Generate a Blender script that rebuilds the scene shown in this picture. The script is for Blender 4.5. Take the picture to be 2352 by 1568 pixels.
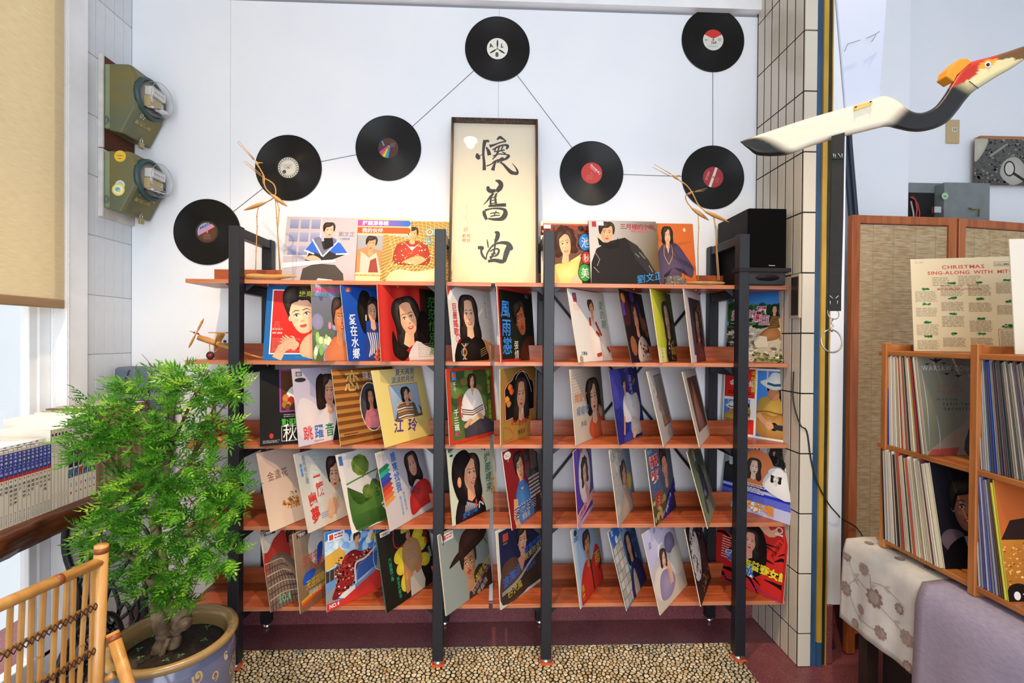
import bpy, bmesh, math, random
from mathutils import Vector, Matrix, geometry
import numpy as np

for _o in list(bpy.data.objects):
    bpy.data.objects.remove(_o)
SC = bpy.context.scene
COL = SC.collection
rnd = random.Random(7)
PI = math.pi

# ------------------------------------------------------------------ camera
FPX, CAM, YAW, PITCH, ROLL = 1090.1, (0.0, -2.2211, 1.3239), 0.03644, -0.00703, 0.00764
def _basis():
    f = Vector((math.sin(YAW) * math.cos(PITCH), math.cos(YAW) * math.cos(PITCH), math.sin(PITCH)))
    r = Vector((math.cos(YAW), -math.sin(YAW), 0)); u = r.cross(f)
    return r * math.cos(ROLL) + u * math.sin(ROLL), u * math.cos(ROLL) - r * math.sin(ROLL), f
CR, CU, CF = _basis()
cam_data = bpy.data.cameras.new('camera'); cam = bpy.data.objects.new('camera', cam_data); COL.objects.link(cam)
cam_data.sensor_width = 36.0; cam_data.lens = FPX * 36.0 / 2352.0; cam_data.clip_start = 0.02
_m = Matrix.Identity(4)
for _i in range(3):
    _m[_i][0], _m[_i][1], _m[_i][2], _m[_i][3] = CR[_i], CU[_i], -CF[_i], CAM[_i]
cam.matrix_world = _m
SC.camera = cam

# ------------------------------------------------------------------ light
SC.view_settings.view_transform = 'Standard'; SC.view_settings.look = 'None'
SC.view_settings.gamma = 1.0; SC.view_settings.use_curve_mapping = False
SC.view_settings.exposure = 0.1
world = bpy.data.worlds.new('daylight'); SC.world = world; world.use_nodes = True
_bg = world.node_tree.nodes['Background']; _bg.inputs[0].default_value = (0.86, 0.93, 1.0, 1); _bg.inputs[1].default_value = 0.95
def lamp(name, kind, loc, target, energy, color, size=0.1, spot=None, blend=0.5):
    d = bpy.data.lights.new(name, kind); d.energy = energy; d.color = color
    if kind == 'AREA': d.size = size
    else: d.shadow_soft_size = size
    if spot: d.spot_size = spot; d.spot_blend = blend
    o = bpy.data.objects.new(name, d); COL.objects.link(o); o.location = loc
    o.rotation_euler = (Vector(target) - Vector(loc)).to_track_quat('-Z', 'Y').to_euler()
    return o
WARM = (1.0, 0.70, 0.40)
LAMP_A = (-0.197, -1.33, 3.20)     # ceiling downlight whose disc shows in the calligraphy glass
LAMP_B = (0.85, -1.35, 3.20)
LAMP_C = (-0.95, -1.3, 3.20)
for _n, _p, _t, _e in (('downlight_a', LAMP_A, (-0.1, -0.27, 0.45), 150), ('downlight_b', LAMP_B, (0.7, -0.27, 0.35), 100), ('downlight_c', LAMP_C, (-0.7, -0.28, 0.35), 135)):
    lamp(_n, 'SPOT', (_p[0], _p[1], _p[2] - 0.03), _t, _e, WARM, 0.03, math.radians(68), 0.75)
_sd = bpy.data.lights.new('sun', 'SUN'); _sd.energy = 3.2; _sd.angle = 0.02; _sd.color = (1.0, 0.93, 0.82)
_so = bpy.data.objects.new('sun', _sd); COL.objects.link(_so); _so.location = (-4, -1.5, 5); _so.rotation_euler = Vector((1.0, 0.30, -1.9)).to_track_quat('-Z', 'Y').to_euler()
# added area fill standing for daylight through the unseen front behind the camera
lamp('front_daylight_fill', 'AREA', (0.2, -4.4, 1.5), (0, 0, 0.9), 85, (0.88, 0.94, 1.0), 2.6)

# ------------------------------------------------------------------ helpers
def lin(v):
    v /= 255.0
    return v / 12.92 if v <= 0.04045 else ((v + 0.055) / 1.055) ** 2.4
def H(h):
    return (lin(int(h[0:2], 16)), lin(int(h[2:4], 16)), lin(int(h[4:6], 16)), 1.0)
def at(px, py, X=None, Y=None, Z=None):
    """point of the room seen at a photograph pixel, on the plane X=, Y= or Z="""
    d = CF + CR * ((px - 1176) / FPX) - CU * ((py - 784) / FPX)
    o = Vector(CAM)
    t = (Y - o.y) / d.y if Y is not None else ((Z - o.z) / d.z if Z is not None else (X - o.x) / d.x)
    return o + d * t

MATS = {}
def M(name, col, rough=0.5, metal=0.0, spec=0.5, noise=None, col2=None, bump=None, coat=0.0, emit=None, trans=0.0, stretch=(1, 1, 1)):
    """procedural principled material: colour + noise variation (scale) towards col2 + bump (scale, strength)"""
    if name in MATS: return MATS[name]
    m = bpy.data.materials.new(name); m.use_nodes = True; nt = m.node_tree; b = nt.nodes['Principled BSDF']
    b.inputs['Base Color'].default_value = H(col); b.inputs['Roughness'].default_value = rough
    b.inputs['Metallic'].default_value = metal; b.inputs['Specular IOR Level'].default_value = spec
    b.inputs['Coat Weight'].default_value = coat; b.inputs['Coat Roughness'].default_value = 0.12
    b.inputs['Transmission Weight'].default_value = trans
    if emit: b.inputs['Emission Color'].default_value = H(emit[0]); b.inputs['Emission Strength'].default_value = emit[1]
    if noise or bump:
        tc = nt.nodes.new('ShaderNodeTexCoord'); mp = nt.nodes.new('ShaderNodeMapping'); mp.inputs['Scale'].default_value = stretch
        nt.links.new(tc.outputs['Object'], mp.inputs[0])
    if noise:
        n = nt.nodes.new('ShaderNodeTexNoise'); n.inputs['Scale'].default_value = noise; n.inputs['Detail'].default_value = 5
        r = nt.nodes.new('ShaderNodeValToRGB'); r.color_ramp.elements[0].position = 0.35; r.color_ramp.elements[1].position = 0.68
        r.color_ramp.elements[0].color = H(col); r.color_ramp.elements[1].color = H(col2 or col)
        nt.links.new(mp.outputs[0], n.inputs['Vector']); nt.links.new(n.outputs['Fac'], r.inputs[0]); nt.links.new(r.outputs[0], b.inputs['Base Color'])
    if bump:
        n2 = nt.nodes.new('ShaderNodeTexNoise'); n2.inputs['Scale'].default_value = bump[0]; n2.inputs['Detail'].default_value = 4
        bp = nt.nodes.new('ShaderNodeBump'); bp.inputs['Strength'].default_value = bump[1]; bp.inputs['Distance'].default_value = 0.01
        nt.links.new(mp.outputs[0], n2.inputs['Vector']); nt.links.new(n2.outputs['Fac'], bp.inputs['Height']); nt.links.new(bp.outputs[0], b.inputs['Normal'])
    MATS[name] = m
    return m
def wood(name, c1, c2, c3, stretch=(1.2, 14, 14), rough=0.38, scale=3.0, coat=0.0):
    if name in MATS: return MATS[name]
    m = bpy.data.materials.new(name); m.use_nodes = True; nt = m.node_tree; b = nt.nodes['Principled BSDF']
    tc = nt.nodes.new('ShaderNodeTexCoord'); mp = nt.nodes.new('ShaderNodeMapping'); mp.inputs['Scale'].default_value = stretch
    n = nt.nodes.new('ShaderNodeTexNoise'); n.inputs['Scale'].default_value = scale; n.inputs['Detail'].default_value = 8; n.inputs['Distortion'].default_value = 0.6
    r = nt.nodes.new('ShaderNodeValToRGB'); e = r.color_ramp.elements
    e[0].position = 0.3; e[0].color = H(c1); e[1].position = 0.72; e[1].color = H(c3); k = e.new(0.5); k.color = H(c2)
    nt.links.new(tc.outputs['Object'], mp.inputs[0]); nt.links.new(mp.outputs[0], n.inputs['Vector'])
    nt.links.new(n.outputs['Fac'], r.inputs[0]); nt.links.new(r.outputs[0], b.inputs['Base Color'])
    bp = nt.nodes.new('ShaderNodeBump'); bp.inputs['Strength'].default_value = 0.12; bp.inputs['Distance'].default_value = 0.004
    nt.links.new(n.outputs['Fac'], bp.inputs['Height']); nt.links.new(bp.outputs[0], b.inputs['Normal'])
    b.inputs['Roughness'].default_value = rough; b.inputs['Coat Weight'].default_value = coat
    MATS[name] = m
    return m
def MC(name, rough=0.5, spec=0.4, coat=0.0, coat_rough=0.1, bump=None):
    """material that takes its colours from the mesh (flat print, painted wood)"""
    if name in MATS: return MATS[name]
    m = bpy.data.materials.new(name); m.use_nodes = True; nt = m.node_tree; b = nt.nodes['Principled BSDF']
    a = nt.nodes.new('ShaderNodeAttribute'); a.attribute_name = 'Col'
    nt.links.new(a.outputs['Color'], b.inputs['Base Color'])
    b.inputs['Roughness'].default_value = rough; b.inputs['Specular IOR Level'].default_value = spec
    b.inputs['Coat Weight'].default_value = coat; b.inputs['Coat Roughness'].default_value = coat_rough
    if bump:
        tc = nt.nodes.new('ShaderNodeTexCoord'); n2 = nt.nodes.new('ShaderNodeTexNoise'); n2.inputs['Scale'].default_value = bump[0]
        bp = nt.nodes.new('ShaderNodeBump'); bp.inputs['Strength'].default_value = bump[1]; bp.inputs['Distance'].default_value = 0.01
        nt.links.new(tc.outputs['Object'], n2.inputs['Vector']); nt.links.new(n2.outputs['Fac'], bp.inputs['Height']); nt.links.new(bp.outputs[0], b.inputs['Normal'])
    MATS[name] = m
    return m
def glass_mat(name, tint='ffffff', ior=1.45, rough=0.0, strength=1.0):
    """thin clear pane: transparent with a fresnel reflection"""
    if name in MATS: return MATS[name]
    m = bpy.data.materials.new(name); m.use_nodes = True; nt = m.node_tree
    for n in list(nt.nodes):
        if n.type != 'OUTPUT_MATERIAL': nt.nodes.remove(n)
    out = nt.nodes['Material Output']
    t = nt.nodes.new('ShaderNodeBsdfTransparent'); t.inputs[0].default_value = H(tint)
    g = nt.nodes.new('ShaderNodeBsdfGlossy'); g.inputs['Roughness'].default_value = rough
    lw = nt.nodes.new('ShaderNodeLayerWeight'); pw = nt.nodes.new('ShaderNodeMath'); pw.operation = 'POWER'; pw.inputs[1].default_value = 4.0
    ma = nt.nodes.new('ShaderNodeMath'); ma.operation = 'MULTIPLY_ADD'; ma.inputs[1].default_value = 0.8; ma.inputs[2].default_value = 0.03 * strength
    mx = nt.nodes.new('ShaderNodeMixShader')
    nt.links.new(lw.outputs['Facing'], pw.inputs[0]); nt.links.new(pw.outputs[0], ma.inputs[0]); nt.links.new(ma.outputs[0], mx.inputs[0])
    nt.links.new(t.outputs[0], mx.inputs[1]); nt.links.new(g.outputs[0], mx.inputs[2])
    nt.links.new(mx.outputs[0], out.inputs['Surface'])
    MATS[name] = m
    return m

def tag(o, label=None, cat=None, group=None, kind=None):
    if label: o['label'] = label
    if cat: o['category'] = cat
    if group: o['group'] = group
    if kind: o['kind'] = kind
    return o
def empty(name, loc, label=None, cat=None, group=None):
    o = bpy.data.objects.new(name, None); o.empty_display_size = 0.05; COL.objects.link(o); o.location = Vector(loc)
    return tag(o, label, cat, group)
def wloc(o):
    v = Vector((0, 0, 0))
    while o is not None: v = v + o.location; o = o.parent
    return v

class MB:
    """collects geometry in room coordinates, builds ONE mesh object"""
    def __init__(s): s.v = []; s.f = []; s.c = []; s.sm = []
    def _add(s, vs, fs, col=None, smooth=False):
        b = len(s.v); s.v += [Vector(p) for p in vs]; s.f += [tuple(i + b for i in f) for f in fs]
        s.c += [col] * len(vs) if not isinstance(col, list) else col
        s.sm += [smooth] * len(fs)
        return s
    def box(s, a, b, col=None):
        x0, y0, z0 = [min(a[i], b[i]) for i in range(3)]; x1, y1, z1 = [max(a[i], b[i]) for i in range(3)]
        return s._add([(x0, y0, z0), (x1, y0, z0), (x1, y1, z0), (x0, y1, z0), (x0, y0, z1), (x1, y0, z1), (x1, y1, z1), (x0, y1, z1)],
                      [(0, 3, 2, 1), (4, 5, 6, 7), (0, 1, 5, 4), (1, 2, 6, 5), (2, 3, 7, 6), (3, 0, 4, 7)], col)
    def bar(s, a, b, w, h, up=(0, 0, 1), col=None):
        """square bar from a to b, w across, h along up"""
        a = Vector(a); b = Vector(b); d = (b - a).normalized(); u = Vector(up); u = (u - d * u.dot(d)).normalized(); r = d.cross(u)
        q = []
        for p in (a, b):
            for i, j in ((-1, -1), (1, -1), (1, 1), (-1, 1)): q.append(p + r * (i * w / 2) + u * (j * h / 2))
        return s._add(q, [(0, 1, 2, 3), (7, 6, 5, 4), (0, 4, 5, 1), (1, 5, 6, 2), (2, 6, 7, 3), (3, 7, 4, 0)], col)
    def tube(s, path, r, n=8, col=None, cap=True, closed=False):
        P = [Vector(p) for p in path]; m = len(P); R = r if isinstance(r, (list, tuple)) else [r] * m
        vs = []; prev = None
        for i in range(m):
            if closed: d = (P[(i + 1) % m] - P[i - 1]).normalized()
            else: d = (P[min(i + 1, m - 1)] - P[max(i - 1, 0)]).normalized()
            if prev is None:
                ref = Vector((0, 0, 1)) if abs(d.z) < 0.9 else Vector((1, 0, 0)); u = (ref - d * ref.dot(d)).normalized()
            else: u = (prev - d * prev.dot(d)).normalized()
            prev = u; w = d.cross(u)
            for k in range(n):
                a = 2 * PI * k / n; vs.append(P[i] + (u * math.cos(a) + w * math.sin(a)) * R[i])
        fs = []
        for i in range(m if closed else m - 1):
            j = (i + 1) % m
            for k in range(n): fs.append((i * n + k, i * n + (k + 1) % n, j * n + (k + 1) % n, j * n + k))
        if cap and not closed: fs.append(tuple(range(n - 1, -1, -1))); fs.append(tuple((m - 1) * n + k for k in range(n)))
        return s._add(vs, fs, col, True)
    def lathe(s, prof, c=(0, 0, 0), n=24, axis='Z', col=None, smooth=True, cap=True):
        """profile of (radius, height) about an axis through c"""
        vs = []; c = Vector(c)
        for r, h in prof:
            for k in range(n):
                a = 2 * PI * k / n; x, y = r * math.cos(a), r * math.sin(a)
                vs.append(c + (Vector((x, y, h)) if axis == 'Z' else (Vector((x, -h, y)) if axis == 'Y' else Vector((h, x, y)))))
        fs = []
        for i in range(len(prof) - 1):
            for k in range(n): fs.append((i * n + k, i * n + (k + 1) % n, (i + 1) * n + (k + 1) % n, (i + 1) * n + k))
        if cap and prof[0][0] > 1e-6: fs.append(tuple(range(n - 1, -1, -1)))
        if cap and prof[-1][0] > 1e-6: fs.append(tuple((len(prof) - 1) * n + k for k in range(n)))
        return s._add(vs, fs, col, smooth)
    def prism(s, pts, ext, col=None):
        """polygon (list of 3-D points) pushed along vector ext"""
        P = [Vector(p) for p in pts]; e = Vector(ext); n = len(P)
        return s._add(P + [p + e for p in P], [tuple(range(n - 1, -1, -1)), tuple(range(n, 2 * n))] + [(i, (i + 1) % n, (i + 1) % n + n, i + n) for i in range(n)], col)
    def build(s, name, mat, parent=None, origin=None, smooth=None, bevel=0.0, seg=1, subsurf=0):
        if parent is not None: o0 = wloc(parent)
        elif origin is not None: o0 = Vector(origin)
        else:
            xs = [p.x for p in s.v]; ys = [p.y for p in s.v]; zs = [p.z for p in s.v]
            o0 = Vector(((min(xs) + max(xs)) / 2, (min(ys) + max(ys)) / 2, min(zs)))
        me = bpy.data.meshes.new(name); me.from_pydata([p - o0 for p in s.v], [], s.f); me.validate()
        if len(me.polygons) == len(s.sm): me.polygons.foreach_set('use_smooth', s.sm if smooth is None else [smooth] * len(s.sm))
        if any(c is not None for c in s.c):
            a = me.color_attributes.new('Col', 'FLOAT_COLOR', 'POINT')
            a.data.foreach_set('color', [x for c in s.c for x in (c or (1, 1, 1, 1))])
        bm = bmesh.new(); bm.from_mesh(me); bmesh.ops.recalc_face_normals(bm, faces=bm.faces)
        bm.to_mesh(me); bm.free()
        me.materials.append(mat)
        o = bpy.data.objects.new(name, me); COL.objects.link(o)
        if parent is not None: o.parent = parent
        else: o.location = o0
        if bevel:
            b = o.modifiers.new('bevel', 'BEVEL'); b.width = bevel; b.segments = seg; b.limit_method = 'ANGLE'; b.angle_limit = 0.7
        if subsurf:
            b = o.modifiers.new('sub', 'SUBSURF'); b.levels = subsurf; b.render_levels = subsurf
        return o
def struct(mb, name, mat, **k):
    return tag(mb.build(name, mat, origin=(0, 0, 0), **k), kind='structure')
def cpy(o, parent=None, loc=None):
    c = o.copy(); COL.objects.link(c); c.parent = parent
    if loc is not None: c.location = loc
    for ch in o.children: cpy(ch, c)
    return c
ORD = ['first', 'second', 'third', 'fourth', 'fifth', 'sixth', 'seventh', 'eighth', 'ninth', 'tenth', 'eleventh', 'twelfth', 'thirteenth', 'fourteenth', 'fifteenth',
       'sixteenth', 'seventeenth', 'eighteenth', 'nineteenth', 'twentieth', 'twenty-first', 'twenty-second', 'twenty-third', 'twenty-fourth', 'twenty-fifth', 'twenty-sixth', 'twenty-seventh', 'twenty-eighth', 'twenty-ninth', 'thirtieth', 'thirty-first', 'thirty-second']
# ================================================================== the room
XL, XP = -1.652, 1.236          # left wall, tiled side of the pillar
CEIL = 3.25
white_wall = M('white_wall_paint', 'eef1f5', 0.6, noise=3, col2='e9edf3', bump=(60, 0.03))
white_trim = M('white_gloss_trim', 'f6f8fa', 0.4, noise=8, col2='eef0f2')
seam = M('dark_seam', '8c8f94', 0.8)
# floor: maroon terrazzo bed with a field of pebble terrazzo
def terrazzo(name, base, c2, chip, scale):
    m = bpy.data.materials.new(name); m.use_nodes = True; nt = m.node_tree; b = nt.nodes['Principled BSDF']
    tc = nt.nodes.new('ShaderNodeTexCoord'); v = nt.nodes.new('ShaderNodeTexVoronoi'); v.inputs['Scale'].default_value = scale; v.inputs['Randomness'].default_value = 1
    n = nt.nodes.new('ShaderNodeTexNoise'); n.inputs['Scale'].default_value = 5
    r1 = nt.nodes.new('ShaderNodeValToRGB'); r1.color_ramp.elements[0].position = 0.4; r1.color_ramp.elements[0].color = H(base); r1.color_ramp.elements[1].position = 0.62; r1.color_ramp.elements[1].color = H(c2)
    r2 = nt.nodes.new('ShaderNodeValToRGB'); r2.color_ramp.interpolation = 'CONSTANT'; r2.color_ramp.elements[0].color = (0, 0, 0, 1); r2.color_ramp.elements[1].position = 0.62; r2.color_ramp.elements[1].color = (1, 1, 1, 1)
    r3 = nt.nodes.new('ShaderNodeValToRGB'); r3.color_ramp.interpolation = 'CONSTANT'; r3.color_ramp.elements[0].color = (1, 1, 1, 1); r3.color_ramp.elements[1].position = 0.42; r3.color_ramp.elements[1].color = (0, 0, 0, 1)
    sep = nt.nodes.new('ShaderNodeSeparateColor'); mul = nt.nodes.new('ShaderNodeMath'); mul.operation = 'MULTIPLY'
    mx = nt.nodes.new('ShaderNodeMix'); mx.data_type = 'RGBA'; mx.inputs[7].default_value = H(chip)
    L = nt.links.new
    L(tc.outputs['Object'], v.inputs['Vector']); L(tc.outputs['Object'], n.inputs['Vector']); L(n.outputs['Fac'], r1.inputs[0])
    L(v.outputs['Color'], sep.inputs[0]); L(sep.outputs[0], r2.inputs[0]); L(v.outputs['Distance'], r3.inputs[0])
    L(r2.outputs[0], mul.inputs[0]); L(r3.outputs[0], mul.inputs[1]); L(mul.outputs[0], mx.inputs[0]); L(r1.outputs[0], mx.inputs[6]); L(mx.outputs[2], b.inputs['Base Color'])
    b.inputs['Roughness'].default_value = 0.3
    return m
maroon = terrazzo('maroon_terrazzo', '6c333a', '7a3e3e', '9c7880', 460)
floor = struct(MB().box((-2.2, -3.6, -0.06), (3.4, 0.6, 0.0)), 'floor', maroon)
# pebble field ---------------------------------------------------------------
FX0, FX1, FY0, FY1 = -1.55, 1.03, -0.95, -0.192
grout = M('pebble_grout', '2e2c1c', 0.35, noise=25, col2='1c211c')
field = MB().box((FX0, FY0, 0.0), (FX1, FY1, 0.0012)).build('pebble_bed', grout, floor)
def voronoi_cells(pts, reach):
    grid = {}
    for i, (x, y) in enumerate(pts): grid.setdefault((int(x // reach), int(y // reach)), []).append(i)
    cells = []
    for i, (x, y) in enumerate(pts):
        poly = [(x - reach, y - reach), (x + reach, y - reach), (x + reach, y + reach), (x - reach, y + reach)]
        gx, gy = int(x // reach), int(y // reach)
        for a in (-1, 0, 1):
            for b in (-1, 0, 1):
                for j in grid.get((gx + a, gy + b), ()):
                    if j == i: continue
                    dx, dy = pts[j][0] - x, pts[j][1] - y; c = (dx * dx + dy * dy) / 2
                    out = []; n = len(poly)
                    for k in range(n):
                        p, q = poly[k], poly[(k + 1) % n]
                        dp = (p[0] - x) * dx + (p[1] - y) * dy - c; dq = (q[0] - x) * dx + (q[1] - y) * dy - c
                        if dp <= 0: out.append(p)
                        if dp * dq < 0:
                            t = dp / (dp - dq); out.append((p[0] + (q[0] - p[0]) * t, p[1] + (q[1] - p[1]) * t))
                    poly = out
                    if len(poly) < 3: break
        cells.append(poly)
    return cells
pr = random.Random(3)
pts = []; pg = {}
tries = 0
while tries < 90000:
    tries += 1
    x, y = pr.uniform(FX0, FX1), pr.uniform(FY0, FY1); rmin = pr.choice((0.0115, 0.014, 0.019, 0.026))
    k = (int(x / 0.027), int(y / 0.027)); ok = True
    for a in (-1, 0, 1):
        for b in (-1, 0, 1):
            for q in pg.get((k[0] + a, k[1] + b), ()):
                if (q[0] - x) ** 2 + (q[1] - y) ** 2 < rmin * rmin: ok = False; break
    if ok: pts.append((x, y)); pg.setdefault(k, []).append((x, y))
cells = voronoi_cells(pts, 0.05)
peb_cols = ['cbbb9b', 'c4b394', 'd6c8ab', 'b9a684', 'c7b28c', 'dcd0b8', 'b3a48a', 'a98f63', 'c2b8a4']
pebs = []
for (cx, cy), poly in zip(pts, cells):
    if len(poly) < 4: continue
    sx = pr.uniform(0.66, 0.86)
    cl = [(min(max(cx + (p[0] - cx) * sx, FX0 + 0.002), FX1 - 0.002), min(max(cy + (p[1] - cy) * sx, FY0 + 0.002), FY1 - 0.002)) for p in poly]
    sm = []                                          # cut the corners: rounded stone
    for i in range(len(cl)):
        p, q = cl[i], cl[(i + 1) % len(cl)]
        sm.append((p[0] * .72 + q[0] * .28, p[1] * .72 + q[1] * .28)); sm.append((p[0] * .28 + q[0] * .72, p[1] * .28 + q[1] * .72))
    area = abs(sum(sm[i][0] * sm[(i + 1) % len(sm)][1] - sm[(i + 1) % len(sm)][0] * sm[i][1] for i in range(len(sm)))) / 2
    vis = -0.43 < cy and -0.97 + (-0.18 - cy) * 0.1 < cx < 1.1
    pebs.append((area if vis else 0, cx, cy, sm))
pebs.sort(key=lambda t: -t[0])
peb_mats = [M('pebble_stone_' + str(i), c, 0.3, noise=60, col2=c2) for i, (c, c2) in enumerate(zip(peb_cols, peb_cols[3:] + peb_cols[:3]))]
def pebble_mesh(mb, cx, cy, sm, col=None):
    n = len(sm); h = 0.0026
    mb._add([(x, y, 0.0010) for x, y in sm] + [(cx + (x - cx) * .9, cy + (y - cy) * .9, h) for x, y in sm], [tuple(range(n, 2 * n))] + [(i, (i + 1) % n, (i + 1) % n + n, i + n) for i in range(n)], col)
for i, (a, cx, cy, sm) in enumerate(pebs[:300]):
    mb = MB(); pebble_mesh(mb, cx, cy, sm); mb.build('pebble', peb_mats[i % 9], floor)
mb = MB()
for i, (a, cx, cy, sm) in enumerate(pebs[300:]): pebble_mesh(mb, cx, cy, sm, H(peb_cols[(i * 7) % 9]))
tag(mb.build('small_pebbles', MC('pebble_stone_mixed', 0.3), floor), kind='stuff')

# back wall, three painted boards with hairline joints
wb = struct(MB().box((XL - 0.12, 0.004, 0), (XP + 0.05, 0.12, CEIL)), 'wall_back', seam)
jx = [XL, at(530, 60, Y=0).x, at(1145, 200, Y=0).x, XP + 0.002]
for i in range(3):
    MB().box((jx[i] + 0.0006, 0.0, 0.09), (jx[i + 1] - 0.0006, 0.0045, 2.855)).build('panel', white_wall, wb)
t1 = MB().box((XL, -0.035, 2.868), (XP, 0.004, 2.93)); struct(t1, 'trim_1', white_trim)
struct(MB().box((XL, -0.06, 2.93), (XP, 0.004, CEIL)), 'trim_4', wood('pale_beam', '9c8c64', 'b0a07c', 'c0b494', (1, 14, 14), .6))
struct(MB().box((XL, -0.012, 0.0), (XP, 0.004, 0.085)), 'baseboard_back', maroon)
struct(MB().box((XL, -0.0125, 0.085), (XP, 0.004, 0.092)), 'trim_2', M('grey_mortar', '9a8f92', 0.8))
# left wall: painted tiles beside the window casing
YW = at(196, 500, X=XL).y       # near end of the tiled strip
YWN = at(152, 300, X=XL).y      # window opening starts here
wl = struct(MB().box((XL - 0.12, -3.6, CEIL - 0.16), (XL, 0.004, CEIL)).box((XL - 0.12, YW, 0), (XL - 0.004, 0.004, CEIL - 0.16)).box((XL - 0.12, -3.6, 0), (XL, -1.75, CEIL - 0.16)), 'wall_left', M('painted_tile_joint', 'd3d7da', 0.6))
tile_paint = M('white_painted_tile', 'dde1e5', 0.45, noise=6, col2='d2d7dc', bump=(30, 0.05))
ncol = 5; tw = (0.0 - YW) / ncol; th = 0.245; base_z = 0.02
tm = None
for r in range(13):
    for c_ in range(ncol):
        z0 = base_z + r * th; z1 = min(z0 + th - 0.003, CEIL - 0.005)
        if z1 - z0 < 0.02: continue
        if tm is None or r == 12:
            o = MB().box((XL - 0.004, YW + c_ * tw + 0.0008, z0), (XL, YW + (c_ + 1) * tw - 0.0008, z1)).build('tile', tile_paint, wl, bevel=0.0008); 
            if r != 12: tm = o; tm0 = (c_, r)
        else:
            o = tm.copy(); COL.objects.link(o); o.parent = wl; o.location = (0, (c_ - tm0[0]) * tw, (r - tm0[1]) * th)
struct(MB().box((XL - 0.10, YWN - 0.012, 0.0), (XL + 0.012, YW, CEIL - 0.16)), 'trim_3', white_trim, bevel=0.003)
# window: white sashes, panes
win = struct(MB().box((XL - 0.09, YWN - 0.06, 0.10), (XL - 0.045, YWN - 0.012, CEIL - 0.16)).box((XL - 0.09, -1.75, 0.05), (XL - 0.045, -1.69, CEIL - 0.16)).box((XL - 0.09, -1.75, 0.0), (XL - 0.045, YWN, 0.12)).box((XL - 0.09, -1.75, CEIL - 0.22), (XL - 0.045, YWN, CEIL - 0.16)), 'window_1', white_trim, bevel=0.003)
pane = glass_mat('window_glass')
yy = [YWN - 0.06, YWN - 0.40, YWN - 0.78, -1.69]
for i in range(3):
    y0, y1 = yy[i + 1], yy[i]
    MB().box((XL - 0.07, y0 + 0.02, 0.12), (XL - 0.066, y1 - 0.02, CEIL - 0.22)).build('pane', pane, win)
    for k, y in enumerate((y0, y1)):
        MB().box((XL - 0.085, y - (0.0 if k == 0 else 0.03), 0.12), (XL - 0.052, y + (0.03 if k == 0 else 0.0), CEIL - 0.22)).build('sash_stile', white_trim, win, bevel=0.002)
struct(MB().box((XL - 0.12, -3.6, CEIL), (3.4, 0.6, CEIL + 0.08)), 'ceiling', M('ceiling_white', 'e9ebee', 0.7, noise=2, col2='e2e6ea'))

# pillar with long cream tiles, on the right of the rack
PY = -0.349; PX1 = at(1869, 900, Y=PY).x
pil = struct(MB().box((XP + 0.0012, PY + 0.004, 0), (PX1 - 0.0, 0.004, CEIL)), 'wall_pillar', M('dark_grout', '101110', 0.8))
cream = M('cream_glazed_tile', 'd6cdbb', 0.22, noise=2.5, col2='cec5b4', coat=0.2)
ptw = 0.0562; zr = [0.0]
zg = [0.135 + 0.2435 * k for k in range(13)]
rows = [(0.0, zg[0])] + [(zg[i], zg[i + 1]) for i in range(12)] + [(zg[12], CEIL)]
proto = None
for (z0, z1) in rows:
    for c_ in range(6):
        y0 = PY + 0.006 + c_ * ptw; g = 0.0034
        if z1 - z0 < 0.02: continue
        if proto and abs((z1 - z0) - 0.2435) < 1e-4:
            o = proto.copy(); COL.objects.link(o); o.parent = pil; o.location = (0, y0 - pp[0], z0 - pp[1])
        else:
            o = MB().box((XP, y0 + g, z0 + 0.0028), (XP + 0.0022, y0 + ptw - g, z1 - 0.0028)).build('tile', cream, pil, bevel=0.0004)
            if abs((z1 - z0) - 0.2435) < 1e-4: proto = o; pp = (y0, z0)
    MB().box((XP + 0.002, PY - 0.002, z0 + 0.0026), (PX1 - 0.002, PY + 0.006, z1 - 0.0026)).build('tile', cream, pil, bevel=0.0012)
# meter-high dark niche cover on the pillar side
nz0, nz1 = at(1838, 730, X=XP - 0.004).z, at(1838, 628, X=XP - 0.004).z
nic = empty('wall_switch_cover', (XP - 0.006, at(1832, 700, X=XP).y, nz0), 'dark framed switch cover on the cream pillar beside the loudspeaker', 'switch cover')
MB().box((XP - 0.012, at(1822, 700, X=XP).y, nz0), (XP - 0.001, at(1842, 700, X=XP).y, nz1)).build('frame', M('beige_plastic', 'b9ab94', 0.4), nic, bevel=0.002)
MB().box((XP - 0.015, at(1825, 700, X=XP).y, nz0 + .012), (XP - 0.011, at(1840, 700, X=XP).y, nz1 - .012)).build('dark_panel', M('dark_brown_plastic', '2c2420', 0.3), nic)

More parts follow.
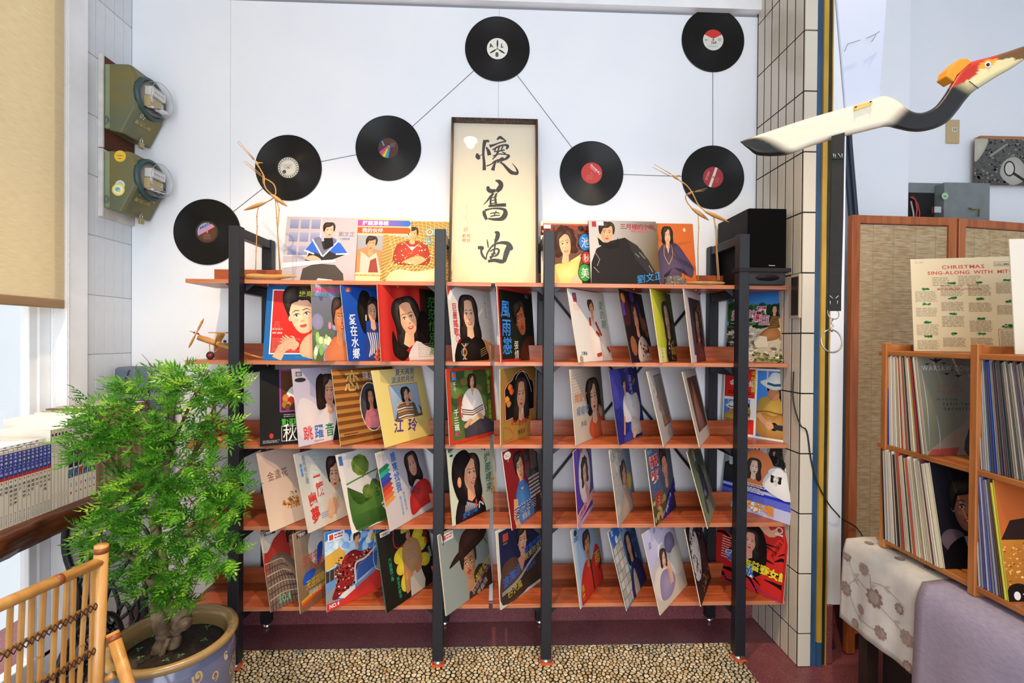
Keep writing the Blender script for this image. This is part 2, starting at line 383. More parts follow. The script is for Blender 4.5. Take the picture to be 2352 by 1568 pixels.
# painted steel gate channel at the pillar's edge: blue and yellow stripes
def wobbly(mb, x0, x1, y0, y1, z0, z1, amp, seed):
    r = random.Random(seed); n = 26; vs = []
    for i in range(n + 1):
        z = z0 + (z1 - z0) * i / n
        vs += [(x0 + r.uniform(-amp, amp), y0, z), (x1 + r.uniform(-amp, amp), y0, z), (x1, y1, z), (x0, y1, z)]
    fs = []
    for i in range(n):
        for k in range(4): fs.append((i * 4 + k, i * 4 + (k + 1) % 4, i * 4 + 4 + (k + 1) % 4, i * 4 + 4 + k))
    mb._add(vs, fs + [(0, 1, 2, 3), (n * 4, n * 4 + 1, n * 4 + 2, n * 4 + 3)])
    return mb
xa = [at(q, 700, Y=PY).x for q in (1877.5, 1884.5, 1895, 1911)]
steel_blue = M('worn_blue_paint', '2f5478', 0.5, noise=14, col2='24405c', stretch=(1, 1, .3)); steel_yel = M('worn_yellow_paint', 'c39b38', 0.5, noise=12, col2='a9852c', stretch=(1, 1, .4)); steel_dark = M('dark_steel', '1d2018', 0.55, noise=20, col2='2d2f1c')
ga = empty('steel_gate_channel', (xa[1], PY, 0), 'upright steel gate channel with peeling blue and yellow paint beside the tiled pillar', 'gate channel')
wobbly(MB(), PX1 + 0.001, xa[1], PY + 0.004, PY + 0.10, 0, CEIL, 0.0006, 1).build('blue_edge', steel_blue, ga)
wobbly(MB(), xa[1], xa[2], PY - 0.004, PY + 0.02, 0.10, CEIL, 0.0006, 2).build('yellow_flange', steel_yel, ga)
wobbly(MB(), xa[1], xa[2], PY - 0.004, PY + 0.02, 0.0, 0.10, 0.0006, 2).build('bare_foot', steel_blue, ga)
wobbly(MB(), xa[2], xa[3] - 0.004, PY + 0.012, PY + 0.09, 0, CEIL, 0.0004, 3).build('groove', steel_dark, ga)
wobbly(MB(), xa[3] - 0.0045, xa[3], PY + 0.008, PY + 0.06, 0, CEIL, 0.0012, 4).build('far_flange', steel_yel, ga)
# white jamb and the walls of the next room
jb = struct(MB().box((xa[3] + 0.001, PY + 0.02, 0.24), (at(1952, 300, Y=PY).x, PY + 0.40, CEIL)), 'wall_jamb', white_wall)
struct(MB().box((xa[3] + 0.001, PY + 0.012, 0.0), (at(1918, 1500, Y=PY).x, PY + 0.40, 0.243)), 'baseboard_jamb', maroon, bevel=0.004)
EOF_ = 0
xe = at(2088, 300, Y=0.10).x
struct(MB().box((1.24, 0.10, 0.0), (xe, 0.40, CEIL)), 'wall_right_near', white_wall)
struct(MB().box((1.24, 0.26, 0.0), (3.4, 0.45, CEIL)), 'wall_right_far', white_wall)
struct(MB().box((1.24, 0.085, 0.0), (xe + .01, 0.11, 0.26)), 'baseboard_right', maroon)
struct(MB().box((3.0, -3.6, 0.0), (3.12, 0.45, CEIL)), 'wall_right_light_block', white_wall)  # unseen wall added to cut the daylight coming in from the right
# the downlights in the ceiling (their light is set at the top of the file)
glow = M('lamp_disc', 'fff2dc', 0.4, emit=('fff0d8', 14.0))
for i, (p, lb) in enumerate(((LAMP_A, 'round ceiling downlight in front of the framed calligraphy'), (LAMP_B, 'round ceiling downlight in front of the right shelf unit'), (LAMP_C, 'round ceiling downlight in front of the left shelf unit'))):
    e = empty('ceiling_downlight', (p[0], p[1], CEIL - 0.05), lb, 'ceiling light', 'ceiling downlights')
    MB().lathe([(0.052, 0.0), (0.072, 0.0), (0.075, 0.05), (0.052, 0.05), (0.052, 0.0)], (p[0], p[1], CEIL - 0.05), 24, cap=False).build('trim_ring', white_trim, e)
    MB().lathe([(0.0005, 0.0), (0.05, 0.0), (0.05, 0.006), (0.0005, 0.006)], (p[0], p[1], CEIL - 0.035), 24).build('lamp_disc', glow, e)
# ================================================================== two shelving units
ZS = [1.552, 1.226, 0.886, 0.556, 0.227]         # top of each board
YFR, YBK, BT = -0.272, -0.060, 0.016
black_steel = M('black_powder_coated_steel', '171a23', 0.45, noise=90, col2='13161d', bump=(400, 0.05))
board_wood = wood('orange_teak_laminate', '8a3d1e', 'a04f2a', 'b4623a', (1.0, 16, 16), 0.35)
board_edge = wood('teak_edge_band', 'a9623f', 'b87450', 'c28462', (1.0, 30, 30), 0.4)
chrome = M('chrome', 'd8d8d8', 0.12, 1.0)
ZTOP = 1.758
def frame_parts(e, X):
    for y0, y1 in ((-0.313, -0.273), (-0.047, -0.007)):
        p = MB().box((X - 0.0215, y0, 0.022), (X + 0.0215, y1, ZTOP)).build('post', black_steel, e, bevel=0.002)
        MB().lathe([(0.0165, 0.0), (0.019, 0.004), (0.017, 0.014), (0.009, 0.022)], (X, (y0 + y1) / 2, 0.0), 16).build('levelling_foot', chrome, p)
    for z in [ZTOP - 0.022] + [q - BT - 0.0205 for q in ZS]:
        MB().box((X - 0.018, -0.274, z - 0.018), (X + 0.018, -0.046, z + 0.018)).build('crossbar', black_steel, e, bevel=0.002)
def shelf_unit(x0, x1, posts, label):
    e = empty('shelving_unit', ((x0 + x1) / 2, -0.16, 0), label, 'shelf unit')
    for X in posts: frame_parts(e, X)
    for z in ZS:
        b = MB().box((x0, YFR + 0.0015, z - BT), (x1, YBK, z)).build('shelf_board', board_wood, e)
        MB().box((x0, YFR, z - BT), (x1, YFR + 0.0014, z)).build('edge_band', board_edge, b)
        MB().box((x0, YBK - 0.016, z + 0.0003), (x1, YBK, z + 0.066)).build('back_lip', board_wood, e)
        for X in posts:                                   # screw heads and small gusset under each board
            for s in (-1, 1):
                if x0 < X + s * 0.06 < x1:
                    MB().prism([(X + s * 0.0205, -0.262, z - BT), (X + s * 0.06, -0.262, z - BT), (X + s * 0.0205, -0.262, z - BT - 0.032)], (0, 0.003, 0)).build('gusset', black_steel, e)
    for sx in (0.13, 0.45, 0.78):
        for z in ZS[:4]:
            X = posts[0] + (posts[1] - posts[0]) * sx
            MB().lathe([(0.0035, 0.0), (0.0035, 0.006), (0.001, 0.007)], (X, -0.255, z - BT - 0.0075), 8).build('screw_head', M('brass', 'b59a5c', 0.3, 0.9), e)
    return e
P1, P2, P3, P4 = -1.028, -0.221, 0.218, 1.020
ul = shelf_unit(-1.240, -0.0165, (P1, P2), 'left five-shelf rack of orange wood boards on black steel posts')
ur = shelf_unit(-0.0005, 1.238 - 0.006, (P3, P4), 'right five-shelf rack of orange wood boards with black diagonal back braces')
for a, b, y in (((1252, 655), (1640, 1143), -0.022), ((1250, 1122), (1640, 632), -0.016)):
    MB().bar(at(*a, Y=y), at(*b, Y=y), 0.004, 0.012).build('diagonal_brace', black_steel, ur)
# orange felt pads under the four front feet
pad_m = M('orange_felt', 'c4532c', 0.9, noise=200, col2='b04522')
for X, lb in ((P1, 'orange square pad under the leftmost front rack foot'), (P2, 'orange square pad under the second front rack foot from left'), (P3, 'orange square pad under the third front rack foot from left'), (P4, 'orange square pad under the rightmost front rack foot')):
    o = MB().box((X - 0.024, -0.320, 0.0026), (X + 0.026, -0.268, 0.0052)); 
    o = tag(o.build('felt_pad', pad_m, bevel=0.001), lb, 'pad', 'felt pads under the rack')
    o.rotation_euler.z = 0.12
for o in list(ul.children) + list(ur.children):
    for f in o.children:
        if f.name.startswith('levelling_foot') and wloc(f).y > -1: pass
# ================================================================== flat print: polygons and lettering on sleeves, spines, labels
_fc = bpy.data.curves.new('glyph', 'FONT'); _fc.resolution_u = 2; _fo = bpy.data.objects.new('glyph', _fc)
GL = {}
def glyph(ch, b=0.0):
    k = (ch, b)
    if k not in GL:
        _fc.body = ch; _fc.offset = b
        me = _fo.to_mesh()
        vs = [(v.co.x, v.co.y) for v in me.vertices]; fs = [tuple(p.vertices) for p in me.polygons]
        w = 1.0 if ord(ch) > 0x2e80 else ((max(v[0] for v in vs) + 0.07) if vs else 0.3)
        _fo.to_mesh_clear(); GL[k] = (vs, fs, w)
    return GL[k]
def mixc(a, b, t): return tuple(a[i] + (b[i] - a[i]) * t for i in range(4))
def sh(h, k):
    c = H(h) if isinstance(h, str) else h
    return (min(c[0] * k, 1), min(c[1] * k, 1), min(c[2] * k, 1), 1)
def smooth_loop(P, n=4):
    out = []; m = len(P)
    for i in range(m):
        a, b, c, d = P[i - 1], P[i], P[(i + 1) % m], P[(i + 2) % m]
        for k in range(n):
            t = k / n; t2 = t * t; t3 = t2 * t
            out.append(tuple(0.5 * (2 * b[j] + (c[j] - a[j]) * t + (2 * a[j] - 5 * b[j] + 4 * c[j] - d[j]) * t2 + (3 * b[j] - a[j] - 3 * c[j] + d[j]) * t3) for j in (0, 1)))
    return out
def smooth_path(P, n=4):
    Q = [tuple(2 * P[0][j] - P[1][j] for j in range(len(P[0])))] + list(P) + [tuple(2 * P[-1][j] - P[-2][j] for j in range(len(P[0])))]
    out = []
    for i in range(1, len(Q) - 2):
        a, b, c, d = Q[i - 1], Q[i], Q[i + 1], Q[i + 2]
        for k in range(n):
            t = k / n; t2 = t * t; t3 = t2 * t
            out.append(tuple(0.5 * (2 * b[j] + (c[j] - a[j]) * t + (2 * a[j] - 5 * b[j] + 4 * c[j] - d[j]) * t2 + (3 * b[j] - a[j] - 3 * c[j] + d[j]) * t3) for j in range(len(b))))
    out.append(tuple(P[-1]))
    return out
class Art:
    def __init__(s, w=1.0, h=1.0): s.v = []; s.f = []; s.c = []; s.layer = 0; s.clip = (0, 0, w, h); s.w = w; s.h = h
    def C(s, c): return H(c) if isinstance(c, str) else c
    def add(s, vs, fs, cs):
        z = s.layer; s.layer += 1
        x0, y0, x1, y1 = s.clip
        inside = all(x0 - 1e-9 <= p[0] <= x1 + 1e-9 and y0 - 1e-9 <= p[1] <= y1 + 1e-9 for p in vs)
        if inside:
            b = len(s.v); s.v += [(p[0], p[1], z) for p in vs]; s.c += cs; s.f += [tuple(i + b for i in f) for f in fs]
            return
        for f in fs:
            poly = [(vs[i][0], vs[i][1], cs[i]) for i in f]
            for ax, lim, sg in ((0, x0, 1), (0, x1, -1), (1, y0, 1), (1, y1, -1)):
                out = []
                for i in range(len(poly)):
                    p, q = poly[i], poly[(i + 1) % len(poly)]; dp = (p[ax] - lim) * sg; dq = (q[ax] - lim) * sg
                    if dp >= 0: out.append(p)
                    if dp * dq < 0:
                        t = dp / (dp - dq); out.append((p[0] + (q[0] - p[0]) * t, p[1] + (q[1] - p[1]) * t, mixc(p[2], q[2], t)))
                poly = out
                if len(poly) < 3: break
            if len(poly) >= 3:
                b = len(s.v); s.v += [(p[0], p[1], z) for p in poly]; s.c += [p[2] for p in poly]; s.f.append(tuple(range(b, b + len(poly))))
    def squeeze(s, k, o=0.0):
        """pull everything but the ground towards the spine"""
        s.v = [(o + x * k if l > 0 else x, y, l) for x, y, l in s.v]
    def rect(s, x0, y0, x1, y1, c, top=None, right=None):
        c = s.C(c); t = s.C(top) if top else c
        if right: r = s.C(right); s.add([(x0, y0), (x1, y0), (x1, y1), (x0, y1)], [(0, 1, 2, 3)], [c, r, r, c])
        else: s.add([(x0, y0), (x1, y0), (x1, y1), (x0, y1)], [(0, 1, 2, 3)], [c, c, t, t])
    def bg(s, c, top=None, right=None): s.rect(0, 0, s.w, s.h, c, top, right)
    def field(s, fn, n=10, box=None):
        """colour field: fn(u, v) -> colour on a grid"""
        x0, y0, x1, y1 = box or (0, 0, s.w, s.h); vs = []; cs = []
        for j in range(n + 1):
            for i in range(n + 1):
                vs.append((x0 + (x1 - x0) * i / n, y0 + (y1 - y0) * j / n)); cs.append(s.C(fn(i / n, j / n)))
        s.add(vs, [(j * (n + 1) + i, j * (n + 1) + i + 1, (j + 1) * (n + 1) + i + 1, (j + 1) * (n + 1) + i) for j in range(n) for i in range(n)], cs)
    def poly(s, P, c, smooth=False, n=4):
        if smooth: P = smooth_loop(P, n)
        tri = geometry.tessellate_polygon([[Vector((p[0], p[1], 0)) for p in P]])
        if isinstance(c, list): cs = [s.C(q) for q in c]
        elif callable(c): cs = [s.C(c(*p)) for p in P]
        else: cs = [s.C(c)] * len(P)
        s.add(list(P), [tuple(t) for t in tri], cs)
    def blob(s, P, c, cc=None, n=4, ctr=None):
        """smooth closed outline; cc = colour in the middle"""
        P = smooth_loop(P, n)
        if cc is None: return s.poly(P, c)
        ctr = ctr or (sum(p[0] for p in P) / len(P), sum(p[1] for p in P) / len(P))
        cs = [s.C(c(*p)) if callable(c) else s.C(c) for p in P]
        s.add(P + [ctr], [(i, (i + 1) % len(P), len(P)) for i in range(len(P))], cs + [s.C(cc)])
    def ell(s, x, y, rx, ry, c, cc=None, rot=0.0, n=18):
        cr, sr = math.cos(rot), math.sin(rot); P = []
        for k in range(n):
            a = 2 * PI * k / n; u, v = rx * math.cos(a), ry * math.sin(a); P.append((x + u * cr - v * sr, y + u * sr + v * cr))
        if cc is None: s.add(P, [tuple(range(n))], [s.C(c)] * n)
        else: s.add(P + [(x, y)], [(i, (i + 1) % n, n) for i in range(n)], [s.C(c)] * n + [s.C(cc)])
    def line(s, P, w, c, w2=None, smooth=False):
        """stroke along points; w may be a list of widths"""
        W = list(w) if isinstance(w, (list, tuple)) else [w + ((w2 if w2 is not None else w) - w) * i / max(1, len(P) - 1) for i in range(len(P))]
        if smooth:
            Q = smooth_path([(p[0], p[1], W[i]) for i, p in enumerate(P)], 4); P = [(q[0], q[1]) for q in Q]; W = [max(q[2], 1e-5) for q in Q]
        L = []; R = []
        for i in range(len(P)):
            a = P[max(i - 1, 0)]; b = P[min(i + 1, len(P) - 1)]; dx, dy = b[0] - a[0], b[1] - a[1]; l = math.hypot(dx, dy) or 1
            nx, ny = -dy / l * W[i] / 2, dx / l * W[i] / 2; L.append((P[i][0] + nx, P[i][1] + ny)); R.append((P[i][0] - nx, P[i][1] - ny))
        n = len(P); c = s.C(c)
        s.add(L + R, [(i, i + n, i + n + 1, i + 1) for i in range(n - 1)], [c] * (2 * n))
    def ring(s, x, y, rx, ry, w, c, n=24):
        P = [(x + rx * math.cos(2 * PI * k / n), y + ry * math.sin(2 * PI * k / n)) for k in range(n)]; Q = [(x + (rx - w) * math.cos(2 * PI * k / n), y + (ry - w) * math.sin(2 * PI * k / n)) for k in range(n)]
        s.add(P + Q, [(k, (k + 1) % n, (k + 1) % n + n, k + n) for k in range(n)], [s.C(c)] * (2 * n))
    def frame(s, x0, y0, x1, y1, w, c):
        s.add([(x0, y0), (x1, y0), (x1, y1), (x0, y1), (x0 + w, y0 + w), (x1 - w, y0 + w), (x1 - w, y1 - w), (x0 + w, y1 - w)], [(0, 1, 5, 4), (1, 2, 6, 5), (2, 3, 7, 6), (3, 0, 4, 7)], [s.C(c)] * 8)
    def text(s, t, x, y, h, c, vert=False, b=0.0, sx=1.0, rot=0.0, shear=0.0, gap=0.0, center=False):
        """lettering; (x, y) = left end of the baseline, or the top of the first sign when vertical"""
        cs = c if isinstance(c, list) else [c] * len(t); cr, sr = math.cos(rot), math.sin(rot); pen = 0.0; vs = []; fs = []; cl = []
        if center: x -= sum((glyph(q, b)[2] if q != ' ' else 0.3) * h * sx + gap for q in t) / 2 * cr
        for i, ch in enumerate(t):
            if ch != ' ':
                gv, gf, gw = glyph(ch, b); k = len(vs); col = s.C(cs[i % len(cs)])
                for gx, gy in gv:
                    gx2 = gx + shear * gy
                    if vert: u, v = gx2 * h * sx, -pen - h * 0.86 + gy * h
                    else: u, v = pen + gx2 * h * sx, gy * h
                    vs.append((x + u * cr - v * sr, y + u * sr + v * cr)); cl.append(col)
                fs += [tuple(q + k for q in f) for f in gf]
            else: gw = 0.3
            pen += (h if vert else gw * h * sx) + gap
        if vs: s.add(vs, fs, cl)
    def lines(s, x0, y0, x1, y1, n, c, fill=0.5, seed=1, ragged=0.25, words=True):
        """block of small print, one bar per word"""
        r = random.Random(seed); vs = []; fs = []; dy = (y1 - y0) / n
        for i in range(n):
            y = y1 - dy * (i + 0.75); x = x0; e = x1 - (x1 - x0) * r.uniform(0, ragged)
            while x < e:
                w = r.uniform(0.02, 0.06) if words else 2.0; q = min(x + w, e); k = len(vs)
                vs += [(x, y), (q, y), (q, y + dy * fill), (x, y + dy * fill)]; fs.append((k, k + 1, k + 2, k + 3)); x = q + 0.008
        s.add(vs, fs, [s.C(c)] * len(vs))
    def speck(s, n, x0, y0, x1, y1, r0, r1, cols, seed=1):
        r = random.Random(seed); vs = []; fs = []; cs = []
        for i in range(n):
            x, y, q, a0 = r.uniform(x0, x1), r.uniform(y0, y1), r.uniform(r0, r1), r.random() * 6; k = len(vs); m = 6; c = s.C(r.choice(cols)); e = r.uniform(.4, 1)
            for j in range(m): a = a0 + 2 * PI * j / m; vs.append((x + q * math.cos(a), y + q * e * math.sin(a))); cs.append(c)
            fs.append(tuple(range(k, k + m)))
        s.add(vs, fs, cs)
    # ---- a generic sitter
    def person(s, cx, cy, k, rot=0.0, turn=0.0, skin='e6b591', hair='17110f', style='long', lip='b5413a', smile=1, brow=1.0, dress=None, dress2=None, neck=True, vneck=None, stache=False, shad=0.7, low=3.0, wide=1.0, blush=True):
        cr, sr = math.cos(rot), math.sin(rot)
        T = lambda x, y: (cx + (x * cr - y * sr) * k, cy + (x * sr + y * cr) * k)
        TT = lambda P: [T(*p) for p in P]
        U = lambda x, y: (cx + x * k, cy + y * k)
        sk = sh(skin, 1.12); dk = sh(sk, shad); hr = H(hair); hl = mixc(hr, (.35, .25, .2, 1), .22)
        hb = lambda x, y: hr
        B = {'long': [(0, .86), (.42, .78), (.63, .4), (.62, -.2), (.72, -.85), (.5, -1.15), (0, -.9), (-.5, -1.15), (-.72, -.85), (-.62, -.2), (-.63, .4), (-.42, .78)],
             'bob': [(0, .88), (.45, .8), (.68, .4), (.66, -.1), (.66, -.55), (.4, -.68), (0, -.4), (-.4, -.68), (-.66, -.55), (-.66, -.1), (-.68, .4), (-.45, .8)],
             'short': [(0, .88), (.42, .82), (.6, .45), (.55, .0), (.42, -.3), (0, -.1), (-.42, -.3), (-.55, 0), (-.6, .45), (-.42, .82)],
             'updo': [(0, 1.2), (.4, 1.1), (.56, .7), (.5, .2), (.4, -.1), (0, 0), (-.4, -.1), (-.5, .2), (-.56, .7), (-.4, 1.1)],
             'curly': [(0, .95), (.25, 1.0), (.45, .85), (.68, .7), (.7, .4), (.8, .1), (.7, -.2), (.78, -.5), (.5, -.6), (0, -.4), (-.5, -.6), (-.78, -.5), (-.7, -.2), (-.8, .1), (-.7, .4), (-.68, .7), (-.45, .85), (-.25, 1.0)],
             'man': [(0, .84), (.38, .8), (.55, .5), (.53, .1), (.42, -.12), (0, 0), (-.42, -.12), (-.53, .1), (-.55, .5), (-.38, .8)]}[style]
        if style in ('long', 'bob', 'curly'): B = [(x * 1.1, y * 1.04) for x, y in B]
        if dress:
            s.blob([U(-.22 * wide, -.72), U(.22 * wide, -.72), U(.75 * wide, -.98), U(1.08 * wide, -1.4), U(1.2 * wide, -low), U(0, -low - .2), U(-1.2 * wide, -low), U(-1.08 * wide, -1.4), U(-.75 * wide, -.98)], sh(dress, .72), dress2 or sh(dress, 1.12))
        s.blob(TT(B), hb, hl, ctr=T(-.15, .55))
        if neck: s.poly([T(-.19, -.3), T(.19, -.3), U(.26, -1.02), U(0, -1.16), U(-.26, -1.02)], [sk, dk, sh(sk, .85), sk, sk])
        if vneck: s.poly([U(-.24, -.86), U(.24, -.86), U(.02, -vneck)], [sk, dk, sk])
        if style in ('man', 'updo', 'short'):
            for e in (-1, 1): s.ell(*T(.42 * e, -.02), .06 * k, .11 * k, sh(sk, .85), sk)
        f = [(0, -.66), (.2, -.58), (.35, -.3), (.41, .06), (.4, .4), (.22, .62), (0, .66), (-.22, .62), (-.4, .4), (-.41, .06), (-.35, -.3), (-.2, -.58)]
        cut = lambda x, y: mixc(sh(sk, .92), dk, min(1, max(0, .5 + ((x - cx) * cr + (y - cy) * sr) / k * 1.3 * (1 if turn <= 0 else -1))))
        s.blob(TT(f), cut, sh(sk, 1.1), ctr=T(turn * .14 - .06, -.05))
        t = turn * .13
        if blush:
            for e in (-1, 1): s.ell(*T(.22 * e + t, -.14), .1 * k, .07 * k, mixc(sk, H('d8826a'), .18), mixc(sk, H('d8826a'), .5), rot, 10)
        for e in (-1, 1):
            w = 1 - .25 * max(0, e * turn); ex = .175 * e * w + t
            s.ell(*T(ex, .075), .115 * k * w, .055 * k, mixc(sk, H('7a4a3a'), .35), None, rot, 12)
            s.blob([T(ex - .1 * w, .035), T(ex, .09), T(ex + .1 * w, .04), T(ex, .0)], 'f3efe8', n=3)
            s.ell(*T(ex + turn * .02, .045), .04 * k, .046 * k, '120c0a', None, rot, 10)
            s.ell(*T(ex + turn * .02 + .012, .058), .011 * k, .012 * k, 'ffffff', None, rot, 6)
            s.line([T(ex - .12 * w, .03), T(ex - .03, .096), T(ex + .05, .094), T(ex + .125 * w, .045)], [.012 * k, .03 * k, .03 * k, .014 * k], '0d0908')
            s.line([T(ex - .13 * w * e, .195), T(ex + .02 * e, .228), T(ex + .15 * w * e, .165)], [.028 * k, .034 * k * brow, .012 * k], mixc(hr, sk, .15))
        s.line([T(t * 1.6 + .045, .08), T(t * 1.7 + .06, -.1), T(t * 1.7 + .075, -.19)], [.012 * k, .022 * k, .035 * k], mixc(sk, dk, .7))
        s.blob([T(t * 1.7 - .08, -.2), T(t * 1.7, -.165), T(t * 1.7 + .08, -.2), T(t * 1.7, -.225)], mixc(dk, H('8a4a3a'), .3), n=3)
        if stache: s.blob([T(t * 1.5 - .17, -.33), T(t * 1.5, -.26), T(t * 1.5 + .17, -.33), T(t * 1.5, -.3)], sh(hr, 1.0), n=3)
        m = t * 1.5; lw = .16 if smile else .12
        s.blob([T(m - lw, -.355 + .02 * smile), T(m - .05, -.325), T(m, -.335), T(m + .05, -.325), T(m + lw, -.355 + .02 * smile), T(m + .07, -.43), T(m - .07, -.43)], lip, sh(lip, 1.2), n=3)
        if smile: s.blob([T(m - .11, -.352), T(m, -.36), T(m + .11, -.352), T(m, -.395)], 'f6f0ea', n=3)
        else: s.line([T(m - lw, -.365), T(m, -.37), T(m + lw, -.365)], .012 * k, sh(lip, .45))
        # front hair
        F = {'long': [[(.06, .7), (-.2, .66), (-.36, .42), (-.42, .1), (-.44, -.3), (-.62, -.5), (-.64, .3), (-.4, .8), (0, .88)], [(.04, .7), (.24, .64), (.38, .38), (.42, .05), (.44, -.3), (.6, -.5), (.64, .3), (.42, .8), (0, .88)]],
             'bob': [[(.1, .66), (-.12, .4), (-.36, .28), (-.42, -.1), (-.4, -.45), (-.6, -.5), (-.66, .3), (-.42, .8), (0, .88)], [(.08, .68), (.28, .55), (.4, .3), (.43, -.1), (.42, -.45), (.62, -.5), (.66, .3), (.44, .8), (0, .88)]],
             'short': [[(.22, .6), (.0, .42), (-.26, .34), (-.4, .2), (-.43, -.14), (-.54, .0), (-.6, .4), (-.42, .82), (0, .88), (.2, .8)], [(.16, .64), (.34, .44), (.41, .16), (.43, -.14), (.54, 0), (.6, .4), (.42, .82), (.1, .86)]],
             'updo': [[(0, .6), (-.28, .5), (-.42, .2), (-.5, .3), (-.56, .7), (-.35, 1.05), (0, 1.1)], [(0, .6), (.28, .52), (.42, .2), (.5, .3), (.56, .7), (.35, 1.05), (0, 1.1)]],
             'curly': [[(.1, .62), (-.15, .5), (-.36, .36), (-.42, .05), (-.6, -.2), (-.66, .3), (-.5, .72), (-.2, .85), (.1, .86)], [(.05, .62), (.3, .5), (.41, .2), (.44, -.1), (.62, -.2), (.66, .3), (.5, .72), (.2, .85)]],
             'man': [[(.3, .62), (.1, .42), (-.2, .36), (-.38, .3), (-.42, -.1), (-.5, .05), (-.55, .45), (-.38, .8), (0, .84), (.26, .8)], [(.22, .66), (.37, .45), (.41, .1), (.42, -.08), (.5, .1), (.55, .45), (.38, .8), (.1, .84)]]}[style]
        for q in F: s.blob(TT(q), hr, hl, ctr=T(q[0][0] * .3 + q[4][0] * .6, .6 if style != 'updo' else .85), n=3)
    def flower(s, x, y, r, c, cc='e8c040', n=6, rot=0.0):
        for i in range(n):
            a = rot + 2 * PI * i / n; s.ell(x + r * .6 * math.cos(a), y + r * .6 * math.sin(a), r * .42, r * .26, c, None, a, 10)
        s.ell(x, y, r * .25, r * .25, cc)
    def hand(s, x, y, k, rot, skin='e3b08c', n=4):
        cr, sr = math.cos(rot), math.sin(rot); T = lambda a, b: (x + (a * cr - b * sr) * k, y + (a * sr + b * cr) * k)
        s.blob([T(-.3, -.5), T(.3, -.5), T(.36, 0), T(.3, .3), T(-.3, .3), T(-.36, 0)], sh(skin, .85), skin, n=3)
        for i in range(n):
            u = -.24 + .48 * i / (n - 1); s.line([T(u, .15), T(u * 1.1, .55), T(u * 1.2, .92 - abs(u) * .5)], [.15 * k, .14 * k, .08 * k], mixc(H(skin), sh(skin, .8), .5 * (i % 2)))
        s.line([T(.3, -.1), T(.5, .2), T(.45, .4)], [.16 * k, .14 * k, .08 * k], skin)
    def mesh(s, name, mat, size, parent=None, y0=-0.0003, dz=0.00003, plane='XZ', origin=(0, 0, 0)):
        """print mesh in the parent's own axes: u along X, v along Z, facing -Y (or plane 'YZ': u along +Y, facing +X; 'nYZ': u along -Y, facing -X; 'XY': facing up)"""
        k = size / s.w if not isinstance(size, tuple) else None
        me = bpy.data.meshes.new(name); ox, oy, oz = origin
        def P(p):
            u, v, l = p[0] * k, p[1] * k, p[2] * dz - y0
            if plane == 'XZ': return (ox + u, oy - l, oz + v)
            if plane == 'YZ': return (ox + l, oy + u, oz + v)
            if plane == 'nYZ': return (ox - l, oy - u, oz + v)
            return (ox + u, oy + v, oz + l)
        me.from_pydata([P(p) for p in s.v], [], s.f)
        a = me.color_attributes.new('Col', 'FLOAT_COLOR', 'POINT'); a.data.foreach_set('color', [x for c in s.c for x in c[:4]])
        me.materials.append(mat)
        o = bpy.data.objects.new(name, me); COL.objects.link(o)
        if parent is not None: o.parent = parent
        return o
# ================================================================== the record sleeves' covers
CV = {}
def cover(f):
    a = Art(); f(a); CV[f.__name__] = a; return f
def bokeh(a, cols, n, seed, r0=.04, r1=.14, box=(0, 0, 1, 1)):
    r = random.Random(seed)
    for i in range(n):
        c = H(r.choice(cols)); a.ell(r.uniform(box[0], box[2]), r.uniform(box[1], box[3]), r.uniform(r0, r1), r.uniform(r0, r1), c, sh(c, 1.25), 0, 12)
def scrub(a, y0, y1, cols, seed, n=26, r0=.03, r1=.08, x0=0, x1=1):
    a.speck(n * 4, x0, y0, x1, y1, r0 * .5, r1 * .8, cols, seed)
@cover
def T1(a):
    a.bg('a9a3ad', 'b9b2b8')
    for i in range(3):
        for j in range(3): a.rect(.05 + .15 * i, .42 + .2 * j, .17 + .15 * i, .56 + .2 * j, '7b80a6', '9aa0bf')
    a.frame(-.02, .4, .5, 1.02, .02, 'c4bfc8')
    a.poly([(.25, 0), (.28, .22), (.45, .3), (.72, .28), (.84, .15), (.86, 0)], '45423f')
    a.poly([(.3, .34), (.42, .62), (.6, .64), (.78, .6), (.86, .44), (.68, .36), (.55, .3)], '2c2c30')
    a.poly([(.3, .5), (.4, .66), (.5, .68), (.55, .42)], '2f62c8'); a.poly([(.6, .5), (.68, .66), (.78, .6), (.88, .46), (.7, .45)], '2f62c8')
    a.poly([(.4, .68), (.52, .42), (.56, .46), (.48, .7)], '6f7080'); a.poly([(.72, .66), (.55, .42), (.53, .46), (.64, .7)], '6f7080')
    a.line([(.38, .66), (.53, .41)], .02, 'e8e6ea'); a.line([(.75, .65), (.54, .4)], .02, 'e8e6ea'); a.line([(.28, .49), (.42, .44)], .02, 'e8e6ea'); a.line([(.72, .44), (.9, .45)], .022, 'e8e6ea')
    a.person(.6, .79, .155, turn=.4, style='man', smile=0, skin='dfae94', neck=False)
    a.poly([(.54, .68), (.66, .68), (.68, .56), (.56, .5)], '1c1d22')
    a.blob([(.3, .36), (.4, .42), (.52, .36), (.48, .32)], 'd7a78c', n=3)
    a.poly([(0, .22), (0, .3), (.72, .36), (.72, .32)], 'd8d6de'); a.poly([(.45, 0), (.5, .08), (.7, .06), (.7, 0)], 'cfcbd2')
    a.text('劉文正', .74, .72, .075, '8d8690'); a.text('三個願望', .76, .66, .035, '4f86c2')
